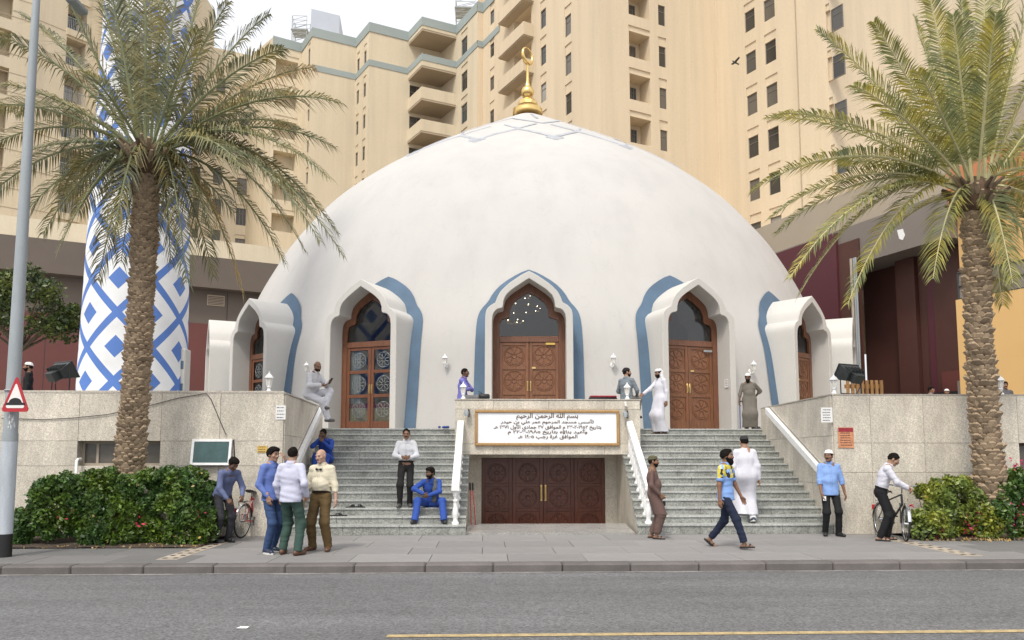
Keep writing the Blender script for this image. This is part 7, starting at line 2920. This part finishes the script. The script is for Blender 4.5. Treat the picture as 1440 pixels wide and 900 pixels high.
# 6 man bending over the red bicycle
person('man in grey blue shirt bending over the red bicycle beside the left hedge', (gx(318, 14.5), 14.5, 0), R(48), 1.68, 'dark', 'thick', 'moustache', None,
       dict(kind='shirt', col=(.12, .145, .26), hem=.06), dict(col=(.035, .035, .042)), 'black',
       dict(pel=(0, .08, .92), chest=(0, -.07, 1.20), neck=(0, -.18, 1.36), head=(0, -.27, 1.475), pitch=38, ha=(-.13, -.33, .83), hb=(.15, -.36, .87), ea=(-.7, .7, 0), eb=(.7, .7, 0), na=(.4, .4, -.5), nb=(-.4, .4, -.5), ca=1.0, cb=1.0, fa=(-.11, .10, .085), fb=(.11, .02, .085)))
# 7 man in blue shirt and jeans
person('man in blue shirt and jeans touching his face beside the man in white', (gx(383, 12.95), 12.98, 0), R(58), 1.73, 'tan', 'thick', None, None,
       dict(kind='shirt', col=(.115, .17, .42), hem=.09), dict(col=(.035, .065, .15)), 'navy_pale',
       dict(pitch=8, ha=(-.19, -.12, .92), hb=(.06, -.24, 1.50), ea=(-.4, 1, -.1), eb=(.8, -.2, -1), na=(1, .3, 0), nb=(-.4, .6, .2), da=(.1, -.2, -1), db=(-.3, .2, .9), ca=.6, cb=.5, fa=(-.11, -.04, .085), fb=(.11, .07, .085), ta=-12, tb=15))
# 8 man seen from behind
person('man in pale lavender shirt and green trousers seen from behind', (gx(411, 12.72), 12.72, 0), R(164), 1.74, 'tan', 'short', None, None,
       dict(kind='shirt', col=(.50, .51, .63), hem=.10, fit=.012), dict(col=(.040, .075, .062), wide=.008), 'brown',
       dict(yaw=18, head=(0, -.03, 1.595), pitch=8, ha=(-.24, -.06, .93), hb=(.25, -.08, .88), ea=(-.6, 1, 0), eb=(.7, 1, 0), ca=.9, cb=.9, fa=(-.16, .04, .085), fb=(.15, -.04, .085), ta=-14, tb=14), belly=.02)
# 9 bald man in cream shirt


def shades(t, J, pel, chest, neck, hp, dep, lat, sp):
    c = chest * .25 + neck * .75 + np.array([0, -.135, -.03])
    m = MB()
    for s in (-1, 1):
        m.sphere(tuple(c + np.array([s * .034, 0, 0])), (.030, .008, .021), 10, 6)
        m.tube([tuple(c + np.array([s * .062, 0, .012])), tuple(c + np.array([s * .05, .03, .03]))], .003, 4)
    m.tube([tuple(c + np.array([-.01, 0, .008])), tuple(c + np.array([.01, 0, .008]))], .004, 5)
    m.build('sunglasses', M['black'], t, world=False, smooth='all')['kind'] = 'stuff'


person('bald man in cream shirt and brown trousers standing with the group on the pavement', (gx(453, 13.25), 13.25, 0), R(-14), 1.70, 'pale', 'baldgrey', None, None,
       dict(kind='shirt', col=(.60, .555, .43), tuck=True, fit=.012), dict(col=(.115, .075, .032), wide=.012), 'brown',
       dict(head=(-.01, -.03, 1.60), pitch=10, yaw=-12, roll=-4, ha=(-.30, -.02, .86), hb=(.31, -.06, .80), ca=.7, cb=.8, fa=(-.15, .02, .085), fb=(.16, -.02, .085), ta=-16, tb=16), belly=.035, belt=(.03, .018, .01), extra=shades)
# 10 seated man in lilac
person('man in lilac shirt sitting on the left end of the balcony wall', (SX0 + .16, 19.75, sz1 - .03), R(75), 1.70, 'dark', 'short', None, None,
       dict(kind='shirt', col=(.17, .165, .48), hem=.08), dict(col=(.16, .16, .165)), 'black',
       dict(pel=(0, 0, .12), chest=(0, .0, .43), neck=(0, -.03, .62), head=(0, -.07, .765), pitch=4, yaw=-6, ha=(.07, -.23, .33), hb=(-.09, -.22, .36), ea=(-.9, -.2, -.4), eb=(.9, -.2, -.4), na=(.4, .8, 0), nb=(-.4, .8, 0), da=(1, -.1, .1), db=(-1, -.1, 0), ca=.6, cb=.6,
            fa=(-.10, -.38, -.32), fb=(.10, -.40, -.32), ka=(-.1, -1, .5), kb=(.1, -1, .5)))
# 11 seated man in grey, black cap
person('man in grey shirt and black cap sitting on the right end of the balcony wall', (SX1 - .22, 19.6, sz1 - .03), R(140), 1.72, 'tan', 'short', 'stubble', ('kufi', (.02, .017, .018)),
       dict(kind='shirt', col=(.17, .20, .225), hem=.08), dict(col=(.19, .185, .17)), 'black',
       dict(pel=(0, 0, .12), chest=(0, .02, .43), neck=(0, -.0, .62), head=(0, -.03, .765), yaw=-48, ha=(-.16, -.26, .20), hb=(.16, -.26, .20), ea=(-.6, .6, -.2), eb=(.6, .6, -.2), na=(0, 0, -1), nb=(0, 0, -1), fa=(-.10, -.36, -.32), fb=(.08, -.38, -.32), ka=(-.1, -1, .5), kb=(.1, -1, .5)))
# 12 man in white robe at the top of the right stairs
person('man in white robe and headscarf reaching out at the top of the right stairs', (gx(930, 20.16), 20.2, RISE0 + RISE * 13), R(-66), 1.74, 'brown', 'short', 'full', ('scarf', (.62, .62, .64)),
       dict(kind='robe', col=(.60, .60, .66), hem=.06, flare=.0, vert=1, amp=.005), dict(col=(.6, .6, .6)), 'sandal',
       dict(pitch=8, head=(0, -.04, 1.60), ha=(-.17, -.44, 1.02), hb=(.23, .03, .85), ea=(-.5, .8, -.6), eb=(.5, 1, 0), na=(.6, 0, .4), ca=.35, cb=.6, fa=(-.09, -.03, .085), fb=(.10, .06, .085)))
# 13 man in grey robe near the right arch


def cane(t, J, *a):
    w_ = Vector(J['a'][-1])
    wm = Matrix.Translation(t.location) @ Matrix.Rotation(t.rotation_euler.z, 4, 'Z') @ Matrix.Diagonal((*t.scale, 1))
    p = wm @ w_
    o = thing('walking_stick', 'blue walking stick in the hand of the man in grey robe', 'stick', (p.x, p.y, tz))
    MB().tube([(p.x, p.y, tz), (p.x, p.y, p.z + .06)], .014, 8).build('shaft', bluecl, o)
    MB().tube([(p.x, p.y, p.z + .05), (p.x + .02, p.y - .05, p.z + .10), (p.x + .03, p.y - .1, p.z + .07)], .016, 8).build('handle', M['black'], o)


person('bearded man in grey robe and white cap with a stick beside the right arch', (gx(1056, 21.9), 21.9, tz), R(-14), 1.66, 'dark', 'short', 'long', ('kufi', (.74, .73, .71)),
       dict(kind='robe', col=(.155, .14, .118), hem=.10, flare=.01, vert=1, amp=.005, sleeve='rolled'), dict(col=(.12, .11, .095)), 'sandal',
       dict(pitch=12, yaw=-6, head=(-.03, -.03, 1.592), neck=(-.02, .02, 1.45), ha=(-.30, -.06, .84), hb=(.17, .17, 1.0), ea=(-.7, .6, 0), eb=(1, .3, 0), cb=.9, ca=1.0, nb=(0, 1, 0)), belly=.012, extra=cane)
# 14 man in brown tunic


def pouch(t, J, *a):
    w_ = J['b'][-1]
    MB().cbox(-.06, .06, -.11, .11, -.075, .04, .02).build('carried_pouch', SHOE['black'], t, world=False).matrix_local = Matrix.Translation(w_ + np.array([.02, .0, -.05]))


person('man in brown tunic and olive cap standing at the foot of the right stairs', (gx(919, 14.9), 14.9, 0), R(70), 1.59, 'brown', 'short', 'stubble', ('pakol', (.10, .095, .055)),
       dict(kind='kurta', col=(.13, .082, .072), hem=.50, flare=.015, vert=1, amp=.006), dict(col=(.125, .08, .07), wide=.022, len=-.03), 'sandal',
       dict(yaw=4, chest=(0, .03, 1.26), neck=(0, .03, 1.45), head=(0, .0, 1.595), ha=(-.20, -.15, .92), hb=(.26, -.1, .70), ea=(-.6, 1, 0), eb=(.6, 1, 0), ca=.8, cb=1.0, fa=(-.10, -.05, .085), fb=(.10, .08, .085)), belly=.022, extra=pouch)
# 15 walking man


def pattern(t, J, pel, chest, neck, hp, dep, lat, sp):
    pass


wm_ = pm('patterned shirt', (.2, .3, .6))
wt = wm_.node_tree
wb = wt.nodes['Principled BSDF']
wc = nd(wt, 'ShaderNodeTexCoord')
wsep = nd(wt, 'ShaderNodeSeparateXYZ'); wt.links.new(wc.outputs['Object'], wsep.inputs[0])
wn = nd(wt, 'ShaderNodeTexVoronoi', i_Scale=16.0); wt.links.new(wc.outputs['Object'], wn.inputs['Vector'])
ws = nd(wt, 'ShaderNodeSeparateColor'); wt.links.new(wn.outputs['Color'], ws.inputs[0])
wr1 = nd(wt, 'ShaderNodeValToRGB'); wr1.color_ramp.interpolation = 'CONSTANT'
wr1.color_ramp.elements[0].color = (.62, .52, .08, 1)
wr1.color_ramp.elements[1].position = .45; wr1.color_ramp.elements[1].color = (.02, .02, .03, 1)
e_ = wr1.color_ramp.elements.new(.66); e_.color = (.55, .55, .5, 1)
e_ = wr1.color_ramp.elements.new(.78); e_.color = (.22, .36, .66, 1)
wt.links.new(ws.outputs[0], wr1.inputs[0])
wg = nd(wt, 'ShaderNodeMath', operation='GREATER_THAN'); wg.inputs[1].default_value = 1.215; wt.links.new(wsep.outputs[2], wg.inputs[0])
wmx = nd(wt, 'ShaderNodeMix', data_type='RGBA'); wmx.inputs['A'].default_value = (.20, .34, .66, 1)
wt.links.new(wg.outputs[0], wmx.inputs['Factor']); wt.links.new(wr1.outputs[0], wmx.inputs['B']); wt.links.new(wmx.outputs['Result'], wb.inputs['Base Color'])
wb.inputs['Roughness'].default_value = .85
cmat[(.2, .34, .661)] = wm_
person('bearded young man in blue and yellow patterned shirt walking on the pavement', (gx(1019, 13.4), 13.4, 0), R(52), 1.71, 'brown', 'thick', 'long', None,
       dict(kind='shirt', plain=1, col=(.2, .34, .661), sleeve='short', hem=.10), dict(col=(.016, .022, .045), len=-.02), 'sandal',
       dict(pel=(0, 0, .93), chest=(0, -.01, 1.255), neck=(0, -.01, 1.45), head=(0, -.045, 1.595), yaw=8, ha=(-.24, .02, .80), hb=(.27, -.20, .84), ea=(-.4, 1, 0), eb=(.4, 1, 0), ca=.5, cb=.4, fa=(-.07, -.34, .09), fb=(.08, .33, .13), ka=(-.05, -1, 0), kb=(.05, -1, 0), ta=0, tb=0, fpa=-6, fpb=38))
# 16 man in white robe climbing
person('man in long white robe seen from behind climbing the right stairs', (gx(1049, 15.95), 15.95, RISE0), R(176), 1.80, 'tan', 'short', None, ('kufi', (.035, .033, .035)),
       dict(kind='robe', col=(.60, .60, .66), hem=.17, flare=.005, vert=1, amp=.005), dict(col=(.65, .65, .68)), 'navy_pale',
       dict(pel=(0, -.03, .955), chest=(0, -.06, 1.27), neck=(0, -.08, 1.46), head=(0, -.125, 1.60), pitch=14, ha=(-.27, -.04, .80), hb=(.26, -.10, .86), fa=(-.10, .02, .11), fb=(.10, -.26, .24), fpa=14, ca=.7, cb=.7))
# 17 man in light blue shirt, white cap


def slip(t, J, *a):
    w_ = J['a'][-1]
    MB().box(-.03, .03, -.002, .002, -.06, .03).build('paper_slip', M['paper'], t, world=False).matrix_local = Matrix.Translation(w_ + np.array([.02, -.03, -.02]))


person('man in light blue shirt and white cap standing at the right end of the stairs', (gx(1165, 15.25), 15.25, 0), R(-8), 1.70, 'brown', 'short', 'moustache', ('kufi', (.76, .75, .73)),
       dict(kind='shirt', col=(.22, .35, .66), sleeve='rolled', hem=.13, fit=.004), dict(col=(.014, .014, .016)), 'black',
       dict(yaw=-34, head=(-.005, -.02, 1.60), ha=(-.20, -.13, .82), hb=(.30, -.02, .80), ea=(-.7, .8, 0), eb=(.5, 1, 0), ca=.7, cb=.6, fa=(-.11, .02, .085), fb=(.13, -.05, .085), ta=-15, tb=22), belly=.012, extra=slip)
# 18 man with the black bicycle
person('man in white shirt and black trousers bending over the black bicycle', (gx(1241, 14.42), 14.42, 0), R(62), 1.71, 'tan', 'short', 'moustache', None,
       dict(kind='shirt', col=(.58, .58, .65), tuck=True, fit=.008), dict(col=(.013, .013, .015)), 'sandal',
       dict(pel=(0, .06, .935), chest=(0, -.03, 1.24), neck=(0, -.10, 1.415), head=(0, -.19, 1.53), pitch=34, ha=(-.03, -.40, .98), hb=(.06, -.41, 1.0), ea=(-.9, .5, -.2), eb=(.9, .5, -.2), na=(.4, .5, -.5), nb=(-.4, .5, -.5), ca=1.1, cb=1.1, fa=(-.12, .10, .085), fb=(.11, -.02, .085), tb=18), belt=(.012, .01, .01))
# 19-21 people beyond the right wall, heads showing
person('man with dark hair looking over the right wall beside the palm trunk', (gx(1419, 24.6), 24.6, tz), R(-15), 1.70, 'brown', 'thick', 'moustache', None, dict(kind='shirt', col=(.1, .1, .11)), dict(col=(.03, .03, .03)))
person('dark haired person beyond the right wall with only the hair showing', (gx(1314, 26), 26, tz), R(30), 1.66, 'brown', 'thick', None, None, dict(kind='shirt', col=(.2, .2, .22)), dict(col=(.03, .03, .03)))
person('person in white cap beyond the right wall with only the cap showing', (gx(1336, 27), 27, tz), R(-40), 1.66, 'brown', 'short', None, ('kufi', (.74, .73, .71)), dict(kind='shirt', col=(.3, .3, .32)), dict(col=(.03, .03, .03)))
